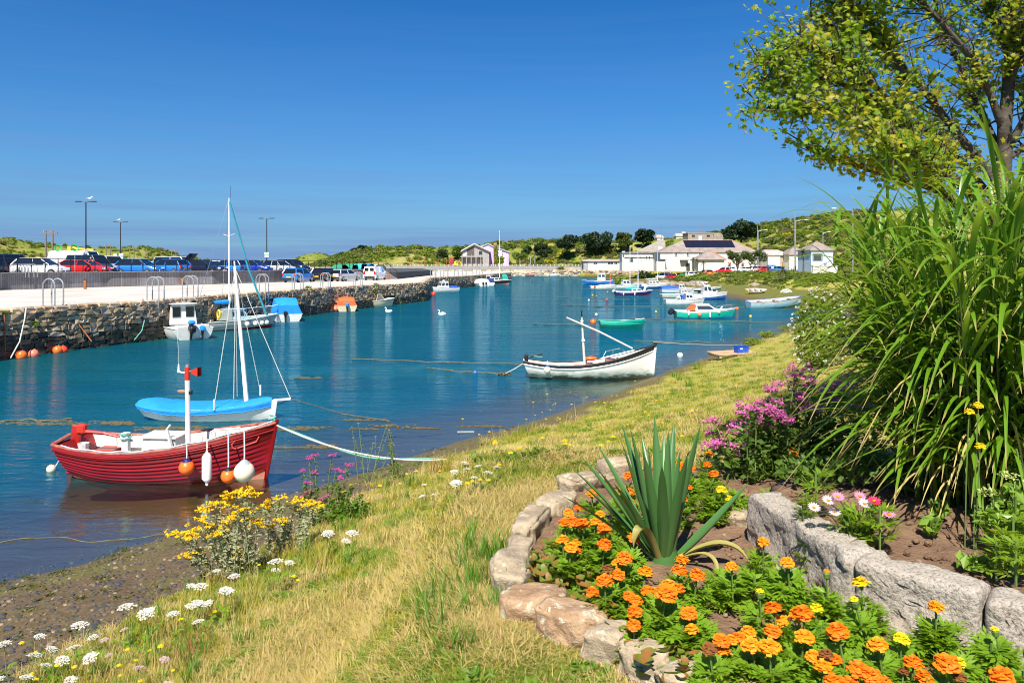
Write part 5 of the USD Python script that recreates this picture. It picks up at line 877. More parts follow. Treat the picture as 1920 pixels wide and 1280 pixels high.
def e(t, H):
    cabin(t, -.7, .9, 1.35, .62, .62, HP['pale_blue'], .3, .1, 2); part(t, 'spray_hood', MB().side([(-1.0, .62), (-.2, .62), (-.25, 1.25), (-.8, 1.2)], -.68, .68), HP['grey']); part(t, 'cabin_door', MB().box((-.75, .1, .98), (.06, .5, .6)), WOOD); part(t, 'lifebelt', MB().grid(np.stack([np.stack([-.95 + .0 * a, -.45 + (.2 + .06 * math.cos(k)) * np.cos(a), 1.0 + (.2 + .06 * math.cos(k)) * np.sin(a)], 1) + (.06 * math.sin(k), 0, 0) for k in np.linspace(0, 2 * PI, 7)]), False) if False else MB().tube([(-.98, -.45 + .2 * math.cos(a), 1.0 + .26 * math.sin(a)) for a in np.linspace(0, 2 * PI, 13)], .06, 6), HP['yellow'])
    mast(t, -.15, 1.2, 7.05, .055, .85, ([(2.2, 0, .8)], [(-2.6, -.5, .62)], [(-.3, -.95, .62)], [(-.3, .95, .62)])); part(t, 'furled_jib', MB().tube([(-.1, 0, 8.0), (1.1, 0, 3.8), (2.3, 0, .85)], [.035, .06, .06], 6), CLOTH['teal'] if False else HP['teal']); part(t, 'boom_cover', MB().tube([(-.2, 0, 1.75), (-1.1, 0, 1.7), (-2.0, 0, 1.72)], [.14, .12, .06], 7), CLOTH['blue']); part(t, 'masthead_aerial', MB().tube([(-.1, 0, 8.1), (-.04, 0, 9.0)], .012, 4), BLACK)
    bowrail(t, H, .55, .55); part(t, 'push_pit', MB().tube([(-2.5, -.7, .6), (-2.6, -.7, 1.2), (-2.7, 0, 1.25), (-2.6, .7, 1.2), (-2.5, .7, .6)], .02, 5), CHROME)
    for x in (.6, 1.2, 1.7, 2.1): fend(t, x, -.98 + max(0, x - .8) * .38, .35, 'white', .15)
    fend(t, -2.75, .3, .35, 'white', .25); fend(t, -2.1, .95, .3, 'orange', .18)
boat(434, 617, .75, 'grey green sailing boat with tall mast and teal rolled sail at the quay', 'grey', None, 'red', 5.2, 1.95, (.55, .58, .85), .6, .5, extra=e, deckm=HP['pale_blue'])
def e(t, H):
    cover(t, H, .0, .62, 1.12, CLOTH['blue'], 10, .72); cabin(t, .3, 1.3, 1.4, .7, .5, HP['white'], .4, .05, 2); outboard(t, -2.15, .15, .4, BLACK, .05, .85); fend(t, -1.9, 1.1, .3, 'orange', .24); fend(t, .2, -1.12, .4, 'pink', .2); fend(t, .7, -1.08, .75, 'white', .2)
boat(531, 599.5, 2.0, 'boat under a tall bright blue tarpaulin cover, stern out at the quay', L=4.4, B=2.1, f=(.55, .62, .9), tw=.94, extra=e)
def e(t, H): cover(t, H, .0, .6, .72, CLOTH['orange'], 10, .75); outboard(t, -1.95, 0, .38, BLACK, .1, .9, CLOTH['blue']); fend(t, -1.8, .95, .25, 'pink', .24); fend(t, -1.6, 1.0, .4, 'orange', .2)
boat(648, 581.5, 1.85, 'small boat under an orange brown cover moored stern out at the quay', 'cream', L=3.9, B=1.75, f=(.5, .55, .8), tw=.94, extra=e)
def e(t, H):
    v = np.array([(-.2, -.72, .6), (.8, -.6, .66), (.8, .6, .66), (-.2, .72, .6), (.0, -.6, 1.2), (.35, -.5, 1.2), (.35, .5, 1.2), (.0, .6, 1.2)]); part(t, 'windscreen', MB().add(v, [(1, 2, 6, 5), (0, 1, 5, 4), (2, 3, 7, 6)]), glassmat('boat_screen', (.2, .19, .16)))
    part(t, 'screen_frame', MB().tube([v[0], v[4], v[5], v[1]], .03, 5).tube([v[3], v[7], v[6], v[2]], .03, 5).tube([v[4], v[7]], .03, 5).tube([v[5], v[6]], .03, 5), HP['cream']); outboard(t, -1.9, 0, .45, BLACK, .5, .95, HP['grey']); part(t, 'seat', MB().box((-.6, .3, .62), (.4, .4, .4), 0, .05).box((-.6, -.3, .62), (.4, .4, .4), 0, .05), CLOTH['white'])
boat(703, 574.8, .65, 'cream open speedboat with a low windscreen moored at the quay', 'cream', L=3.7, B=1.7, f=(.55, .6, .8), tw=.9, extra=e, deckm=HP['cream'])
buoy(672.5, 573, .19, 'orange', 'orange float at the stern of the cream speedboat')
def e(t, H):
    cabin(t, -.6, .9, 1.4, .6, .95, HP['white'], .45, .1, 2, over=.05); part(t, 'roof_dome', MB().ball((0, 0, 1.7), .22, 2, (1, 1, .6)), HP['white'], True); outboard(t, -2.2, .2, .45, BLACK, .3, 1.0, CLOTH['navy']); part(t, 'stern_cover', MB().box((-1.6, -.1, .75), (.9, 1.4, .3), 0, .1), CLOTH['royal'])
boat(832, 547, -2.6, 'white cabin cruiser lying past the corner of the quay among floats', L=4.6, B=1.9, f=(.65, .65, .9), extra=e)
for u, v, r, c, lb in ((806, 552, .34, 'cream', 'cream float in the cluster at the quay corner'), (813, 553, .3, 'red', 'red float in front of the cluster at the quay corner'), (814, 545, .28, 'orange', 'orange float at the back of the cluster by the corner'), (818, 547, .22, 'blue', 'blue float in the cluster by the white cruiser'), (805.5, 555, .24, 'orange', 'lowest small orange float in the corner cluster')): buoy(u, v, r, c, lb)
def e(t, H): cabin(t, -1.4, 1.1, 1.6, .6, .7, HP['white'], .5, .05, 2); outboard(t, -2.4, -.3, .4, BLACK, .1, 1.0); outboard(t, -2.4, .3, .4, BLACK, .1, 1.0); cover(t, H, 0, .55, .8, CLOTH['white'], 8, .8)
boat(900, 536.5, 1.95, 'white covered motor boat far along the quay, left of a blue covered one', L=5, B=2.3, f=(.7, .7, 1.0), tw=.95, extra=e)
def e(t, H): cover(t, H, 0, .6, .9, CLOTH['navy'], 8, .75)
boat(916, 534.8, 1.75, 'white boat with a navy blue cover far along the quay', L=4.6, B=2, f=(.6, .6, .9), tw=.9, extra=e)
def e(t, H):
    cabin(t, -1.0, 1.2, 1.5, .8, .6, HP['white'], .3, .1, 2); mast(t, .9, 1.0, 10.5, .08, 1.0, ([(3.2, 0, 1.1)], [(-3.0, 0, .8)], [(.8, -1.0, .8)], [(.8, 1.0, .8)])); cabin(t, -2.2, -1.0, 1.3, .8, 1.1, HP['white'], .1, .1, 1, over=.1); bowrail(t, H, .6, .6)
boat(930, 533, -.5, 'dark hulled yacht with a tall mast near the end of the quay', 'black', None, PINKB, 6.2, 2.2, (.75, .75, 1.05), .6, .7, extra=e)
def e(t, H): cover(t, H, 0, .7, 1.3, CLOTH['green'], 8, .7)
boat(943, 527.5, 1.75, 'white boat with a green cover at the end of the quay', L=4.8, B=2.1, f=(.6, .6, .9), tw=.9, extra=e)
for u, v, h, lb, c in ((972, 516.6, 'white', 'small white boat far off against the distant quay wall', None), (997, 517.0, 'red', 'orange red rib far off at the distant quay wall', None), (1019, 517.0, 'blue', 'blue boat with white cabin at the distant quay wall', 1), (1040, 517.4, 'white', 'white boat with small cabin, rightmost at the distant quay wall', 1)):
    def e(t, H): c and cabin(t, -1.2, .2, 1.3, .6, 1.0, HP['white'], .2, .05, 1)
    boat(u, v, .15, lb, h, L=4.6 if h != 'white' else 4.0, B=1.8, extra=e)
# --- moorings on the right
def e(t, H):
    cabin(t, -1.6, .1, 1.7, .75, 1.55, HP['white'], .1, .05, 2, over=.1, frac=(.5, .85)); part(t, 'hatch_cover', MB().box((1.3, 0, .75), (.8, .9, .3), 0, .04), HP['blue'])
boat(1121, 532.6, PI - .1, 'blue workboat with a white wheelhouse, farthest left of the moored boats', 'blue', None, None, 6.4, 2.2, (.85, .6, .95), .8, .3, extra=e)
def e(t, H):
    outboard(t, -1.75, 0, .35, BLACK, .6, .9, CLOTH['blue']); fend(t, -1.6, -.8, .4, 'red', .18); cover(t, H, .3, .9, .25, CLOTH['white'], 8, .5); part(t, 'flag_pole', MB().tube([(1.2, 0, .6), (1.2, 0, 2.3)], .04, 5), FLOAT['orange'])
boat(1131, 541.5, .05, 'small white open boat with red fender and blue motor cover', L=4.4, B=1.7, f=(.5, .5, .7), extra=e)
def e(t, H): cabin(t, -.6, 1.0, 1.5, .6, .8, HP['white'], .5, .1, 2); mast(t, .9, .9, 6.6, .05, None, ([(2.3, 0, .7)], [(-2.2, 0, .6)]))
boat(1172, 540, .1, 'white cabin yacht behind the navy hulled one', L=4.8, B=1.8, extra=e)
def e(t, H):
    cabin(t, -.2, 1.3, 1.3, .52, .34, HP['white'], .3, .05, 2); mast(t, .75, .7, 5.6, .045, .5, ([(2.3, 0, .75)], [(-2.2, 0, .55)], [(.7, -.8, .55)])); part(t, 'sail_cover', MB().tube([(.7, 0, 1.0), (-.2, 0, .98), (-1.0, 0, .95)], [.16, .2, .1], 7), CLOTH['teal']); outboard(t, -2.35, 0, .45, BLACK, .4, .8, HP['white']); part(t, 'rolled_sail', MB().tube([(1.6, 0, .6), (1.75, 0, 1.1), (2.0, 0, 1.2)], .16, 6), CLOTH['white']); fend(t, -1.4, -.85, .25, 'white', .08, .2); fend(t, .1, -.92, .25, 'white', .08, .2)
boat(1186, 553.5, .06, 'navy hulled sailing boat with teal sail cover and tilted mast', 'navy', 'white', 'red', 4.7, 1.75, (.55, .5, .75), .7, .45, extra=e, bandt=.86)
def e(t, H): cabin(t, -1.2, .9, 1.4, .85, .5, HP['white'], .4, .05, 3); mast(t, .5, 1.2, 5.4, .05, .6, ([(2.4, 0, 1.0)], [(-2.3, 0, .85)])); part(t, 'boom', MB().tube([(.45, 0, 1.75), (-1.6, 0, 1.7)], .07, 6), CLOTH['white'])
boat(1227, 541, .12, 'white and blue yacht leaning on its keel with a bare mast', 'blue', 'white', 'navy', 4.9, 1.9, (.8, .75, 1.0), .6, .6, extra=e, roll=.06, bandt=.7)
def e(t, H): cover(t, H, .0, .5, .55, CLOTH['royal'], 8, .5); cabin(t, .1, 1.3, 1.3, .6, .55, HP['white'], .5, .05, 2)
boat(1270, 548, .04, 'white boat with a royal blue cover over its cockpit', L=4.9, B=1.8, f=(.45, .5, .75), extra=e)
def e(t, H): cabin(t, .2, 1.2, 1.2, .55, .35, HP['white'], .4, .05, 2)
boat(1272, 557, .05, 'long low cream and pale blue boat before the royal blue cover', 'cream', 'pale_blue', None, 4.4, 1.6, (.4, .42, .65), extra=e)
def e(t, H): part(t, 'mast_stub', MB().tube([(0, 0, .5), (.1, 0, 1.4)], .04, 5), SPARW)
boat(1318, 547, .03, 'pale green open boat lying behind the white wheelhouse boat', 'black', 'pale_blue', None, 5.2, 1.7, (.55, .5, .85), open_=True, extra=e)
def e(t, H): cabin(t, -.35, .95, 1.4, .62, 1.05, HP['white'], .5, .08, 2, over=.03, frac=(.4, .86)); bowrail(t, H, .68, .3); part(t, 'fore_cabin', MB().side([(.6, .6), (1.9, .72), (1.2, .9), (.6, .95)], -.5, .5), HP['white'])
boat(1322, 561.5, .0, 'white and blue boat with a tall white wheelhouse near the mud', 'blue', 'white', 'navy', 4.7, 1.9, (.6, .6, .95), extra=e, bandt=.66)
def e(t, H):
    cabin(t, .1, 1.0, 1.25, .5, .55, HP['white'], .35, .02, 2, over=.02, wfront=True); part(t, 'engine_box', MB().box((-.55, .1, .62), (.5, .5, .35), 0, .06), HP['grey']); part(t, 'blue_seat', MB().box((-.15, 0, .75), (.25, 1.0, .4), 0, .05), CLOTH['royal']); fend(t, -.6, -.3, .75, 'white', .13)
boat(1282, 570, .02, 'white open fishing boat with small screen before the blue wheelhouse boat', L=3.9, B=1.6, f=(.5, .46, .72), extra=e)
def e(t, H):
    c = cabin(t, -.75, 1.05, 1.45, .58, .45, HP['white'], .7, .0, 1, over=0, frac=(.25, .85)); part(t, 'red_canopy', MB().side([(-1.25, .6), (-.7, .6), (-.68, 1.02), (-.8, 1.02)], -.66, .66), CLOTH['orange']); outboard(t, -2.1, 0, .5, BLACK, .9, 1.05); bowrail(t, H, .72, .28)
    fend(t, -1.3, -.88, .45, 'white', .07, .2); fend(t, -.5, -.92, .32, 'pink', .15); fend(t, .3, -.92, .3, 'white', .06, .2); fend(t, 1.0, -.72, .5, 'white', .1)
    part(t, 'aerial', MB().tube([(-.6, .3, 1.0), (-.75, .3, 2.3)], .012, 4), WOOD)
boat(1319, 596, -.03, 'green and white cabin cruiser with tilted outboard motor, nearest of the moored motor boats', 'green', 'white', 'blue', 4.25, 1.75, (.56, .54, .74), .85, .3, extra=e, bandt=.9)
def e(t, H): part(t, 'rope_coil', MB().tube([(.9, .0, .5), (1.5, 0, .55)], .03, 5), ROPE)
boat(1165, 613, .0, 'small green plastic tender floating beside an orange buoy', 'deep_green', 'green', None, 2.75, 1.2, (.4, .38, .42), .9, .22, 'tender', 'dinghy', open_=True, extra=e, deckm=HP['deep_green'], railm=HP['green'])
boat(1452, 576, .12, 'old pale blue rowing boat with flaking paint, aground at the mud edge', 'pale_blue', 'cream', 'deep_green', 5.2, 1.7, (.75, .7, .95), .75, .2, 'rowing_boat', open_=True, roll=.1, pitch=-.05, extra=lambda t, H: part(t, 'keel_band', MB().tube([H.pt(a, 0, 1) for a in np.linspace(.05, .95, 8)], .05, 5), BLACK), railm=HP['blue'], bandt=.85)
for u, v, c, yaw, pitch, L, lb in ((1313, 530, 'teal', .5, .0, 3.2, 'turquoise dinghy drawn up on the bank above the moorings'), (1417, 543, 'yellow', .3, 0, 2.7, 'small yellow dinghy lying on the green mud'), (1475, 543, 'white', .9, 0, 2.9, 'upturned white dinghy on the mud beyond the pale blue boat')):
    p = G(u, v, .8); boat(u, v, yaw, lb, c, 'blue' if c == 'yellow' else None, None, L, 1.2, (.35, .33, .4), name='dinghy', cat='dinghy', p=p, z=float(ground_z(p[0], p[1])) + .12, roll=.35 if c != 'white' else PI - .3, open_=True, bandt=.3 if False else .72)
for u, v, r, c, lb, s in ((1112, 606, .2, 'orange', 'orange mooring buoy left of the green tender', .25), (1199, 609, .2, 'red', 'bright red buoy touching the right end of the tender', .25), (1118, 591, .12, 'cream', 'cream mooring buoy beyond the orange one', .25), (1382, 580, .15, 'orange', 'orange buoy off the bow of the green cruiser', .25), (1407, 594, .11, 'yellow', 'small yellow buoy before the old pale blue boat', .3), (1230, 585, .09, 'yellow', 'small yellow buoy left of the tilted outboard', .3),
      (1138, 563, .16, 'red', 'small red buoy among the far mooring lines', .3), (1104, 563.5, .12, 'white', 'small white buoy left of the far red one', .3), (1118, 556, .12, 'brown', 'small brown float on a far mooring line', .3), (1111, 554, .1, 'yellow', 'tiny yellow float on a far mooring line', .3), (1139, 548, .12, 'pink', 'tiny pink float off the navy sailing boat', .3), (1275, 666, .13, 'white', 'white float lying between the white boat and the pallet', .5), (891, 700, .085, 'blue', 'small pale blue float on the line left of the white boat', .3)): buoy(u, v, r, c, lb, sink=s, name='mooring_buoy')
# --- swans
def swan(u, v, label, sc=1.0):
    p = G(u, v); t = thing('swan', label, 'swan', (p[0], p[1], 0), 0, None, sc)
    body = MB().tube([(-.62, 0, .22), (-.5, 0, .2), (-.3, 0, .17), (0, 0, .15), (.22, 0, .14), (.34, 0, .17), (.36, 0, .3), (.31, 0, .45), (.3, 0, .6), (.35, 0, .71), (.43, 0, .72), (.5, 0, .68)][::1], [.02, .1, .19, .22, .18, .1, .07, .055, .05, .055, .06, .035], 10)
    v_, f_ = body.get(); v_[:, 0] *= -1; part(t, 'body', (v_, f_[:, ::-1]), WHITE, True)
    part(t, 'beak', MB().tube([(-.5, 0, .68), (-.62, 0, .64)], [.035, .012], 6), FLOAT['orange'])
    for s in (-1, 1): part(t, 'wing', MB().ball((.12, s * .12, .27), .28, 2, (1.35, .42, .55)), WHITE, True)
swan(728, 585.5, 'white swan nearer the quay wall, off the cream speedboat', .58); swan(828, 591, 'white swan alone in open water, the right hand one', .6)
# ---------------------------------------------------------------- the three boats in front
REDS = [mat(f'red_plank_{i}', c, .5, .16, 1.4, .2, 12, col2=d, bdist=.008, spec=.3) for i, (c, d) in enumerate((((.15, .0015, .003), (.21, .002, .004)), ((.19, .002, .010), (.27, .004, .02)), ((.09, .001, .002), (.14, .002, .004))))]
INW = mat('worn_white_interior', (.48, .46, .42), .6, .2, 3, .2, col2=(.68, .66, .62)); DRED = mat('dark_red_paint', (.34, .015, .012), .4, .15, 4); WORNR = mat('worn_gunwale', (.26, .02, .015), .6, .3, 6, .3, col2=(.46, .2, .14))
p0 = PX(326, 500, 14.2); t = thing('red_rowing_boat', 'red clinker planked open boat with a short white mast and hanging fenders', 'boat', (p0[0], p0[1], 0), -.09, None, 1, rx=.02)
class Hull2(Hull):
    def pt(s, a, t, side, off=0.0):
        q = Hull.pt(s, a, t, side, off); a = np.broadcast_to(a, q.shape[:-1]); q[..., 0] -= .33 * np.maximum(q[..., 2] + .1, 0) * (1 - a) ** 3; q[..., 2] += .10 * np.clip(1 - a * 2.2, 0, 1) ** 2; return q
H = Hull2(3.58, 1.42, .58, .64, 1.06, .32, .7, .22, .5, 26, 2.5)
ed = np.concatenate([[0.0, .3], np.linspace(.36, .93, 9), [1.0]]); a = np.linspace(0, 1, 26)
for k in range(len(ed) - 1):
    for sd in (-1, 1):
        g = np.stack([H.pt(a, ed[k], sd, .0), H.pt(a, ed[k], sd, .042), H.pt(a, ed[k] * .4 + ed[k + 1] * .6, sd, .022), H.pt(a, ed[k + 1], sd, .004)], 1)
        part(t, 'strake', MB().grid(g, flip=sd < 0), PINKB if k == 0 else REDS[(0, 2, 1, 1, 0, 1, 0, 2, 0, 0)[(k - 1) % 10]], 30, label='faded pinkish antifouled bottom plank' if k == 0 else None)
part(t, 'transom', H.transom(0, 1, 0, 8), REDS[0]); tm = H.transom(.3, 1, .1, 6); part(t, 'transom_inside', tm, DRED)
part(t, 'rubbing_strake', H.rail(.022, .9, .03), REDS[0], True); part(t, 'gunwale', H.rail(.032, 1.0, .0), WORNR, True)
l, r = H.pt(0, 1, -1), H.pt(0, 1, 1); part(t, 'transom_cap', MB().tube([l, (l + r) / 2 + (-.03, 0, .06), r], .035, 6), WORNR)
st = np.linspace(0, 1, 8); part(t, 'stem_post', MB().tube([H.pt(1, s, 1) * (1, 0, 1) + (.02, 0, 0) for s in st] + [H.pt(1, 1, 1) * (1, 0, 1) + (.03, 0, .06)], .035, 6), REDS[0]); part(t, 'keel', MB().tube([H.pt(s, 0, 1) * (1, 0, 1) + (0, 0, -.02) for s in np.linspace(.0, 1, 9)], .04, 5), PINKB)
part(t, 'inner_hull', H.band(.3, .985, 6, -.035), INW, 40); part(t, 'floor', H.deck(.02, .9, .5, 14), INW); part(t, 'stern_bench', MB().box((-1.5, 0, .4), (.4, .95, .05)), DRED); part(t, 'side_bench', MB().box((-.7, .46, .46), (1.3, .24, .05)).box((-.7, -.46, .46), (1.3, .24, .05)), INW)
for aa in (.44, .7): q0, q1 = H.pt(aa, .86, -1), H.pt(aa, .86, 1); part(t, 'thwart', MB().box((q0 + q1) / 2, (.24, q1[1] - q0[1] - .06, .045)), DRED if aa > .5 else INW)
for aa in np.linspace(.12, .86, 11):
    for sd in (-1, 1): part(t, 'rib', MB().tube([H.pt(aa, k, sd, -.05) for k in (.5, .75, .97)], .018, 4), INW)
part(t, 'fore_deck', H.deck(.84, .995, .95, 6), DRED)
rd = part(t, 'rudder', MB().box((-2.0, 0, .46), (.2, .05, .95), 0, .015, .15), DRED); part(rd, 'rudder_head', MB().box((-1.84, 0, .87), (.18, .12, .18), 0, .025), mat('bright_red_plastic', (.5, .03, .015), .35, .08)); part(rd, 'tiller', MB().tube([(-1.8, 0, .82), (-1.4, .02, .79), (-1.1, .03, .72)], [.045, .035, .02], 6), DRED)
bx_ = part(t, 'engine_box', MB().box((-.2, .05, .6), (.7, .5, .32), 0, .03, 0, .9), INW); part(bx_, 'lid', MB().box((-.2, .05, .775), (.74, .54, .04), 0, .012), INW)
sp = part(t, 'samson_post', MB().box((-.72, -.36, .62), (.13, .11, .58), 0, .012), INW); part(sp, 'rope_lashing', MB().tube([(-.72 + .1 * math.cos(k), -.36 + .09 * math.sin(k), .74 + .014 * k) for k in np.linspace(0, 12, 34)], .014, 5), GROPE)
part(t, 'bracket', MB().tube([(.1, -.25, .6), (.02, -.25, .96), (.08, -.25, 1.04)], [.035, .03, .02], 5).tube([(.05, -.25, .75), (.2, -.25, .45)], .02, 5), INW)
ms = part(t, 'mast', MB().tube([(.29, 0, .2), (.29, 0, 1.9)], .047, 10), SPARW); part(ms, 'red_mast_top', MB().tube([(.29, 0, 1.84), (.29, 0, 2.08)], .05, 10), mat('bright_red_plastic', (0,) * 3)); part(ms, 'mast_cap', MB().tube([(.29, 0, 2.08), (.29, 0, 2.13)], .03, 8), GALV)
part(ms, 'horn', MB().add(np.array([(.38, s * .03, 2.0 + q * .03) for s in (-1, 1) for q in (-1, 1)] + [(.53, s * .08, 2.0 + q * .085) for s in (-1, 1) for q in (-1, 1)]), [(0, 1, 5, 4), (1, 3, 7, 5), (3, 2, 6, 7), (2, 0, 4, 6), (0, 2, 3, 1)]).tube([(.29, 0, 2.0), (.4, 0, 2.0)], .02, 5), mat('bright_red_plastic', (0,) * 3))
part(ms, 'aerial', MB().tube([(.29, 0, 1.98), (.17, 0, 1.98), (.12, 0, 2.0)], .014, 5).tube([(.12, 0, 1.98), (.12, 0, 2.14)], [.025, .012], 6).tube([(.12, 0, 2.14), (.1, 0, 2.9)], .003, 4), WHITE); part(ms, 'cleat', MB().ball((.17, 0, 1.62), .07, 1, (1.3, .4, .5)), TIMB, True); part(ms, 'lamp', MB().box((.35, 0, 1.6), (.07, .06, .08), 0, .015), BLACK)
part(t, 'grab_rail', MB().tube([(.72, .0, .66), (.74, .0, .86), (.82, 0, .9), (1.3, .02, .94), (1.36, .02, .92), (1.38, .02, .8)], .018, 6).tube([(1.02, .01, .72), (1.02, .01, .92)], .014, 5), SPARW)
cq = [H.pt(aa, tt, -1, .035) for aa, tt in ((.86, .80), (.855, .86), (.865, .9), (.945, .9), (.952, .86), (.945, .8), (.87, .78), (.86, .80))]; part(t, 'fairlead_slot', MB().tube(cq, .016, 6), mat('slot_trim_red', (.55, .06, .05), .4))
part(t, 'gunwale_rope', MB().tube([H.pt(aa, 1, -1, .02) + (0, 0, .035 + .01 * math.sin(aa * 40)) for aa in np.linspace(.05, .99, 40)], .012, 5), BROPE); part(t, 'bow_lashing', MB().tube([H.pt(.985, 1, -1) * (1, 0, 1) + (.06 * math.cos(k), .06 * math.sin(k), .04 + .012 * k) for k in np.linspace(0, 9, 26)], .016, 5), GROPE)
part(t, 'bucket', MB().lathe([(.01, 0), (.08, 0), (.1, .18), (.09, .18), (.07, .02)], 10, (-1.6, -.3, .5)), INW)
def hang(u, v, y, r, col, top_v, label, long=0.0, capcol=None, rope_m=None, name='fender'):
    p = PX(u, v, y); q = PX(u, top_v, y + .12); t = thing(name, label, 'fender', p)
    if long: part(t, 'body', MB().lathe([(.005, -long), (r * .35, -long * .97), (r * .6, -long * .9), (r, -long * .72), (r, long * .72), (r * .6, long * .9), (r * .35, long * .97), (.005, long)], 14), FLOAT[col], 40); part(t, 'lower_eye', MB().tube([(0, 0, -long), (0, 0, -long - .05)], [.03, .02], 6), FLOAT[col])
    else: part(t, 'ball', MB().lathe([(.004, -r)] + [(r * math.cos(k), r * math.sin(k)) for k in np.linspace(-1.4, .9, 11)] + [(r * .3, r * 1.05), (.005, r * 1.1)], 18), FLOAT[col], 40)
    part(t, 'eye_cap', MB().lathe([(r * (.62 if not long else .3), (r * .8 if not long else long * .95)), (r * (.3 if not long else .25), (r * 1.1 if not long else long * 1.05)), (.01, (r * 1.22 if not long else long * 1.1))], 12), capcol or FLOAT[col]); z0 = r * 1.2 if not long else long * 1.08
    part(t, 'lanyard', MB().tube([(0, 0, z0), (0, .01, z0 + .06), tuple(q - p)], .012, 5), rope_m or BROPE)
NAVYC = mat('navy_float_cap', (.01, .015, .12), .4)
hang(350, 876, 13.35, .135, 'orange', 832, 'orange ball fender with a blue cap on the red boat side', 0, NAVYC); hang(388, 876, 13.3, .085, 'white', 822, 'long white cylindrical fender on the red boat side', .27, None, ROPE)
hang(428, 892, 13.3, .128, 'orange', 812, 'orange ball fender half behind the cream one at the red bow', 0, BLACK); hang(458, 884, 13.2, .18, 'cream', 808, 'big cream ball fender hanging at the red bow', 0, GREY)
b = buoy(96, 883, .085, 'cream', 'small cream float with green weed behind the red boat stern', name='mooring_buoy'); rope('stern_rope', [PX(123, 838, 14.6), PX(108, 868, 14.7), G(100, 880)], .012, BROPE, 'blue rope from the red boat stern down to its small float')
BOW = PX(519, 797, 13.95)
for i, (v1, v2, dz) in enumerate(((846, 859, .0), (850, 861, .03))):
    e_ = hit(838 - i * 14, 861); k = np.linspace(0, 1, 22)[:, None]; pp = BOW * (1 - k) + e_ * k; pp[:, 2] -= .55 * (k * (1 - k))[:, 0] * 1.6 - dz * np.sin(k[:, 0] * 9); rope('bow_rope', pp, .017, GROPE if i else ROPE, ('pale mooring rope', 'greenish mooring rope')[i] + ' from the red boat bow to the grassy shore')
# boat under the blue cover
p0 = PX(398, 500, 19.6); t = thing('covered_sailing_dinghy', 'white boat under a bright blue cover with a leaning white mast and bowsprit', 'boat', (p0[0], p0[1], 0), -.05)
H = Hull2(3.34, 1.35, .32, .34, .52, .25, .5, .08, .6, 22, 2.3)
part(t, 'hull', H.band(.33, 1, 8), mat('dinghy_white', (.56, .54, .49), .45, .1, 1.6, col2=(.72, .71, .69), lo=.35, hi=.5), 40); part(t, 'bottom', H.band(0, .33, 3), HP['blue'], 40); part(t, 'transom', H.transom(), INW); part(t, 'deck', H.deck(.01, .99, .97), INW)
a = np.linspace(-.0, .965, 30); rs = np.random.default_rng(8); cols = []
for k, (tt, off) in enumerate(((.78, .035), (.9, .045), (1.0, .03))):
    q = H.pt(np.clip(a, 0, 1), tt, -1, off); q[:, 2] += (rs.random(30) - .5) * (.04 if k == 0 else .03); cols.append(q)
ridge = H.pt(np.clip(a, 0, 1), 1, 1); rz = .06 + .075 * np.exp(-((a - .14) / .1) ** 2) + .02 * np.sin(a * 23)
for f_ in (.5, .0, -.5): q = ridge * (1, f_, 1); q[:, 1] *= -1; q[:, 2] += rz * (1 - .35 * abs(f_)) + (rs.random(30) - .5) * .035; cols.append(q)
for tt, off in ((1.0, .03), (.9, .045), (.78, .035)): cols.append(H.pt(np.clip(a, 0, 1), tt, 1, off))
g = np.stack(cols, 1); part(t, 'cover', MB().grid(g).add(g[0], [(0, i + 1, i) for i in range(1, 8)]), CLOTH['blue'], 60); part(t, 'cover_hem', MB().tube(g[:, 0], .014, 5).tube(g[:, -1], .014, 5), CLOTH['blue'])
part(t, 'bowsprit', MB().tube([(1.4, 0, .46), (1.8, 0, .5), (2.1, -.02, .52)], .032, 7), SPARW); part(t, 'mast', MB().tube([(.93, 0, .3), (.6, 0, 3.98)], [.062, .036], 9), SPARW); part(t, 'mast_tip', MB().tube([(.6, 0, 3.98), (.59, 0, 4.12)], .02, 5), SPARW)
for s in ([(.6, 0, 3.95), (2.1, -.02, .53)], [(.61, 0, 3.9), (.37, -.7, .45)], [(.61, 0, 3.9), (.37, .7, .45)], [(.62, .0, 3.85), (.66, -.2, .55)], [(.62, .0, 3.85), (1.05, .6, .6)]): part(t, 'stay', MB().tube(s, .009, 4), ROPE)
for s in ([(.37, -.7, .35), (.37, -.7, .62)], [(1.05, .6, .5), (1.05, .6, .78)]): part(t, 'rigging_screw', MB().tube(s, .025, 5), SPARW)
rope('mooring_line', [PX(548, 748, 19.2), G(640, 775, .02), G(730, 789, .01)], .012, WROPE, 'thin mooring line from the bowsprit of the blue covered boat')
# white boat with the black gunwale
STAINED = usdkit.material(stage, '/World/Looks/stained_white_hull', {'tc': ('texture_coordinate', {}), 's': ('separate_xyz', {}), 'mp': ('mapping', {'scale': (1.2, 1.2, 4.0)}), 'n': ('noise_texture', {'scale': 2.2, 'detail': 6.0, 'roughness': .7}), 'a': ('math', {'math_type': 'multiply_add', 'value2': .55}),
    'r': ('rgb_ramp', {'ramp': [(0, (.02, .018, .014)), (.33, (.05, .05, .035)), (.40, (.28, .36, .31)), (.47, (.42, .48, .42)), (.53, (.62, .60, .54)), (.62, (.72, .70, .66)), (1, (.74, .73, .70))]}), 'p': ('principled_bsdf', {'roughness': .5})},
    [('tc.object', 's.vector'), ('tc.object', 'mp.vector'), ('mp.vector', 'n.vector'), ('n.fac', 'a.value1'), ('s.z', 'a.value3'), ('a.value', 'r.fac'), ('r.color', 'p.base_color')], surface='p.BSDF')
p0 = PX(1108, 500, 26.8); t = thing('white_fishing_boat', 'old white wooden boat with a black gunwale, short mast and slanting yard', 'boat', (p0[0], p0[1], 0), -.02, None, 1, rx=-.03)
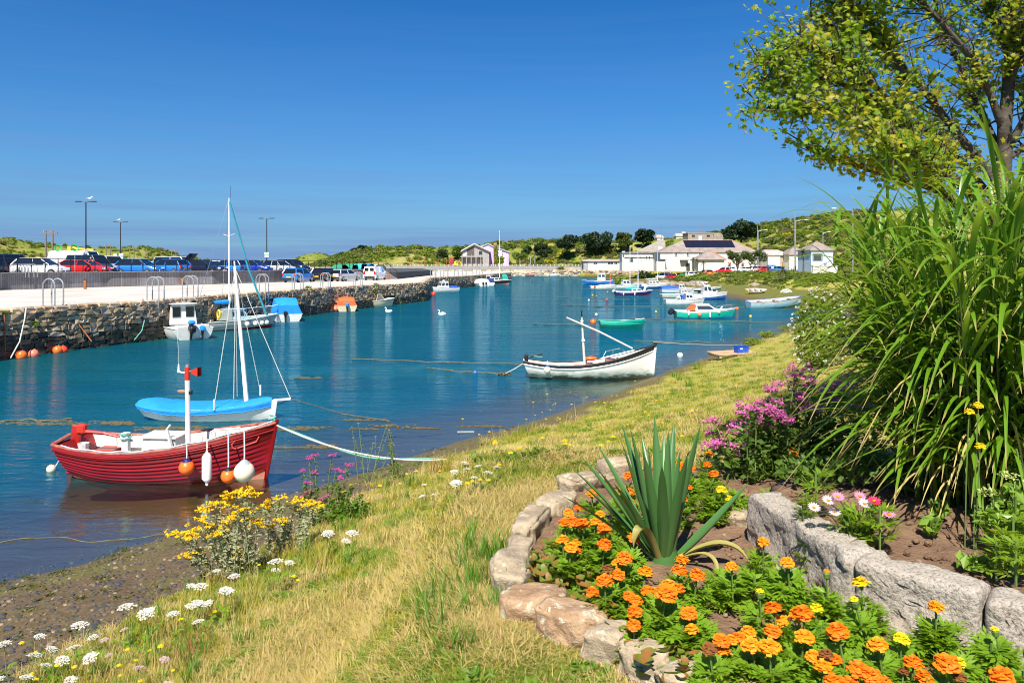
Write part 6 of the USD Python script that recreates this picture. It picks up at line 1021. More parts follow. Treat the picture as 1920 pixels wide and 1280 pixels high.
H = Hull2(4.38, 1.5, .52, .5, 1.16, .3, .72, .1, .58, 24, 2.4)
part(t, 'hull', H.band(0, .86, 10), STAINED, 40); BGUN = mat('chipped_black_paint', (.012, .012, .014), .6, .3, 5, .3); part(t, 'black_gunwale', H.band(.86, 1, 3, .012), BGUN, 40); part(t, 'transom', H.transom(), BGUN); part(t, 'gunwale_cap', H.rail(.03), BGUN); part(t, 'rub_rail', H.rail(.022, .86, .02), INW)
part(t, 'inner_hull', H.band(.35, .98, 5, -.04), INW, 40); part(t, 'floor', H.deck(.02, .9, .55), WORNR); part(t, 'stem_post', MB().tube([H.pt(1, s, 1) * (1, 0, 1) + (.02, 0, 0) for s in st], .05, 6), STAINED); part(t, 'stem_head', MB().tube([H.pt(1, .93, 1) * (1, 0, 1), H.pt(1, 1, 1) * (1, 0, 1) + (.03, 0, .08)], .06, 6), BGUN); part(t, 'fore_deck', H.deck(.72, .99, .94), INW)
for aa in (.3, .5, .66): q0, q1 = H.pt(aa, .9, -1), H.pt(aa, .9, 1); part(t, 'thwart', MB().box((q0 + q1) / 2, (.26, q1[1] - q0[1] - .06, .05)), WORNR if aa > .4 else mat('pale_blue_thwart', (.3, .5, .62), .6, .2, 5))
for aa in (.2, .28, .4): q = H.pt(aa, 1.02, -1, -.05); part(t, 'side_deck_patch', MB().box(q, (.34, .14, .035)), mat('pale_blue_thwart', (0,) * 3) if aa < .38 else WORNR)
part(t, 'mast', MB().tube([(-.2, 0, .1), (-.28, 0, 1.3), (-.32, 0, 2.15)], [.05, .042, .03], 8), mat('weathered_spar', (.5, .47, .42), .7, .25, 6, .2)); part(t, 'mast_tip', MB().tube([(-.32, 0, 2.12), (-.335, 0, 2.36)], [.03, .022], 6).ball((-.335, 0, 2.38), .035, 1), BLACK); part(t, 'mast_band', MB().tube([(-.27, 0, 1.28), (-.275, 0, 1.36)], .065, 8), SPARW); part(t, 'mast_band', MB().tube([(-.315, 0, 1.98), (-.318, 0, 2.04)], .055, 8), SPARW)
part(t, 'yard', MB().tube([(-.88, -.1, 2.14), (.3, -.1, 1.63), (1.48, -.1, 1.04)], [.028, .036, .03], 7), mat('weathered_spar', (0,) * 3)); part(t, 'hoop_frame', MB().tube([(.35, -.5, .7), (.5, -.4, .96), (1.0, -.3, 1.06), (1.25, -.3, .92)], .014, 5).tube([(.75, -.35, .75), (.75, -.35, 1.02)], .012, 5), CHROME)
part(t, 'orange_net', MB().ball((.0, .1, .66), .2, 2, (1.2, .8, .4)), FLOAT['orange'], True); part(t, 'long_oar', MB().tube([(.3, -.55, .72), (1.5, -.42, 1.0)], .03, 6), INW); part(t, 'motor_bracket', MB().box((-2.32, 0, .66), (.14, .5, .3), 0, .03).tube([(-2.2, -.1, .72), (-1.75, -.15, .86)], .035, 5), BLACK); part(t, 'green_rope', MB().tube([(-2.2, .1, .7), (-2.0, -.2, .76), (-1.75, -.1, .72)], .02, 5), GROPE)
hang(1026, 693, 26.0, .125, 'cream', 676, 'faded peach ball fender on the stern quarter of the white boat', 0, FLOAT['blue'])
rope('stern_line', [PX(987, 677, 26.8), G(945, 701, .02)], .018, ROPE, 'rope slanting from the white boat stern into the water', sag=.03); rope('bow_line', [PX(1226, 641, 26.7), hit(1392, 646)], .014, ROPE, 'thin line from the white boat bow to the shore', sag=.05)
obj('stern_weed', MB().add(*foliage(blob(60, rs, (.25, .2, .03), G(945, 701, .02), .1), .09, rs)), WROPE, 'clump of weed on the stern rope of the white boat', 'seaweed')
# pallet and blue crate on the shore, flotsam
p = hit(1345, 671) + (.35, -1.0, .16); t = thing('wooden_pallet', 'old wooden pallet lying at the water edge', 'pallet', (p[0], p[1], p[2] + .05), .12, None, 1, ry=-.03); PAL = mat('weathered_pallet', (.36, .23, .12), .9, .3, 3, .4, 12, col2=(.5, .36, .22))
for i in range(6): part(t, 'board', MB().box((0, -.55 + i * .22, .13 + rng.uniform(0, .01)), (1.7, .16, .028)), PAL)
for x in (-.75, 0, .75): part(t, 'bearer', MB().box((x, 0, .06), (.1, 1.2, .1)), PAL)
t = thing('blue_crate', 'bright blue plastic crate standing on the pallet', 'crate', (p[0] + .3, p[1] - .15, p[2] + .2), .15); CR = mat('crate_blue', (.01, .07, .42), .4, .08)
part(t, 'bottom', MB().box((0, 0, .015), (.44, .32, .03)), CR)
for (c, d) in (((0, -.165, .14), (.46, .02, .26)), ((0, .165, .14), (.46, .02, .26)), ((-.23, 0, .14), (.02, .31, .26)), ((.23, 0, .14), (.02, .31, .26))): part(t, 'side', MB().box(c, d), CR)
part(t, 'rim', MB().box((0, -.18, .26), (.5, .03, .03)).box((0, .18, .26), (.5, .03, .03)), CR); part(t, 'label_patch', MB().box((-.08, -.178, .17), (.1, .005, .05)), WHITE)
p = hit(873, 812); t = thing('driftwood_board', 'small pale board washed up at the water edge', 'board', (p[0], p[1], p[2] + .02), .1); part(t, 'board', MB().box((0, 0, .015), (.42, .12, .03), 0, .008), INW)
# floating weed and weed-covered lines
SW = mat('floating_seaweed', (.04, .028, .01), .7, .4, 14, .8, 40, col2=(.11, .08, .03), world=True)
def weedpatch(u0, u1, v, hv, label, n=34, seed=0):
    rs = np.random.default_rng(seed); m = MB()
    cl = rs.uniform(u0, u1, max(3, n // 14)); cv = rs.normal(size=len(cl)) * hv
    for i in range(int(n * 1.6)):
        k_ = rs.integers(len(cl)); u = np.clip(cl[k_] + rs.normal() * 20, u0, u1); c = G(u, v + cv[k_] + rs.normal() * hv * .35, .006 + .004 * i / n / 3); w = rs.uniform(.02, .075) * c[1] / 18; a = np.linspace(0, 2 * PI, 9)[:-1]; r = rs.uniform(.5, 1.2, 8); ring = np.stack([c[0] + w * 1.6 * r * np.cos(a), c[1] + w * .55 * r * np.sin(a), np.full(8, c[2] - .004)], 1); m.add(np.vstack([ring, c + (0, 0, .02)]), [(k, (k + 1) % 8, 8) for k in range(8)])
    obj('floating_seaweed', m, SW, label, 'seaweed', kind='stuff')
weedpatch(0, 245, 792, 4, 'brown floating weed left of the red boat', 110, 1); weedpatch(255, 640, 803, 3.5, 'brown floating weed behind the red boat', 130, 2); weedpatch(560, 600, 709, 2, 'small island of floating weed off the covered boat', 26, 3); weedpatch(518, 625, 838, 2.5, 'greenish floating weed off the red bow', 60, 4); weedpatch(560, 990, 800, 2.2, 'thin line of weed across the water before the white boat', 90, 5); weedpatch(640, 720, 786, 1, 'faint weed streak beyond the bow rope', 16, 6)
for i, (u0, v0, u1, v1) in enumerate(((660, 673, 985, 683), (800, 690, 945, 702), (1000, 606, 1110, 609), (1100, 573, 1420, 575), (1040, 557, 1180, 561), (1090, 541, 1150, 543), (1180, 597, 1330, 600), (1190, 639, 1330, 641), (1225, 690, 1262, 690), (1105, 601, 1470, 603), (1050, 571, 1150, 575), (0, 788, 130, 786), (0, 1013, 330, 1006))):
    p_, q_ = G(u0, v0, .012), G(u1, v1, .012); k = np.linspace(0, 1, 24)[:, None]; pp = p_ * (1 - k) + q_ * k; pp[:, 1] += .12 * np.sin(k[:, 0] * 9 + i); pp[:, 2] = .008 + .012 * np.sin(k[:, 0] * 23 + i)
    rope('mooring_line', pp, (.014 if i not in (8, 12) else .005) * (1 + .6 * rng.random(24)), WROPE, f'weed-hung mooring line in the water {("running left from the white boat stern", "ending at the white boat stern weed", "left of the orange mooring buoy", "far out beyond the green cruiser", "among the far small floats", "farthest out by the white open boat", "left of the green cruiser outboard", "between the white bow and the shore", "at the shore right of the white bow", "long, behind the tender to the mud", "short, off the small floats", "at the far left behind the red boat", "in the clear shallows at lower left")[i]}')
# ---------------------------------------------------------------- lawn, beach and garden
rg = np.random.default_rng(31)
def blades(n, h, w, spread, lean, rs, seg=3, curl=.5):
    """grass blades, each a tapering ribbon"""
    az = rs.uniform(0, 2 * PI, n); r = spread * np.sqrt(rs.random(n)); a2 = rs.uniform(0, 2 * PI, n); hh = h * rs.uniform(.55, 1.15, n); ln = lean * rs.uniform(.3, 1.3, n)
    k = np.linspace(0, 1, seg + 1)[None, :]; off = ln[:, None] * hh[:, None] * k ** 1.7; x = (r * np.cos(a2))[:, None] + np.cos(az)[:, None] * off; y = (r * np.sin(a2))[:, None] + np.sin(az)[:, None] * off; z = hh[:, None] * (k - curl * (ln * .5)[:, None] * k ** 3)
    ww = w * rs.uniform(.7, 1.3, n)[:, None] * (1 - k ** 1.6 * .92) * .5; sx, sy = -np.sin(az)[:, None] * ww, np.cos(az)[:, None] * ww
    v = np.stack([np.stack([x - sx, y - sy, z], -1), np.stack([x + sx, y + sy, z], -1)], 2); m = 2 * (seg + 1); i = np.arange(seg)[None, :] * 2 + np.arange(n)[:, None] * m
    return v.reshape(-1, 3), np.stack([i, i + 1, i + 3, i + 2], -1).reshape(-1, 4)
GR = [leafmat('grass_green', (.12, .19, .014), (.26, .31, .028), .3, .6), leafmat('grass_yellow', (.29, .27, .025), (.48, .41, .07), .3, .6), leafmat('grass_straw', (.47, .36, .13), (.68, .55, .27), .25, .7, tcol=(.6, .48, .2)), leafmat('grass_lush', (.09, .2, .015), (.19, .31, .025), .35, .5), leafmat('grass_rust', (.22, .1, .03), (.34, .2, .07), .2, .8)]
rs = np.random.default_rng(3)
tufts = [(blades(46, .055, .006, .10, .9, rs), GR[0], False), (blades(46, .05, .006, .10, 1.0, rs), GR[1], False), (blades(50, .075, .005, .11, 1.5, rs), GR[2], False), (blades(30, .2, .008, .07, .5, rs), GR[3], False), (blades(26, .23, .006, .08, .45, rs), GR[1], False), (blades(20, .28, .005, .09, .5, rs), GR[2], False), (blades(16, .3, .008, .09, .6, rs), GR[4], False)]
N = 60000; y_ = 1 / rg.uniform(1 / 42., 1 / 2.4, N) ; x_ = rg.uniform(-.78, .78, N) * y_; d_ = shore_d(x_, y_); p_ = np.stack([x_, y_, 0 * x_], -1); nz = meshkit.fbm(p_ * .9, 3, 21); nz2 = meshkit.fbm(p_ * 2.7, 2, 22)
edge = d_ - BW(y_) + (meshkit.fbm(p_ * 1.3, 4, 3) - .5) * 1.6
BED = Polygon([(.02, 3.25), (.02, 3.9), (.2, 4.5), (.42, 5.0), (.85, 5.45), (2.0, 5.6), (3.4, 5.5), (4.2, 4.2), (4.2, 1.2), (.75, 1.2), (.75, 2.45), (.5, 2.75), (.25, 3.05)])
import shapely
inb = shapely.contains_xy(BED.buffer(.03), x_, y_)
ok = (edge > .05) & ~inb & (rg.random(N) < np.clip(edge * 2.2, 0, 1)) & (y_ < 42); x_, y_, d_, nz, nz2, edge = (q[ok] for q in (x_, y_, d_, nz, nz2, edge)); n = len(x_)
dry = np.clip((nz - .40) * 4.2 + (nz2 - .5) * 1.1 + np.clip((d_ - 5) / 10, 0, .15), 0, 1); u1 = rg.random(n)
kind = np.where(u1 < .05 + dry * .42, 2, np.where(u1 < .5 + dry * .34, 1, 0)); tall = rg.random(n); te = np.clip(1 - abs(edge - .9) / 1.4, 0, 1)
kind = np.where(tall < te * .15, np.where(u1 < .4, 4, np.where(u1 < .62, 5, np.where(u1 < .72, 6, 3))), kind)
near_bed = np.hypot(x_ + .12, y_ - 3.7) < .45; kind = np.where(near_bed & (tall < .07), 3, kind); kind = np.where((np.hypot(x_ + .45, y_ - 3.0) < .3) & (tall < .05), 3, kind)
sc = rg.uniform(.7, 1.25, n) * np.clip(.82 + y_ / 26, .8, 1.9); sc = np.where(np.isin(kind, (3, 4, 5, 6)), sc * rg.uniform(.45, 1.0, n), sc)
scatter('lawn_grass', tufts, np.stack([x_, y_, ground_z(x_, y_) - .012], 1), rg.uniform(0, 6.28, n), sc, kind, 'dry yellow and green grass of the sloping lawn', 'grass')
# beach pebbles
pm = [rock_mesh(i, (.05, .038, .026), 1, .3) for i in range(4)]; PEB = [mat(f'pebble_{k}', c, .8, .4, 20) for k, c in enumerate(((.04, .04, .045), (.10, .07, .04), (.2, .155, .1), (.085, .075, .02)))]
N = 11000; y_ = 1 / rg.uniform(1 / 22., 1 / 5.2, N); x_ = rg.uniform(-.80, .1, N) * y_; d_ = shore_d(x_, y_); edge = d_ - BW(y_); ok = (edge < .35) & (d_ > -.5); x_, y_, d_ = x_[ok], y_[ok], d_[ok]; n = len(x_)
scatter('beach_pebbles', [(pm[i], PEB[i], 40) for i in range(4)], np.stack([x_, y_, ground_z(x_, y_) + .002], 1), rg.uniform(0, 6.28, n), rg.uniform(.35, 1.25, n) * np.where(rg.random(n) < .05, 1.7, 1), rg.choice(4, n, p=[.38, .3, .12, .2]), 'dark wet pebbles and shell bits on the small beach', 'pebbles')
al = MB(); rs = np.random.default_rng(12)
for i in range(620):
    y = 1 / rs.uniform(1 / 20, 1 / 6); x = rs.uniform(-.8, .1) * y; d = float(shore_d(x, y))
    if -.15 < d < BW(y) and (d < .9 or rs.random() < .35): s = rs.uniform(.05, .16); al.add(*foliage(blob(22, rs, (s * 1.6, s, .015), (x, y, float(ground_z(x, y)) + .012), .1), .022, rs, 2.0))
obj('beach_algae', al, leafmat('algae_strands', (.06, .065, .006), (.17, .17, .02), .15), 'patches of olive green weed over the beach stones', 'seaweed', kind='stuff')
# ---- flower beds
SOIL = mat('garden_soil', (.13, .07, .038), .95, .3, 7, 1.0, 38, col2=(.26, .155, .09), world=True, bdist=.03)
BZ, UZ = 2.5, 2.74
def soil(name, poly, z, amp, label):
    P = Polygon(poly); x0, y0, x1, y1 = P.bounds; gx_, gy_ = np.meshgrid(np.arange(x0, x1, .035), np.arange(y0, y1, .035), indexing='ij'); q = np.stack([gx_, gy_, 0 * gx_], -1); zz = z + (meshkit.fbm(q * 6, 4, 9) - .5) * amp - .25 * (~shapely.contains_xy(P, gx_, gy_))
    tag(part(None, name, MB().grid(np.stack([gx_, gy_, zz], -1), flip=True), SOIL, True), kind='structure', label=label)
soil('lower_flower_bed', BED, BZ + .015, .07, 'bare brown soil of the lower flower bed'); 
WALLC = [(1.25, 4.05), (1.34, 3.55), (1.42, 3.15), (1.56, 2.98), (1.74, 2.82), (1.92, 2.66), (2.2, 2.45)]
UP = [(1.33, 4.1), (1.45, 3.5), (1.55, 3.15), (1.68, 3.02), (1.86, 2.87), (2.05, 2.7), (2.4, 2.45), (2.5, 1.6), (5.2, 1.6), (5.2, 4.9), (2.4, 4.9), (1.62, 4.5)]
soil('upper_flower_bed', UP, UZ - .02, .06, 'bare brown soil of the raised flower bed')
GRAN = usdkit.material(stage, '/World/Looks/rough_granite', {'g': ('geometry', {}), 'n': ('noise_texture', {'scale': 5.0, 'detail': 5.0, 'roughness': .7}), 'f': ('noise_texture', {'scale': 75.0, 'detail': 3.0, 'roughness': .7}), 'v': ('voronoi_texture', {'scale': 140.0}),
    'r': ('rgb_ramp', {'ramp': [(0, (.16, .115, .07)), (.4, (.25, .205, .155)), (.55, (.32, .28, .235)), (.7, (.37, .275, .185)), (1, (.38, .33, .27))]}), 'r2': ('rgb_ramp', {'ramp': [(0, (.04, .035, .03)), (.38, (.07, .06, .05)), (.48, (.35, .31, .26)), (.62, (.46, .415, .35)), (1, (.54, .5, .43))]}), 'm': ('mix_color', {'fac': .5}),
    'a': ('math', {'math_type': 'multiply_add', 'value2': .6}), 'b': ('bump', {'strength': 1.0, 'distance': .014}), 'p': ('principled_bsdf', {'roughness': .85})},
    [('g.position', 'n.vector'), ('g.position', 'f.vector'), ('g.position', 'v.vector'), ('n.fac', 'r.fac'), ('f.fac', 'r2.fac'), ('r.color', 'm.a'), ('r2.color', 'm.b'), ('m.result', 'p.base_color'), ('f.fac', 'a.value1'), ('n.fac', 'a.value3'), ('a.value', 'b.height'), ('b.normal', 'p.normal')], surface='p.BSDF')
def granite(name, a, b, z0, z1, thick, label, seed, par=None):
    a, b = np.array(a), np.array(b); L = np.linalg.norm(b - a); d = (b - a) / L; nrm = np.array([-d[1], d[0]]) if True else 0; m = m3.Manifold.cube((L - .006, thick, z1 - z0 + .25)).refine_to_length(.022); mm = m.to_mesh(); v = np.array(mm.vert_properties[:, :3], float); f = np.array(mm.tri_verts)
    c = np.array([L / 2, thick / 2, (z1 - z0 + .25) / 2]); w = v - c; e = np.maximum(np.abs(w) / c - .84, 0) / .16; rd = (e ** 2).sum(1)[:, None]; w = w * (1 - .04 * np.clip(rd - .5, 0, 2))
    w += (meshkit.fbm((w + seed) * 9, 3, seed)[:, None] - .5) * .05 * np.array([.3, 1, .8]) + (meshkit.noise((w + seed) * 46, seed)[:, None] - .5) * .014 * np.array([.5, 1, .8]); v = w + c - (0, 0, .25)
    t = np.stack([a[0] + d[0] * v[:, 0] + nrm[0] * v[:, 1], a[1] + d[1] * v[:, 0] + nrm[1] * v[:, 1], z0 + v[:, 2]], 1); obj(name, (t, f), GRAN, label, 'stone', smooth=35)
for (a, b, z1, th_, lb, sd) in (((1.25, 4.02), (1.428, 3.15), 2.79, .17, 'long rough granite block at the left end of the raised bed', 1), ((1.43, 3.145), (1.757, 2.8), 2.775, .17, 'middle rough granite block of the raised bed between two dark joints', 2), ((1.763, 2.795), (2.22, 2.44), 2.76, .17, 'granite block running out of the picture at lower right', 3)): granite('granite_block', a, b, BZ, z1, th_, lb, sd)
ROCK = [usdkit.material(stage, f'/World/Looks/lichen_rock_{k}', {'g': ('geometry', {}), 'n': ('noise_texture', {'scale': 8., 'detail': 6., 'roughness': .7}), 'l': ('noise_texture', {'scale': 17., 'detail': 5., 'roughness': .75}), 'r': ('rgb_ramp', {'ramp': [(0, (.1, .065, .04)), (.42, c1), (.6, c2), (1, (.4, .32, .24))]}),
    'lr': ('rgb_ramp', {'ramp': [(0, (0, 0, 0)), (.56, (0, 0, 0)), (.62, (1, 1, 1)), (1, (1, 1, 1))]}), 'm': ('mix_color', {'b': (.42, .40, .29)}), 'b': ('bump', {'strength': 1., 'distance': .035}), 'p': ('principled_bsdf', {'roughness': .9})},
    [('g.position', 'n.vector'), ('g.position', 'l.vector'), ('n.fac', 'r.fac'), ('l.fac', 'lr.fac'), ('lr.color', 'm.fac'), ('r.color', 'm.a'), ('m.result', 'p.base_color'), ('n.fac', 'b.height'), ('b.normal', 'p.normal')], surface='p.BSDF') for k, (c1, c2) in enumerate((((.25, .15, .08), (.37, .245, .14)), ((.26, .2, .13), (.38, .3, .2))))]
def edge_rock(x, y, d, rz, lb, sd, k=0, z=BZ, pitch=0):
    m = m3.Manifold.cube((1, 1, 1), True).refine(14).to_mesh(); v = np.array(m.vert_properties[:, :3], float); e = np.abs(v) * 2; v *= 1 - .2 * np.clip((np.sort(e, 1)[:, 1] - .55) / .45, 0, 1)[:, None] ** 2; d = np.array(d) * (.9, .8, .74); w = v * d
    w += (meshkit.fbm((w + sd * 3.7) * 5, 3, sd)[:, None] - .5) * .16 * v * 2 * np.array([1, 1, .7]) * .8 + (meshkit.fbm((w + sd) * 22, 2, sd)[:, None] - .5) * .03 * v
    if pitch: c, s = math.cos(pitch), math.sin(pitch); w = np.stack([w[:, 0] * c + w[:, 2] * s, w[:, 1], -w[:, 0] * s + w[:, 2] * c], 1)
    c, s = math.cos(rz), math.sin(rz); obj('edging_rock', (np.stack([x + w[:, 0] * c - w[:, 1] * s, y + w[:, 0] * s + w[:, 1] * c, z + d[2] * .2 + w[:, 2]], 1), np.array(m.tri_verts)), ROCK[k], lb, 'rock', smooth=38)
for i, (x, y, d, rz, lb, k) in enumerate(((.03, 3.62, (.62, .2, .24), 1.42, 'longest edging rock, a pale upright slab at the left of the flower bed', 1), (.10, 4.16, (.5, .2, .24), 1.25, 'tall lichen spotted rock above the longest slab', 1), (.09, 3.24, (.32, .24, .2), -.1, 'flat topped brown edging rock at the left corner of the bed', 0), (.24, 3.06, (.30, .22, .22), -.5, 'square brown edging rock next along from the corner', 0), (.37, 2.9, (.22, .2, .2), -.6, 'small round topped tan edging rock', 1), (.50, 2.76, (.26, .22, .2), -.7, 'edging rock with a pale lichen patch near the bottom edge', 1), (.66, 2.6, (.3, .22, .17), -.6, 'low wide edging rock at the bottom edge of the picture', 1), (.28, 4.6, (.3, .2, .18), .9, 'pale edging rock beside the upper orange flowers', 1), (.47, 4.95, (.34, .22, .22), .7, 'lichen covered boulder at the back left of the bed', 1), (.78, 5.36, (.3, .22, .22), .4, 'knobbly grey rock behind the agave', 1), (1.35, 4.35, (.3, .25, .16), .3, 'pale low rock behind the end of the granite wall', 1), (.84, 2.42, (.34, .24, .18), -.7, 'last edging rock below the bottom left marigolds', 0))): edge_rock(x, y, d, rz, lb, i + 1, k)
# crumbs of soil and low weeds in the lawn
N = 3800; x_ = rg.uniform(.1, 4.0, N); y_ = rg.uniform(1.8, 5.3, N); U_ = Polygon(UP).buffer(-.05); up_ = shapely.contains_xy(U_, x_, y_); lo_ = shapely.contains_xy(BED.buffer(-.08), x_, y_) & ~up_; ok = up_ | lo_
scatter('soil_crumbs', [(rock_mesh(30 + i, (.022, .018, .014), 1, .45), SOIL, False) for i in range(3)] + [(rock_mesh(34, (.018, .014, .01), 1, .3), PEB[2], False)], np.stack([x_, y_, np.where(up_, UZ - .02, BZ + .015) + .004], 1)[ok], rg.uniform(0, 6, ok.sum()), rg.uniform(.3, 1.5, ok.sum()) ** 1.5, rg.choice(4, ok.sum(), p=[.32, .32, .3, .06]), 'crumbs of soil and small stones on the flower beds', 'soil')
N = 2600; y_ = 1 / rg.uniform(1 / 20., 1 / 2.5, N); x_ = rg.uniform(-.7, .5, N) * y_; e_ = shore_d(x_, y_) - BW(y_); ok = (e_ > .5) & ~shapely.contains_xy(BED.buffer(.1), x_, y_) & (meshkit.fbm(np.stack([x_, y_, 0 * x_], -1) * 1.1, 3, 41) > .5)
scatter('lawn_weeds', [(foliage(blob(26, rg, (.06, .06, .012), (0, 0, .02), .1), .016, rg, 2.2, .8), GR[0], False), (foliage(blob(18, rg, (.05, .05, .012), (0, 0, .02), .1), .02, rg, 2.2, .5), GR[3], False), (foliage(blob(16, rg, (.07, .06, .02), (0, 0, .03), .1), .014, rg, .3, .3), GR[4], False)], np.stack([x_, y_, ground_z(x_, y_) + .012], 1)[ok], rg.uniform(0, 6, ok.sum()), rg.uniform(.6, 1.5, ok.sum()), rg.choice(3, ok.sum(), p=[.5, .3, .2]), 'clover, plantain and other low weeds in the lawn', 'weeds')
# ---- marigolds
def ferny(n, h, r, rs, leaf=.05, lw=.010):
    """a bushy plant of feathery leaves"""
    m = MB(); V, F, c0 = [], [], 0
    for i in range(n):
        az = rs.uniform(0, 2 * PI); zz = h * rs.uniform(.15, .85); rr = r * rs.uniform(.25, 1.0) * (1 - .35 * zz / h); el = rs.uniform(-.2, .7); d = np.array([math.cos(az) * math.cos(el), math.sin(az) * math.cos(el), math.sin(el)]); s = np.array([-math.sin(az), math.cos(az), 0]); up = np.cross(d, s) * -1
        b = np.array([math.cos(az) * rr * .35, math.sin(az) * rr * .35, zz]); L = rr * .8
        for k in range(5):
            q = b + d * L * (k + .8) / 5
            for sd in ((-1, 1) if k < 4 else (0,)):
                dd = (d * .75 + s * sd * .85 + up * rs.uniform(-.25, .25)); dd /= np.linalg.norm(dd); ll = leaf * rs.uniform(.7, 1.2) * (1 - k * .08); w = np.cross(dd, up + rs.normal(size=3) * .2); w = w / np.linalg.norm(w) * lw
                V += [q, q + dd * ll * .45 - w, q + dd * ll, q + dd * ll * .45 + w]; F += [(c0, c0 + 1, c0 + 2), (c0, c0 + 2, c0 + 3)]; c0 += 4
    return np.array(V), np.array(F)
def pompom(r, rs, rings=7, droop=.5):
    V, F, c = [], [], 0
    for k in range(rings):
        q = k / (rings - 1); n = int(21 - 14 * q); el = -.25 + q * 1.35; rad = r * (1 - .12 * q)
        for i in range(n):
            az = 2 * PI * i / n + k * .7 + rs.uniform(-.2, .2); e = el + rs.uniform(-.17, .17); d = np.array([math.cos(az) * math.cos(e), math.sin(az) * math.cos(e), math.sin(e) * .8]); s = np.array([-math.sin(az), math.cos(az), 0]); L = rad * rs.uniform(.72, 1.14); w = r * .25
            t = d * L + (0, 0, -r * .12 * (1 - q)); b = d * L * .3 + (0, 0, r * .1); m_ = (b + t) / 2 + (0, 0, r * .14)
            V += [b, m_ - s * w * .75, m_ + s * w * .75, t - s * w + (0, 0, rs.uniform(-.1, .15) * r), t + s * w + (0, 0, rs.uniform(-.1, .15) * r), t + d * r * .1]; F += [(c, c + 2, c + 1), (c + 1, c + 2, c + 4), (c + 1, c + 4, c + 3), (c + 3, c + 4, c + 5)]; c += 6
    return np.array(V), np.array(F)
FOL = leafmat('marigold_leaves', (.15, .27, .014), (.35, .45, .035), .35, .5); STEM = mat('green_stem', (.10, .17, .03), .6, .2, 9); PET = {'orange': leafmat('orange_petals', (.82, .2, .004), (.92, .42, .014), .25, .6, tcol=(.9, .25, .01)), 'golden': leafmat('golden_petals', (.82, .3, .005), (.9, .42, .01), .25, .6, tcol=(.9, .4, .01)), 'faded': leafmat('faded_petals', (.22, .08, .02), (.5, .2, .03), .2, .8), 'yellow': leafmat('yellow_petals', (.82, .6, .01), (.9, .75, .04), .25, .6, tcol=(.9, .7, .02))}
def make_marigold(col, seed, head=.036, h=.2, bud=False, pet=None):
    rs = np.random.default_rng(seed); t = thing('marigold_plant', '', 'marigold', (0, 0, 0)); part(t, 'foliage', ferny(52, h * .84, .1, rs, .042, .0062), FOL)
    part(t, 'stem', MB().tube([(0, 0, 0), (.006, .004, h * .5), (0, 0, h)], [.005, .004, .0035], 5), STEM); fz = (0, 0, h + head * .35)
    if bud: part(t, 'bud', MB().lathe([(.004, -.004), (.012, .004), (.016, .022), (.013, .03)], 8, (0, 0, h)), STEM); v, f = pompom(head * .5, rs, 3); part(t, 'flower', (v * (1, 1, .5) + (0, 0, h + .032), f), PET[col])
    else: part(t, 'sepals', MB().lathe([(.004, -head * .5), (head * .3, -head * .2), (head * .4, head * .1)], 8, (0, 0, h)), STEM); v, f = pompom(head, rs); part(t, 'flower', (v * (1, 1, rs.uniform(.75, 1.05)) + fz, f), pet or PET[col])
    return t
PROTO = {}
def marigold(u, v, col='orange', bud=False, where='', which=''):
    key = (col, bud, (int(u) * 7 + int(v)) % 5 if col == 'orange' else 0); h = .2; z = BZ + h + .02; p = G(u, v, z); head = {'faded': .024, 'orange': .0345, 'golden': .025, 'yellow': .031}[col]
    lb = f'{col} marigold {"bud" if bud else "plant in flower"} {where}' + (', ' + which if which else ''); grp = f'{col} marigolds {where}'
    if key not in PROTO: PROTO[key] = t = make_marigold(col, 100 + len(PROTO), head * (1.0, .86, 1.08, .92, 1.0)[key[2]], h * (1, .92, 1.06, 1.0, .96)[key[2]], bud, leafmat('pale_orange_petals', (.85, .3, .008), (.94, .52, .03), .25, .6, tcol=(.9, .45, .01)) if key[2] in (1, 4) else None); tag(t, lb, None, grp); UsdGeom.Xformable(t).GetOrderedXformOps()[0].Set((float(p[0]), float(p[1]), BZ))
    else: dup(PROTO[key], (p[0], p[1], BZ), rg.uniform(0, 6.28), lb, grp, rg.uniform(.74, 1.12), rx=rg.uniform(-.1, .3), ry=rg.uniform(-.14, .14))
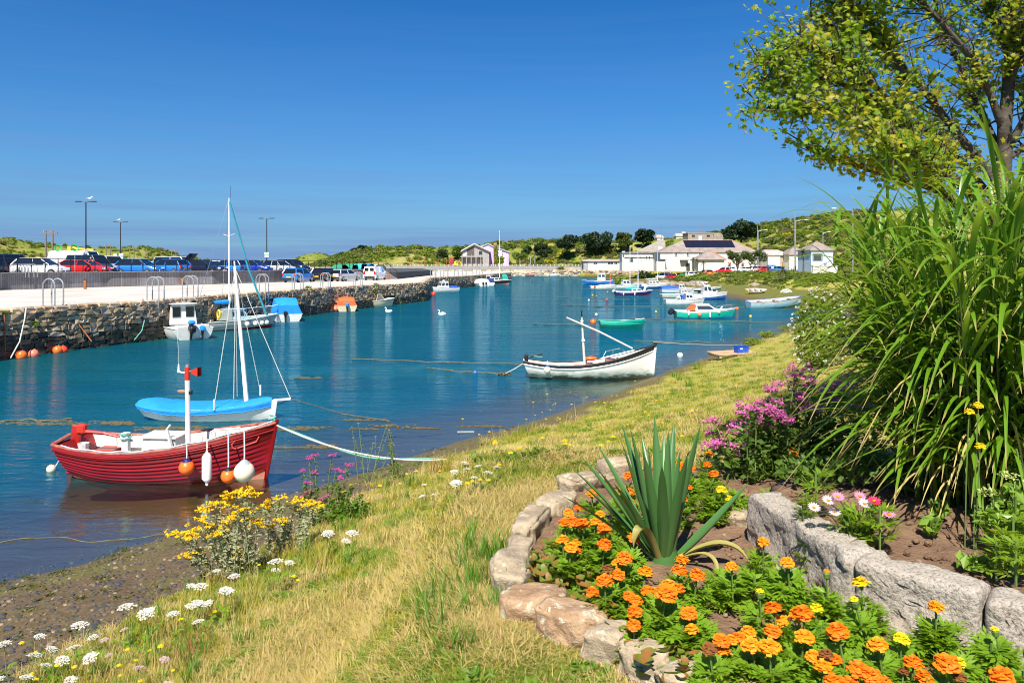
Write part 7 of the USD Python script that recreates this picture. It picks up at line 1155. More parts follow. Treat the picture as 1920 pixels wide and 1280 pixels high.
for w_, pts in (('along the left edging rocks', ((1110, 919), (1124, 938), (1086, 936), (1069, 948), (1077, 962), (1110, 964), (1059, 975), (1075, 975), (1092, 983), (1055, 1001), (1077, 997), (1086, 1013), (1067, 1017), (1145, 975), (1129, 1012))),
    ('close behind and left of the agave', ((1170, 988), (1153, 1028), (1170, 1030), (1150, 1057), (1167, 909), (1182, 906), (1185, 925), (1176, 878), (1176, 938))), ('right behind the agave', ((1293, 857), (1327, 858), (1280, 877), (1294, 877), (1351, 880), (1288, 897), (1276, 920), (1325, 846), (1450, 832), (1480, 850))),
    ('in the cluster before the agave', ((1116, 1083), (1143, 1081), (1178, 1092), (1198, 1075), (1213, 1092), (1223, 1075), (1186, 1101), (1258, 1067), (1295, 1065), (1284, 1046), (1252, 1092), (1235, 1112), (1276, 1090))), ('in the two tight pairs mid bed', ((1190, 1135), (1208, 1124), (1301, 1126), (1301, 1149))),
    ('in the middle of the lower bed', ((1387, 1164), (1410, 1166), (1442, 1158), (1475, 1139), (1476, 1156), (1499, 1151), (1519, 1157), (1419, 1188), (1500, 1179), (1527, 1197), (1459, 1216), (1350, 1178), (1371, 1174), (1375, 1194))), ('at the bottom edge of the bed', ((1595, 1190), (1582, 1209), (1657, 1197), (1511, 1244), (1552, 1230), (1585, 1253), (1608, 1247), (1638, 1247), (1672, 1249), (1715, 1222), (1776, 1235), (1740, 1240), (1650, 1274), (1700, 1276), (1748, 1277), (1847, 1262), (1902, 1258), (1560, 1262)))):
    for i, (u, v) in enumerate(sorted(pts)): marigold(u, v, 'orange', False, w_, nth(i, len(pts)))
for u, v, c, b, w_ in ((1353, 915, 'yellow', 0, 'right of the agave near the valerian'), (1374, 915, 'yellow', 0, 'beside the valerian, right of its neighbour'), (1372, 1057, 'golden', 0, 'alone on the bare soil right of the agave'), (1430, 1018, 'golden', 0, 'at the left end of the granite wall'), (1478, 1051, 'golden', 0, 'second along the granite wall foot'), (1550, 1075, 'golden', 1, 'before the first granite joint'), (1425, 1112, 'yellow', 1, 'above the middle orange cluster'), (1528, 1114, 'yellow', 0, 'left of the first granite joint'), (1632, 1103, 'yellow', 0, 'right of the first granite joint'), (1626, 1130, 'yellow', 1, 'just under the yellow one by the joint'), (1681, 1167, 'yellow', 0, 'largest before the middle granite block'), (1796, 1213, 'yellow', 0, 'near the second granite joint'), (1760, 1143, 'golden', 0, 'tall before the second granite joint'), (1882, 1172, 'yellow', 1, 'at the right edge of the picture'), (1914, 1219, 'yellow', 1, 'at the lower right corner')): marigold(u, v, c, bool(b), w_)
for u, v, w_ in ((1140, 1060, 'left of the agave foot'), (1340, 1205, 'between the middle clusters'), (1560, 1215, 'among the bottom edge flowers'), (1690, 1232, 'before the middle granite block'), (1098, 972, 'among the left rock flowers'), (1810, 1250, 'near the lower right corner')): marigold(u, v, 'faded', False, w_)
# leafy filler plants without flowers, geraniums with edged leaves
def dup_at(proto, pts, z, label, group, h=0.0, s=(.8, 1.2)):
    for i, (u, v) in enumerate(sorted(pts)): p = G(u, v, z + h); dup(proto, (p[0], p[1], z), rg.uniform(0, 6.28), f'{label}, {nth(i, len(pts))}' if label else label, group, rg.uniform(*s))
def first(t, p, z): UsdGeom.Xformable(t).GetOrderedXformOps()[0].Set((float(p[0]), float(p[1]), float(z))); return t
GL = 'young marigold plant with feathery leaves and no flower'
fp_ = thing('leafy_marigold', GL, 'marigold', (0, 0, 0), 0, 'flowerless marigold plants in the lower bed'); part(fp_, 'foliage', ferny(64, .15, .1, np.random.default_rng(77), .042, .0062), FOL); part(fp_, 'stem', MB().tube([(0, 0, 0), (0, 0, .13)], .005, 5), STEM); first(fp_, G(1480, 1110, BZ + .1), BZ)
dup_at(fp_, ((1415, 1100), (1550, 1125), (1610, 1150), (1700, 1200), (1480, 1200), (1390, 1220), (1320, 1180), (1250, 1150), (1280, 1200), (1240, 1185), (1350, 1090), (1360, 940), (1340, 950), (1385, 940), (1320, 900), (1860, 1230), (1800, 1260), (1540, 1180), (1180, 1060), (1130, 1050), (1120, 1000), (1470, 1250), (1410, 1265), (1350, 1260), (1760, 1190)), BZ, GL, 'flowerless marigold plants in the lower bed', .1)
GER = leafmat('geranium_leaves', (.09, .16, .015), (.22, .26, .03), .25, .5, patch=26., pcol=(.28, .10, .03))
def geranium(seed):
    rs = np.random.default_rng(seed); V, F, c = [], [], 0
    for i in range(26):
        az, r, z = rs.uniform(0, 6.28), .12 * math.sqrt(rs.random()), rs.uniform(.03, .11); R = rs.uniform(.018, .032); n = rs.normal(size=3) * .35 + (0, 0, 1); n /= np.linalg.norm(n); a = np.cross(n, (1, .3, 0)); a /= np.linalg.norm(a); b = np.cross(n, a); o = np.array([math.cos(az) * r, math.sin(az) * r, z]); V.append(o - n * .006)
        for k in range(12): th_ = k / 12 * 5.7 + .3; rr = R * (1 + .1 * math.cos(k * 2.6)); V.append(o + a * math.cos(th_) * rr + b * math.sin(th_) * rr + n * .008)
        F += [(c, c + k, c + k + 1) for k in range(1, 12)]; c += 13
    return np.array(V), np.array(F)
ge = thing('geranium_plant', 'low geranium with red edged leaves beside the longest edging rock', 'geranium', (0, 0, 0), 0, 'geraniums with red edged leaves'); part(ge, 'leaves', geranium(3), GER, True); part(ge, 'stem', MB().tube([(0, 0, 0), (.03, 0, .06)], .006, 5).tube([(0, 0, 0), (-.03, .02, .07)], .005, 5), STEM); first(ge, G(1030, 1050, BZ + .06), BZ)
dup_at(ge, ((1005, 1055), (1050, 1030), (1060, 1065), (1020, 1075), (1075, 1045), (1085, 1090), (1120, 1145), (1100, 1130), (1150, 1150), (1165, 1185), (1140, 1170), (1340, 1255), (1310, 1270), (1230, 1220), (1290, 1240), (1270, 1262)), BZ, 'low geranium with round red edged leaves', 'geraniums with red edged leaves', .06)
# ---- agave
AG = leafmat('agave_leaf', (.055, .14, .035), (.09, .2, .05), .08, .38, tcol=(.2, .35, .1), spec=.5); AGY = leafmat('agave_dead_leaf', (.3, .27, .08), (.4, .36, .14), .2, .6)
ab = G(1245, 1058, BZ); t = thing('agave', 'large spiky grey green agave with sword shaped leaves among orange flowers', 'agave', (ab[0], ab[1], BZ))
rs = np.random.default_rng(6)
def agleaf(tip, w, bend=.0, m=AG, lab=None, mid=None, base_r=.045):
    tip = np.array(tip) - (ab[0], ab[1], BZ); az = math.atan2(tip[1], tip[0]); b = np.array([math.cos(az) * base_r, math.sin(az) * base_r, .02]); k = np.linspace(0, 1, 13)[:, None]
    up = np.array([0, 0, np.linalg.norm(tip) * bend]); c = np.array(mid) - (ab[0], ab[1], BZ) if mid is not None else (b + tip) / 2 + up; P = b * (1 - k) ** 2 + 2 * c * k * (1 - k) + tip * k ** 2
    T = np.gradient(P, axis=0); T /= np.linalg.norm(T, axis=1)[:, None]; s = np.cross(T, (0, 0, 1.0)); s += np.array([-math.sin(az), math.cos(az), 0]) * 1e-3; s /= np.linalg.norm(s, axis=1)[:, None]; n = np.cross(s, T)
    ww = (w * (np.interp(k[:, 0], [0, .12, .45, .8, .97, 1], [.75, .72, 1, .62, .1, .0])))[:, None]; fold = .42
    g = np.stack([P - s * ww + n * ww * fold, P - s * ww * .5 + n * ww * .08, P, P + s * ww * .5 + n * ww * .08, P + s * ww + n * ww * fold], 1); g2 = g - n[:, None, :] * (np.array([.0, .35, .5, .35, .0])[None, :, None] * ww[:, None, :] * .35)
    part(t, 'leaf', MB().grid(g).grid(g2, flip=True), m, True, label=lab)
AY = ab[1]
for (u, v, dy, w, bend) in ((1049, 926, -.25, .026, .05), (1073, 878, .1, .028, .06), (1083, 902, .02, .03, .06), (1088, 854, .22, .032, .06), (1118, 876, -.12, .034, .06), (1120, 833, .3, .032, .05), (1165, 792, .25, .034, .04), (1181, 800, .1, .036, .04), (1202, 812, .38, .03, .04), (1164, 825, -.05, .032, .05), (1227, 780, .2, .036, .03), (1245, 807, .4, .03, .03), (1253, 806, -.05, .034, .03), (1264, 786, .3, .034, .03), (1315, 793, .12, .038, .05), (1312, 800, -.12, .036, .05), (1241, 872, -.32, .036, .08), (1206, 846, -.2, .038, .06), (1290, 850, -.3, .034, .08), (1150, 905, -.28, .034, .08), (1215, 830, .0, .036, .03), (1276, 840, .05, .034, .03)): agleaf(PX(u, v, AY + dy), w * .8, bend)
agleaf(PX(1405, 903, AY + .05), .04, -.02, AG, 'pale outer leaf leaning far to the right', mid=PX(1300, 1030, AY - .02)); agleaf(PX(1187, 1042, AY - .2), .03, .3, AGY, 'bent yellowing leaf hanging before the heart', mid=PX(1195, 930, AY - .22)); agleaf(PX(1405, 1055, AY - .15), .03, .2, AGY, 'withered leaf arching low to the right', mid=PX(1370, 985, AY - .1)); agleaf(PX(1345, 1085, AY - .2), .018, .2, AGY, 'dry broken leaf on the soil', mid=PX(1350, 1010, AY - .15))
part(t, 'heart', MB().lathe([(.075, -.03), (.07, .05), (.045, .14), (.01, .24)], 10), AG, True)
# ---- wild flowers by the shore
WHT = leafmat('white_florets', (.70, .67, .60), (.85, .83, .78), .2, .7, tcol=(.8, .8, .7)); PNKW = leafmat('pinkish_florets', (.6, .42, .42), (.72, .6, .58), .2, .7, tcol=(.7, .5, .5)); WSTEM = mat('wild_stem', (.16, .2, .05), .7, .2, 9)
def umbel(R, rs, dome=.32):
    V = []
    for i in range(26): a, r = i * 2.4, R * math.sqrt((i + .5) / 26); V.append(blob(15, rs, (R * .2, R * .2, R * .06), (math.cos(a) * r, math.sin(a) * r, -dome * r * r / R), .2))
    return foliage(np.vstack(V), R * .085, rs, 2.2, 1.0)
def make_umbel(m, seed, R, h, label):
    rs = np.random.default_rng(seed); t = thing('wild_carrot', label, 'wildflower', (0, 0, 0)); part(t, 'flower_head', (lambda q: (q[0] + (0, 0, h), q[1]))(umbel(R, rs)), m)
    s = MB().tube([(.02, .01, -.1), (.01, 0, h * .5), (0, 0, h - R * .7)], .0035, 5)
    for k in range(9): a = k * .7; s.tube([(0, 0, h - R * .7), (math.cos(a) * R * .6, math.sin(a) * R * .6, h - R * .18)], .0016, 4)
    part(t, 'stem', s, WSTEM); part(t, 'leaves', ferny(7, h * .6, .1, rs, .04, .006), FOL); return t
UMB = {}
def umbels(pts, m, label, group, R, h):
    for i, (u, v) in enumerate(sorted(pts)):
        p = hit(u, v, h); lab = f'{label}, {nth(i, len(pts))}'; key = (R, h, group)
        if key not in UMB: UMB[key] = first(make_umbel(m, len(UMB) + 40, R, h, lab), p, p[2]); tag(UMB[key], None, None, group)
        else: dup(UMB[key], p, rg.uniform(0, 6.28), lab, group, rg.uniform(.75, 1.25), rx=rg.uniform(-.3, .3), ry=rg.uniform(-.3, .3))
umbels(((178, 1171), (236, 1148), (275, 1150), (298, 1125), (67, 1174), (77, 1196), (144, 1183), (109, 1217), (141, 1210), (187, 1208), (47, 1228), (16, 1247), (122, 1249), (59, 1275), (8, 1203), (67, 1233), (30, 1262)), WHT, 'flat white flower head at the lower left beach edge', 'white wild carrot flowers in the lower left corner', .054, .3)
umbels(((358, 1131), (325, 1147), (382, 1153), (386, 1135), (351, 1083), (374, 1106), (415, 1102), (421, 1114), (407, 1057), (350, 1120), (404, 1110)), WHT, 'flat white flower head below the yellow flower clump', 'white wild carrot flowers below the yellow clump', .048, .3)
umbels(((509, 1053), (536, 1044), (521, 1063), (439, 1077), (626, 994), (638, 1003), (612, 999), (476, 1024), (445, 1090), (655, 998)), WHT, 'small white flower head right of the yellow clump', 'small white flower heads right of the yellow clump', .05, .28)
umbels(((860, 867), (874, 870), (847, 885), (911, 876), (927, 863), (800, 928), (817, 920), (796, 907), (860, 903), (845, 868), (890, 884), (905, 862)), WHT, 'small white flower head on the lawn edge near the bow rope', 'white flower heads on the lawn edge near the bow rope', .036, .18)
umbels(((198, 1189), (177, 1185), (244, 1171), (250, 1264), (166, 1227), (205, 1212), (320, 1275), (300, 1225)), PNKW, 'pinkish white flower head in lower left grass', 'pinkish flower heads in the lower left grass', .035, .22)
yl = thing('hawkbit', 'small yellow hawkbit flower in the lawn', 'wildflower', (0, 0, 0), 0, 'small yellow flowers scattered over the lawn'); part(yl, 'flower', (lambda q: (q[0] * (1, 1, .5) + (0, 0, .16), q[1]))(pompom(.017, np.random.default_rng(2), 3)), PET['yellow']); part(yl, 'stem', MB().tube([(0, 0, -.02), (.01, 0, .08), (0, 0, .155)], .0018, 4), WSTEM); first(yl, hit(403, 1145, .16), hit(403, 1145, .16)[2])
rs = np.random.default_rng(44)
for (u0, u1, v0, v1, n) in ((0, 330, 1190, 1275, 16), (330, 560, 1050, 1200, 6), (860, 1300, 720, 860, 46), (980, 1150, 745, 800, 14), (700, 960, 860, 930, 12)):
    for i in range(n): p = hit(rs.uniform(u0, u1), rs.uniform(v0, v1), .16); dup(yl, p, rs.uniform(0, 6), None, None, rs.uniform(.7, 1.25) * (1.6 if p[1] > 9 else 1))
# silver leaved shrub with yellow heads
SIL = leafmat('silver_leaves', (.28, .30, .17), (.46, .47, .33), .15, .8); YEL2 = leafmat('yellow_heads', (.72, .46, .004), (.85, .62, .01), .2, .6, tcol=(.8, .55, .01))
def shrub(name, label, base_px, heads, seed, hm, sm, hr, n=260, stems=1, leaf=.055, lw=.012, extra=None, depth=.25, jit=.35, flat=.35):
    rs = np.random.default_rng(seed); b0 = hit(*base_px); t = thing(name, label, 'flowering plant', b0); V, F, c0 = [], [], 0; st_ = MB(); c = 0
    for u, v in heads:
        q = PX(u, v, b0[1] + rs.uniform(-depth, depth)) - b0; f = rs.uniform(-jit, jit); o = np.array([q[0] * .35 + f * .3, q[1] * .35 + rs.uniform(-.1, .1), -.05]); mid = (q * .55 + o * .45) + (0, 0, abs(q[2]) * .06); P = np.array([o, mid, q]); k = np.linspace(0, 1, 7)[:, None]; C = P[0] * (1 - k) ** 2 + 2 * P[1] * k * (1 - k) + P[2] * k ** 2; st_.tube(C, np.linspace(.006, .003, 7), 5)
        h_ = foliage(np.vstack([blob(15, rs, (hr * .36, hr * .36, hr * .3 * flat), q + rs.normal(size=3) * (hr * .5, hr * .5, hr * .25 * flat), .1) for _ in range(9)]), hr * .12, rs, 2.0, 1.0); part(t, 'flower_head', h_, hm, kind='stuff')
        for j in range(int(n / len(heads))):
            kk = rs.uniform(.12, .95); x = C[int(kk * 6)] * (1 - kk * 6 % 1) + C[min(6, int(kk * 6) + 1)] * (kk * 6 % 1); d = rs.normal(size=3); d[2] = abs(d[2]) * .5; d /= np.linalg.norm(d); w = np.cross(d, rs.normal(size=3)); w = w / np.linalg.norm(w) * lw * rs.uniform(.6, 1.2); l = leaf * rs.uniform(.6, 1.3)
            V += [x, x + d * l * .5 - w, x + d * l + (0, 0, -.2 * l), x + d * l * .5 + w]; F += [(c, c + 1, c + 2), (c, c + 2, c + 3)]; c += 4
    part(t, 'stems', st_, WSTEM if sm is not SIL else SIL); part(t, 'leaves', (np.array(V), np.array(F)), sm)
    if extra: extra(t, b0)
    return t
shrub('yellow_shrub', 'silver leaved plant with flat clusters of yellow flowers on the shore', (455, 1085), ((327, 999), (345, 1000), (358, 1005), (370, 989), (388, 957), (400, 950), (413, 940), (425, 932), (440, 924), (452, 922), (466, 918), (476, 926), (417, 987), (413, 1005), (468, 989), (482, 975), (444, 1030), (431, 1038), (352, 1045), (360, 1035), (380, 973), (429, 971), (450, 954), (405, 1000), (440, 968)), 71, YEL2, SIL, .11, 2100, leaf=.06, lw=.011, depth=.3)
shrub('yellow_shrub', 'right hand silver plant with yellow flowers before the red bow', (540, 1040), ((499, 948), (522, 934), (512, 938), (554, 938), (569, 940), (581, 942), (562, 950), (590, 948), (500, 985), (530, 975)), 72, YEL2, SIL, .1, 1500, leaf=.06, lw=.011, depth=.25)
PNK = leafmat('valerian_florets', (.58, .13, .36), (.78, .34, .58), .25, .7, tcol=(.8, .3, .5)); PNK2 = leafmat('magenta_florets', (.6, .07, .32), (.76, .16, .45), .25, .7); VLF = leafmat('valerian_leaves', (.07, .13, .015), (.17, .25, .035), .25, .5); BRM = leafmat('bramble_leaves', (.08, .16, .012), (.2, .28, .02), .3, .45)
shrub('pink_valerian', 'sparse pink valerian seed heads beside the shore, left of the bramble', (600, 985), ((580, 857), (590, 853), (622, 852), (568, 882), (590, 886), (630, 880), (640, 884), (636, 895), (612, 930), (580, 920), (570, 928), (600, 940), (575, 905), (655, 870)), 73, PNK2, VLF, .06, 900, depth=.2, flat=.8)
shrub('yellow_ragwort', 'leafy plant with small yellow flowers at the shore edge beside the pink valerian', (650, 980), ((633, 905), (660, 908), (680, 925), (645, 920), (690, 940), (625, 935)), 74, YEL2, BRM, .03, 700, leaf=.05, lw=.013, depth=.2)
p = hit(655, 975); t = thing('bramble', 'bright green bramble clump at the lawn edge', 'bramble', p); part(t, 'leaves', foliage(blob(420, rs, (.36, .25, .15), (0, 0, .1), .2), .032, rs, 1.5), BRM); part(t, 'stems', MB().tube([(0, 0, 0), (.2, 0, .2), (.35, -.1, .1)], .005, 4).tube([(0, 0, 0), (-.2, 0, .18), (-.34, .1, .08)], .005, 4), WSTEM)
shrub('sow_thistle', 'tall thin sow thistle stems standing against the water', (690, 905), ((660, 800), (672, 793), (663, 820), (700, 830), (704, 818), (725, 797), (730, 805), (735, 835), (690, 850)), 75, leafmat('thistle_down', (.45, .4, .3), (.6, .5, .3), .3), BRM, .022, 110, leaf=.06, depth=.1, flat=1.0)
shrub('dock_stem', 'rusty dock stem with seed heads right of the sow thistle', (745, 905), ((728, 800), (727, 812), (731, 824), (735, 838), (738, 850), (742, 865)), 76, GR[4], BRM, .028, 120, leaf=.07, lw=.016, depth=.05, flat=1.6)
# big valerian bush behind the bed
hd = ((1500, 690), (1490, 702), (1452, 722), (1446, 732), (1490, 718), (1492, 745), (1525, 712), (1520, 725), (1395, 758), (1400, 770), (1418, 765), (1435, 755), (1448, 750), (1455, 757), (1430, 770), (1460, 770), (1465, 778), (1400, 795), (1396, 805), (1420, 792), (1428, 802), (1440, 795), (1413, 812), (1426, 813), (1470, 785), (1480, 790), (1525, 765), (1530, 760), (1340, 790), (1335, 812), (1342, 822), (1338, 830), (1348, 835), (1570, 722), (1592, 724), (1560, 745), (1515, 808), (1605, 762), (1625, 757), (1560, 728), (1390, 835), (1405, 843), (1410, 850), (1505, 735), (1500, 755), (1380, 800), (1518, 770), (1570, 852))
def e(t, b0):
    rs = np.random.default_rng(5); part(t, 'dense_leaves', foliage(np.vstack([blob(900, rs, (.75, .4, .26), (.15, .05, .18), .1), blob(700, rs, (.5, .4, .38), (.45, .15, .3), .1)]), .038, rs, .8, .5), VLF, kind='stuff')
shrub('pink_valerian', 'large bushy pink valerian behind the granite wall, left of the tall grass', (1450, 905), hd, 77, PNK, VLF, .078, 3000, extra=e, leaf=.06, lw=.014, depth=.35, jit=.5, flat=.8)
for u, v, y in ((1500, 815, 5.6), (1545, 820, 5.6), (1560, 800, 5.7), (1420, 830, 5.6)): pass
# gazanias, seedlings, edge plants of the raised bed
GZ = [leafmat('gazania_white', (.72, .55, .58), (.82, .72, .72), .25, .5), leafmat('gazania_pink', (.62, .22, .36), (.75, .45, .52), .25, .5), leafmat('gazania_crimson', (.5, .02, .08), (.6, .05, .12), .2, .5)]
def daisy(c, R, tilt, n=15):
    V, F = [], []; q = 0
    for k in range(n):
        a = 2 * PI * k / n; d = np.array([math.cos(a), math.sin(a), .28]); s = np.array([-math.sin(a), math.cos(a), 0]); V += [d * R * .12, d * R * .6 - s * R * .13, d * R, d * R * .6 + s * R * .13]; F += [(q, q + 1, q + 2), (q, q + 2, q + 3)]; q += 4
    v = np.array(V); cz, sz = math.cos(tilt), -math.sin(tilt); v = np.stack([v[:, 0], v[:, 1] * cz + v[:, 2] * sz, -v[:, 1] * sz + v[:, 2] * cz], 1); return v + c, np.array(F)
gb = G(1612, 1015, UZ); t = thing('gazania_plant', 'low plant with white and pink daisies on the raised bed', 'gazania', gb); part(t, 'foliage', ferny(46, .15, .13, np.random.default_rng(8), .07, .006), FOL); part(t, 'leaves', blades(60, .12, .014, .07, 1.1, np.random.default_rng(9)), VLF)
for u, v, k in ((1553, 939, 0), (1564, 960, 0), (1612, 931, 1), (1621, 945, 0), (1639, 940, 2), (1526, 952, 0), (1667, 965, 1), (1571, 932, 1)):
    q = PX(u, v, gb[1] + rg.uniform(-.1, .1)) - gb; part(t, 'flower', daisy(q, .032, .5), GZ[k]); part(t, 'flower_centre', MB().ball(q + (0, 0, .004), .008, 1, (1, 1, .6)), PET['golden']); part(t, 'flower_stem', MB().tube([(q[0] * .2, q[1] * .3, 0), q * .6 + (0, 0, .02), q], .0028, 4), STEM)
sd_ = thing('seedling', 'thin feathery seedling on the raised bed soil', 'seedling', (0, 0, 0), 0, 'feathery seedlings on the raised bed'); part(sd_, 'foliage', ferny(16, .15, .055, np.random.default_rng(18), .05, .0035), leafmat('seedling_leaves', (.15, .24, .015), (.28, .34, .03), .35)); part(sd_, 'stem', MB().tube([(0, 0, 0), (0, 0, .14)], .0035, 5), STEM); first(sd_, G(1505, 990, UZ), UZ)
dup_at(sd_, ((1512, 985), (1650, 1035), (1780, 945), (1795, 935), (1880, 1075), (1868, 1090), (1900, 1060), (1530, 965), (1905, 1100)), UZ, 'thin feathery seedling on the raised bed soil', None, .0, (.9, 1.6)); dup_at(sd_, ((1515, 1095), (1440, 985), (1335, 970)), BZ, 'thin feathery seedling before the granite wall', 'feathery seedlings in the lower bed', .0, (1.2, 1.7))
SED = leafmat('sedum_leaves', (.16, .27, .03), (.32, .42, .06), .3, .4)
def sedum(name, label, u, v, n, R, H, seed, z=UZ, m=SED, size=.026):
    rs = np.random.default_rng(seed); p = G(u, v, z); t = thing(name, label, 'plant', p); part(t, 'leaves', foliage(blob(n, rs, (R, R, H * .5), (0, 0, H * .5), .2), size, rs, .6, .75), m); s = MB()
    for k in range(6): a = k * 1.05; s.tube([(0, 0, 0), (math.cos(a) * R * .5, math.sin(a) * R * .5, H * .5), (math.cos(a) * R * .8, math.sin(a) * R * .8, H * .95)], .005, 5)
    part(t, 'stems', s, STEM); return t, p
for u, v, n, R, H, lb in ((1900, 1040, 260, .13, .3, 'fleshy pale green sedum at the right picture edge'), (1950, 1000, 260, .14, .42, 'taller sedum cut by the right picture edge'), (1745, 1000, 60, .045, .08, 'tiny rosette plant on bare soil before the tall grass'), (1850, 985, 80, .05, .09, 'small leafy seedling on the soil left of the sedum'), (1830, 1065, 60, .07, .05, 'flat rosette of pale broad leaves on the soil'), (1760, 970, 70, .05, .09, 'small green seedling at the foot of the tall grass'), (1905, 1075, 90, .09, .12, 'low bright plant above the last granite block'), (1600, 905, 200, .16, .2, 'dark leafy plant behind the daisies'), (1690, 915, 220, .2, .18, 'dark leafy plant at the left foot of the tall grass'), (1520, 905, 200, .2, .17, 'leafy plant at the foot of the valerian')):
    t, p = sedum('garden_plant', lb, u, v, n, R, H, int(u), m=VLF if u in (1600, 1690, 1520) else SED)
    if u == 1900:
        for q in ((-.05, -.05, .36), (.06, -.06, .33), (-.1, .02, .27)): part(t, 'flower_head', foliage(blob(60, rg, (.05, .05, .018), q, .1), .009, rg, 2), leafmat('sedum_heads', (.35, .4, .14), (.45, .5, .2), .2))
lb_ = G(1925, 985, UZ); t = thing('lily_plant', 'tall plant with yellow lily flowers at the right picture edge', 'lily', lb_); ps = MB()
for u, v, k in ((1900, 830, 0), (1912, 850, 0), (1905, 868, 0), (1918, 825, 0), (1910, 885, 1), (1918, 900, 1)): q = PX(u, v, lb_[1]) - lb_; part(t, 'flower', daisy(q, .05, 1.0, 6) if k == 0 else foliage(blob(50, rg, (.035, .035, .03), q, .1), .014, rg), PET['yellow'] if k == 0 else WHT); ps.tube([(0, 0, 0), q * .6, q], .004, 4)
part(t, 'stem', ps, STEM); part(t, 'leaves', foliage(blob(150, rg, (.12, .12, .22), (0, 0, .2), .2), .035, rg, .3, .35), SED)
for u, v, lw_ in ((1817, 772, 'upper left'), (1834, 760, 'topmost'), (1838, 836, 'lowest')): q = PX(u, v, 3.3); t = thing('yellow_pompom', f'round yellow flower on a thin stem before the tall grass, {lw_} one', 'flower', (q[0], q[1], UZ), 0, 'round yellow flowers before the tall grass'); part(t, 'stem', MB().tube([(0, .03, 0), (0, .02, (q[2] - UZ) * .5), (0, 0, q[2] - UZ)], .003, 4), STEM); vv, ff = pompom(.02, rg); part(t, 'flower', (vv + (0, 0, q[2] - UZ), ff), PET['yellow'])
# ---------------------------------------------------------------- the tall striped grass
ZEB = usdkit.material(stage, '/World/Looks/striped_grass_blade', {'g': ('geometry', {}), 'l': ('attribute', {'attribute': 'along'}), 'tone': ('rgb_ramp', {'ramp': [(0, (.10, .21, .012)), (.4, (.18, .32, .018)), (.75, (.29, .42, .025)), (1, (.44, .46, .045))]}),
    'ph': ('math', {'math_type': 'multiply_add', 'value2': 7.0}), 'sc': ('math', {'math_type': 'multiply', 'value2': 5.5}), 'ad': ('math', {'math_type': 'add'}), 'fr': ('math', {'math_type': 'fraction'}), 'br': ('rgb_ramp', {'ramp': [(0, (0, 0, 0)), (.70, (0, 0, 0)), (.76, (1, 1, 1)), (.88, (1, 1, 1)), (.94, (0, 0, 0)), (1, (0, 0, 0))]}), 'pick': ('math', {'math_type': 'greater_than', 'value2': .45}), 'bm': ('math', {'math_type': 'multiply'}), 'bs': ('math', {'math_type': 'multiply', 'value2': .55}),
    'mx': ('mix_color', {'b': (.48, .46, .07)}), 'tip': ('rgb_ramp', {'ramp': [(0, (0, 0, 0)), (.86, (0, 0, 0)), (.97, (1, 1, 1)), (1, (1, 1, 1))]}), 'mt': ('mix_color', {'b': (.42, .28, .12)}), 'p': ('principled_bsdf', {'roughness': .38, 'specular_ior_level': .45}), 't': ('translucent_bsdf', {'color': (.38, .55, .04)}), 'm': ('mix_closure', {'fac': .3})},
    [('g.random_per_island', 'tone.fac'), ('g.random_per_island', 'ph.value1'), ('l.fac', 'sc.value1'), ('ph.value', 'ad.value1'), ('sc.value', 'ad.value2'), ('ad.value', 'fr.value1'), ('fr.value', 'br.fac'), ('g.random_per_island', 'pick.value1'), ('br.color', 'bm.value1'), ('pick.value', 'bm.value2'), ('bm.value', 'bs.value1'), ('bs.value', 'mx.fac'), ('tone.color', 'mx.a'),
     ('l.fac', 'tip.fac'), ('tip.color', 'mt.fac'), ('mx.result', 'mt.a'), ('mt.result', 'p.base_color'), ('p.BSDF', 'm.closure1'), ('t.BSDF', 'm.closure2')], surface='m.closure')
CULM = leafmat('grass_stems', (.09, .13, .02), (.2, .24, .04), .1, .5)
rs = np.random.default_rng(27); CC = np.array([2.68, 4.12, UZ]); t = thing('tall_grass_clump', 'huge clump of tall striped ornamental grass with arching blades', 'ornamental grass', CC)
def blade_curve(base, az, el, L, droop, n=9):
    k = np.linspace(0, 1, n)[:, None]; d = np.array([math.cos(az) * math.cos(el), math.sin(az) * math.cos(el), math.sin(el)]); h = np.array([math.cos(az), math.sin(az), 0])
    return base + d * L * k + h * L * droop * .25 * k ** 2 - np.array([0, 0, 1.0]) * L * droop * k ** 2.4
big, V_, F_, A_, c0, culms = [], [], [], [], 0, MB()
for i in range(340):
    a = rs.uniform(0, 2 * PI); r = .42 * math.sqrt(rs.random()); b = np.array([math.cos(a) * r * 1.15, math.sin(a) * r, -.05]); H = rs.uniform(.95, 1.72) * (1 - .1 * r) * (1.0 + .12 * math.cos(a)); ln = np.array([math.cos(a), math.sin(a)]) * (r * .95 + .04) + rs.normal(size=2) * .08
    k = np.linspace(0, 1, 6)[:, None]; C = b + np.hstack([ln[None, :] * k ** 1.5 * H * .55, k * H]); culms.tube(C, np.linspace(.0075, .003, 6), 5)
    for j in range(7):
        f = rs.uniform(.16, 1.0) if j else 1.0; q = C[min(int(f * 5), 4)] * (1 - (f * 5 - min(int(f * 5), 4))) + C[min(int(f * 5), 4) + 1] * (f * 5 - min(int(f * 5), 4)); az = (a if rs.random() < .6 else rs.uniform(0, 2 * PI)) + rs.normal() * .6; up = j == 0 or rs.random() < .15
        P = blade_curve(q, az, rs.uniform(.8, 1.4) if up else rs.uniform(.45, 1.1), rs.uniform(.42, .8), rs.uniform(.2, .6) if up else rs.uniform(.4, .95)); big.append((P, rs.uniform(.009, .0155), az))
front = sorted(range(len(big)), key=lambda i: big[i][0][:, 1].mean() + .35 * abs(big[i][0][:, 0].mean() + .5) - .25 * big[i][0][0, 2]); front = set(front[:300])
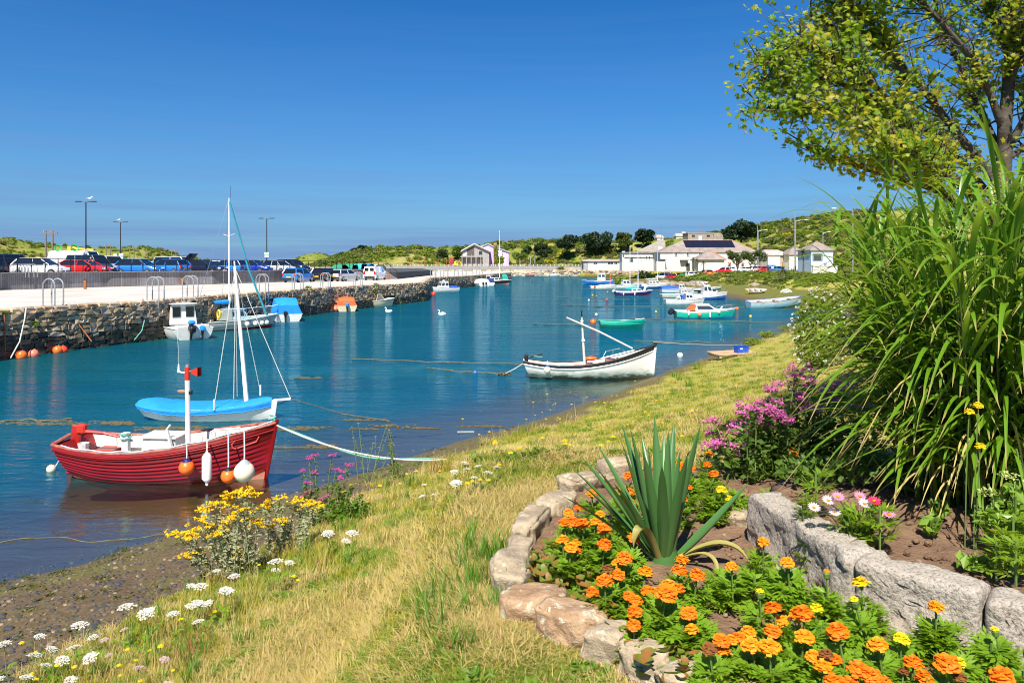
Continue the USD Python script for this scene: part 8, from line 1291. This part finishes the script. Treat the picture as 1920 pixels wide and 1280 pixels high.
def ribbon(P, w, az):
    T = np.gradient(P, axis=0); T /= np.linalg.norm(T, axis=1)[:, None]; s = np.cross(T, (0, 0, 1.0)) + 1e-4; s /= np.linalg.norm(s, axis=1)[:, None]; n = np.cross(s, T); k = np.linspace(0, 1, len(P)); ww = (w * np.interp(k, [0, .15, .5, .85, 1], [.6, .9, 1, .5, .04]))[:, None]
    return np.stack([P - s * ww + n * ww * .35, P, P + s * ww + n * ww * .35], 1), np.repeat(k, 3)
fill = MB(); fa = []
for i, (P, w, az) in enumerate(big):
    g, al_ = ribbon(P, w, az)
    if i in front: part(t, 'blade', MB().grid(g), ZEB, True, attrs={'along': al_})
    else: fill.grid(g); fa.append(al_)
part(t, 'inner_blades', fill, ZEB, True, kind='stuff', attrs={'along': np.concatenate(fa)}); part(t, 'stems', culms, CULM, kind='stuff')
dry = MB()
for i in range(26): a = rs.uniform(PI, 2 * PI); b = np.array([math.cos(a) * .45, math.sin(a) * .4, rs.uniform(.1, 1.1)]); g, _ = ribbon(blade_curve(b, a, rs.uniform(.2, .9), rs.uniform(.3, .6), rs.uniform(.6, 1.3)), .006, a); dry.grid(g)
part(t, 'dry_blades', dry, GR[2], True)
# dark shrub behind it and the white flowered bush
DKL = leafmat('dark_shrub_leaves', (.014, .035, .008), (.04, .075, .014), .15, .4); sp_ = hit(1640, 705); t = thing('dark_shrub', 'dark leafy shrub standing behind the tall grass', 'shrub', sp_); part(t, 'leaves', foliage(clumpy(2600, rs, 14, (.95, .7, .75), .55, .45) + (.35, .3, .62), .05, rs, .5), DKL); part(t, 'stems', MB().tube([(.2, .2, -.1), (.3, .3, .6)], .05, 6).tube([(.3, .3, .3), (.7, .4, .9)], .03, 5), BARK)
for q in range(14): c = np.array([rs.uniform(-.5, .2), rs.uniform(-.5, -.2), rs.uniform(.3, 1.2)]); part(t, 'pink_flower', foliage(blob(10, rs, (.02, .02, .02), c, .1), .015, rs), PNK2)
wp_ = PX(1520, 612, 17.5); gz_ = float(ground_z(wp_[0], wp_[1])); t = thing('white_flowered_bush', 'bush covered in small white flowers on the bank before the old rowing boat', 'bush', (wp_[0], wp_[1], gz_)); hb = PX(1520, 540, 17.5)[2] - gz_
pts = blob(2600, rs, (.62, .5, hb * .5), (.2, 0, hb * .48), .5); part(t, 'leaves', foliage(pts, .05, rs, .5), SCRUB[2]); part(t, 'stems', MB().tube([(0, 0, -.1), (.1, 0, hb * .6)], .05, 6), BARK)
fl = blob(150, rs, (.68, .55, hb * .53), (.2, 0, hb * .48), .92); part(t, 'flowers', foliage(np.vstack([blob(7, rs, (.05, .05, .04), c, .1) for c in fl]), .022, rs, 1.0, 1.0), WHT)
for u, v, s, lb in ((1410, 648, .5, 'bright green low bush by the pallet at the water edge'), (1445, 632, .55, 'low green bush on the shore left of the white flowers'), (1470, 622, .45, 'small green bush touching the white flowered bush')): p = hit(u, v); t = thing('bush', lb, 'bush', p, 0, None, s); part(t, 'leaves', bush_mesh(360, int(u), .1, (1.4, 1, .6)), SCRUB[2])
# ---------------------------------------------------------------- the sycamore
TB = mat('sycamore_bark', (.035, .028, .02), .9, .4, 7, .8, 24, col2=(.10, .08, .06)); SYC = leafmat('sycamore_leaves', (.09, .19, .009), (.31, .38, .022), .45, .45, tcol=(.5, .64, .03), patch=2.2, pcol=(.36, .29, .02)); SEED = leafmat('sycamore_seeds', (.36, .22, .02), (.55, .38, .06), .35, .6, tcol=(.7, .45, .05))
TY = 8.4; b0 = PX(1868, 560, TY); gz_ = float(ground_z(b0[0], b0[1])); tp = np.array([b0[0], b0[1], gz_]); t = thing('sycamore_tree', 'sycamore tree with yellow green leaves and seed bunches overhanging from the right', 'tree', tp)
rs = np.random.default_rng(19); wood = MB(); limbs = []
def limb(px, r0, r1):
    P = np.array([PX(*q) for q in px]) - tp; k = np.linspace(0, 1, 26); s = np.linspace(0, 1, len(P)); C = np.stack([np.interp(k, s, P[:, i]) for i in range(3)], 1)
    for _ in range(3): C[1:-1] = (C[:-2] + 2 * C[1:-1] + C[2:]) / 4
    C[1:-1] += (meshkit.fbm(C[1:-1] * 2.2 + 9, 2, 4)[:, None] - .5) * .18 * np.array([1, 1, .8]) * np.sin(k[1:-1] * PI)[:, None]; wood.tube(C, np.linspace(r0, r1, 26) * .78, 8); limbs.append(C); return C
wood.tube([(.05, 0, -.3), (.03, 0, .2), (.02, 0, .8), (.0, 0, 1.6)], [.2, .155, .135, .12], 10)
limb([(1868, 430, TY), (1880, 330, TY), (1888, 200, TY), (1895, 60, TY), (1900, -120, 8.6)], .125, .05)
for px, r in (([(1866, 440, 8.4), (1770, 365, 8.1), (1690, 338, 7.8), (1620, 312, 7.6), (1555, 292, 7.4), (1528, 286, 7.3)], .06), ([(1866, 420, 8.4), (1720, 335, 8.0), (1655, 265, 7.7), (1590, 218, 7.5), (1500, 196, 7.2), (1395, 212, 7.0)], .06), ([(1868, 400, 8.4), (1745, 295, 8.2), (1690, 230, 8.0), (1610, 165, 7.8), (1540, 150, 7.5), (1440, 160, 7.2)], .065),
    ([(1876, 350, 8.4), (1785, 240, 8.5), (1720, 150, 8.5), (1660, 90, 8.5), (1590, 60, 8.4), (1520, 30, 8.2)], .07), ([(1880, 300, 8.4), (1835, 200, 8.7), (1790, 110, 8.9), (1755, 20, 9.0), (1740, -80, 9.0)], .06), ([(1885, 250, 8.4), (1850, 160, 8.2), (1790, 60, 8.0), (1700, -20, 7.8), (1610, -60, 7.7)], .06), ([(1868, 380, 8.4), (1800, 300, 8.9), (1720, 235, 9.2), (1640, 215, 9.4), (1560, 200, 9.5)], .05),
    ([(1890, 280, 8.4), (1945, 180, 8.3), (2000, 90, 8.2), (2060, 10, 8.1)], .06), ([(1885, 300, 8.4), (1960, 250, 8.6), (2060, 210, 8.8)], .05), ([(1895, 120, 8.4), (1850, 10, 8.5), (1800, -110, 8.6)], .05), ([(1892, 160, 8.4), (1930, 60, 8.0), (1960, -60, 7.8)], .05), ([(1870, 420, 8.4), (1800, 350, 7.7), (1720, 290, 7.3), (1660, 270, 7.1)], .045), ([(1700, 150, 8.4), (1630, 40, 8.2), (1550, -30, 8.0)], .04), ([(1720, 240, 8.2), (1600, 120, 7.6), (1500, 90, 7.3), (1430, 120, 7.1)], .045)): limb(px, r, .012)
tips, tipd = [], []
def below(p):                                # under the level underside of the crown
    w = np.asarray(p) + tp; u, v = 960 + w[..., 0] / w[..., 1] * FPX, HOR + (EYE - w[..., 2]) / w[..., 1] * FPX; return (v > np.interp(u, [1380, 1530, 1700, 1920], [218, 292, 350, 380])) | (u < 1385)
for li, C in enumerate(limbs):
    for i in range(4 if li else 14, 26):
        for _ in range(3 if li else 1):
            d = rs.normal(size=3); d += (C[i] - C[i - 1]) / np.linalg.norm(C[i] - C[i - 1]) * 1.0 + (0, 0, .35); d /= np.linalg.norm(d); L = rs.uniform(.18, .55) * (1.15 - i / 50); q = C[i]; k = np.linspace(0, 1, 5)[:, None]; B = q + d * L * k + rs.normal(size=3) * .06 * k ** 2
            if below(B[-1]): continue
            wood.tube(B, np.linspace(.011, .004, 5), 4, False)
            for m_ in (.45, .7, 1.0):
                j = int(m_ * 4); tips.append(B[j]); tipd.append(d)
                if rs.random() < .5: d2 = d * .5 + rs.normal(size=3) * .7; d2 /= np.linalg.norm(d2); e2 = B[j] + d2 * rs.uniform(.1, .26); (None if below(e2) else (wood.tube([B[j], e2], [.005, .003], 3, False), tips.append(e2), tipd.append(d2)))
tips = np.array(tips); den = meshkit.fbm((tips + 31) * 2.4, 3, 2); keep = den + .12 * (tips[:, 0] < -1.3) > .47; tips = tips[keep]
LO = np.array([(0, -.45), (.12, -.2), (.5, -.42), (.42, -.12), (.85, .08), (.5, .25), (.55, .58), (.2, .48), (0, 1.0), (-.2, .48), (-.55, .58), (-.5, .25), (-.85, .08), (-.42, -.12), (-.5, -.42), (-.12, -.2)])
def leaf_set(cs, per, rs):
    c = np.repeat(cs, per, 0) + rs.normal(size=(len(cs) * per, 3)) * (.075, .075, .06); n = len(c); nn = rs.normal(size=(n, 3)) * .7 + (0, -.5, .8); nn /= np.linalg.norm(nn, axis=1)[:, None]; a = np.cross(nn, rs.normal(size=(n, 3))); a /= np.linalg.norm(a, axis=1)[:, None]; b = np.cross(nn, a); s = rs.uniform(.026, .052, n)[:, None, None]
    v = c[:, None] + s * (LO[None, :, :1] * a[:, None] + LO[None, :, 1:] * b[:, None] - nn[:, None] * (LO[None, :, :1] ** 2 * .35 + LO[None, :, 1:] ** 2 * .18)); return v, s[:, 0, 0], c
lv, ls, lc = leaf_set(tips, 5, rs); fan = np.array([(0, k, k + 1) for k in range(1, 15)]); order = np.argsort(-(ls / (lc[:, 1] + TY))); lf = set(order[:300].tolist())
for i in order[:300]: part(t, 'leaf', (lv[i], fan), SYC)
rest_ = order[300:]; part(t, 'leaves', (lv[rest_].reshape(-1, 3), (fan[None] + np.arange(len(rest_))[:, None, None] * 16).reshape(-1, 3)), SYC, kind='stuff')
sd = tips[(meshkit.fbm((tips + 5) * 1.8, 2, 7) > .5) & (rs.random(len(tips)) < .42)]; part(t, 'seed_bunches', foliage(np.vstack([blob(9, rs, (.035, .035, .07), c - (0, 0, .08), .1) for c in sd]), .016, rs, 0, .5), SEED, kind='stuff'); part(t, 'trunk', wood, TB, True)
print('tips', len(tips), 'leaves', len(lv))
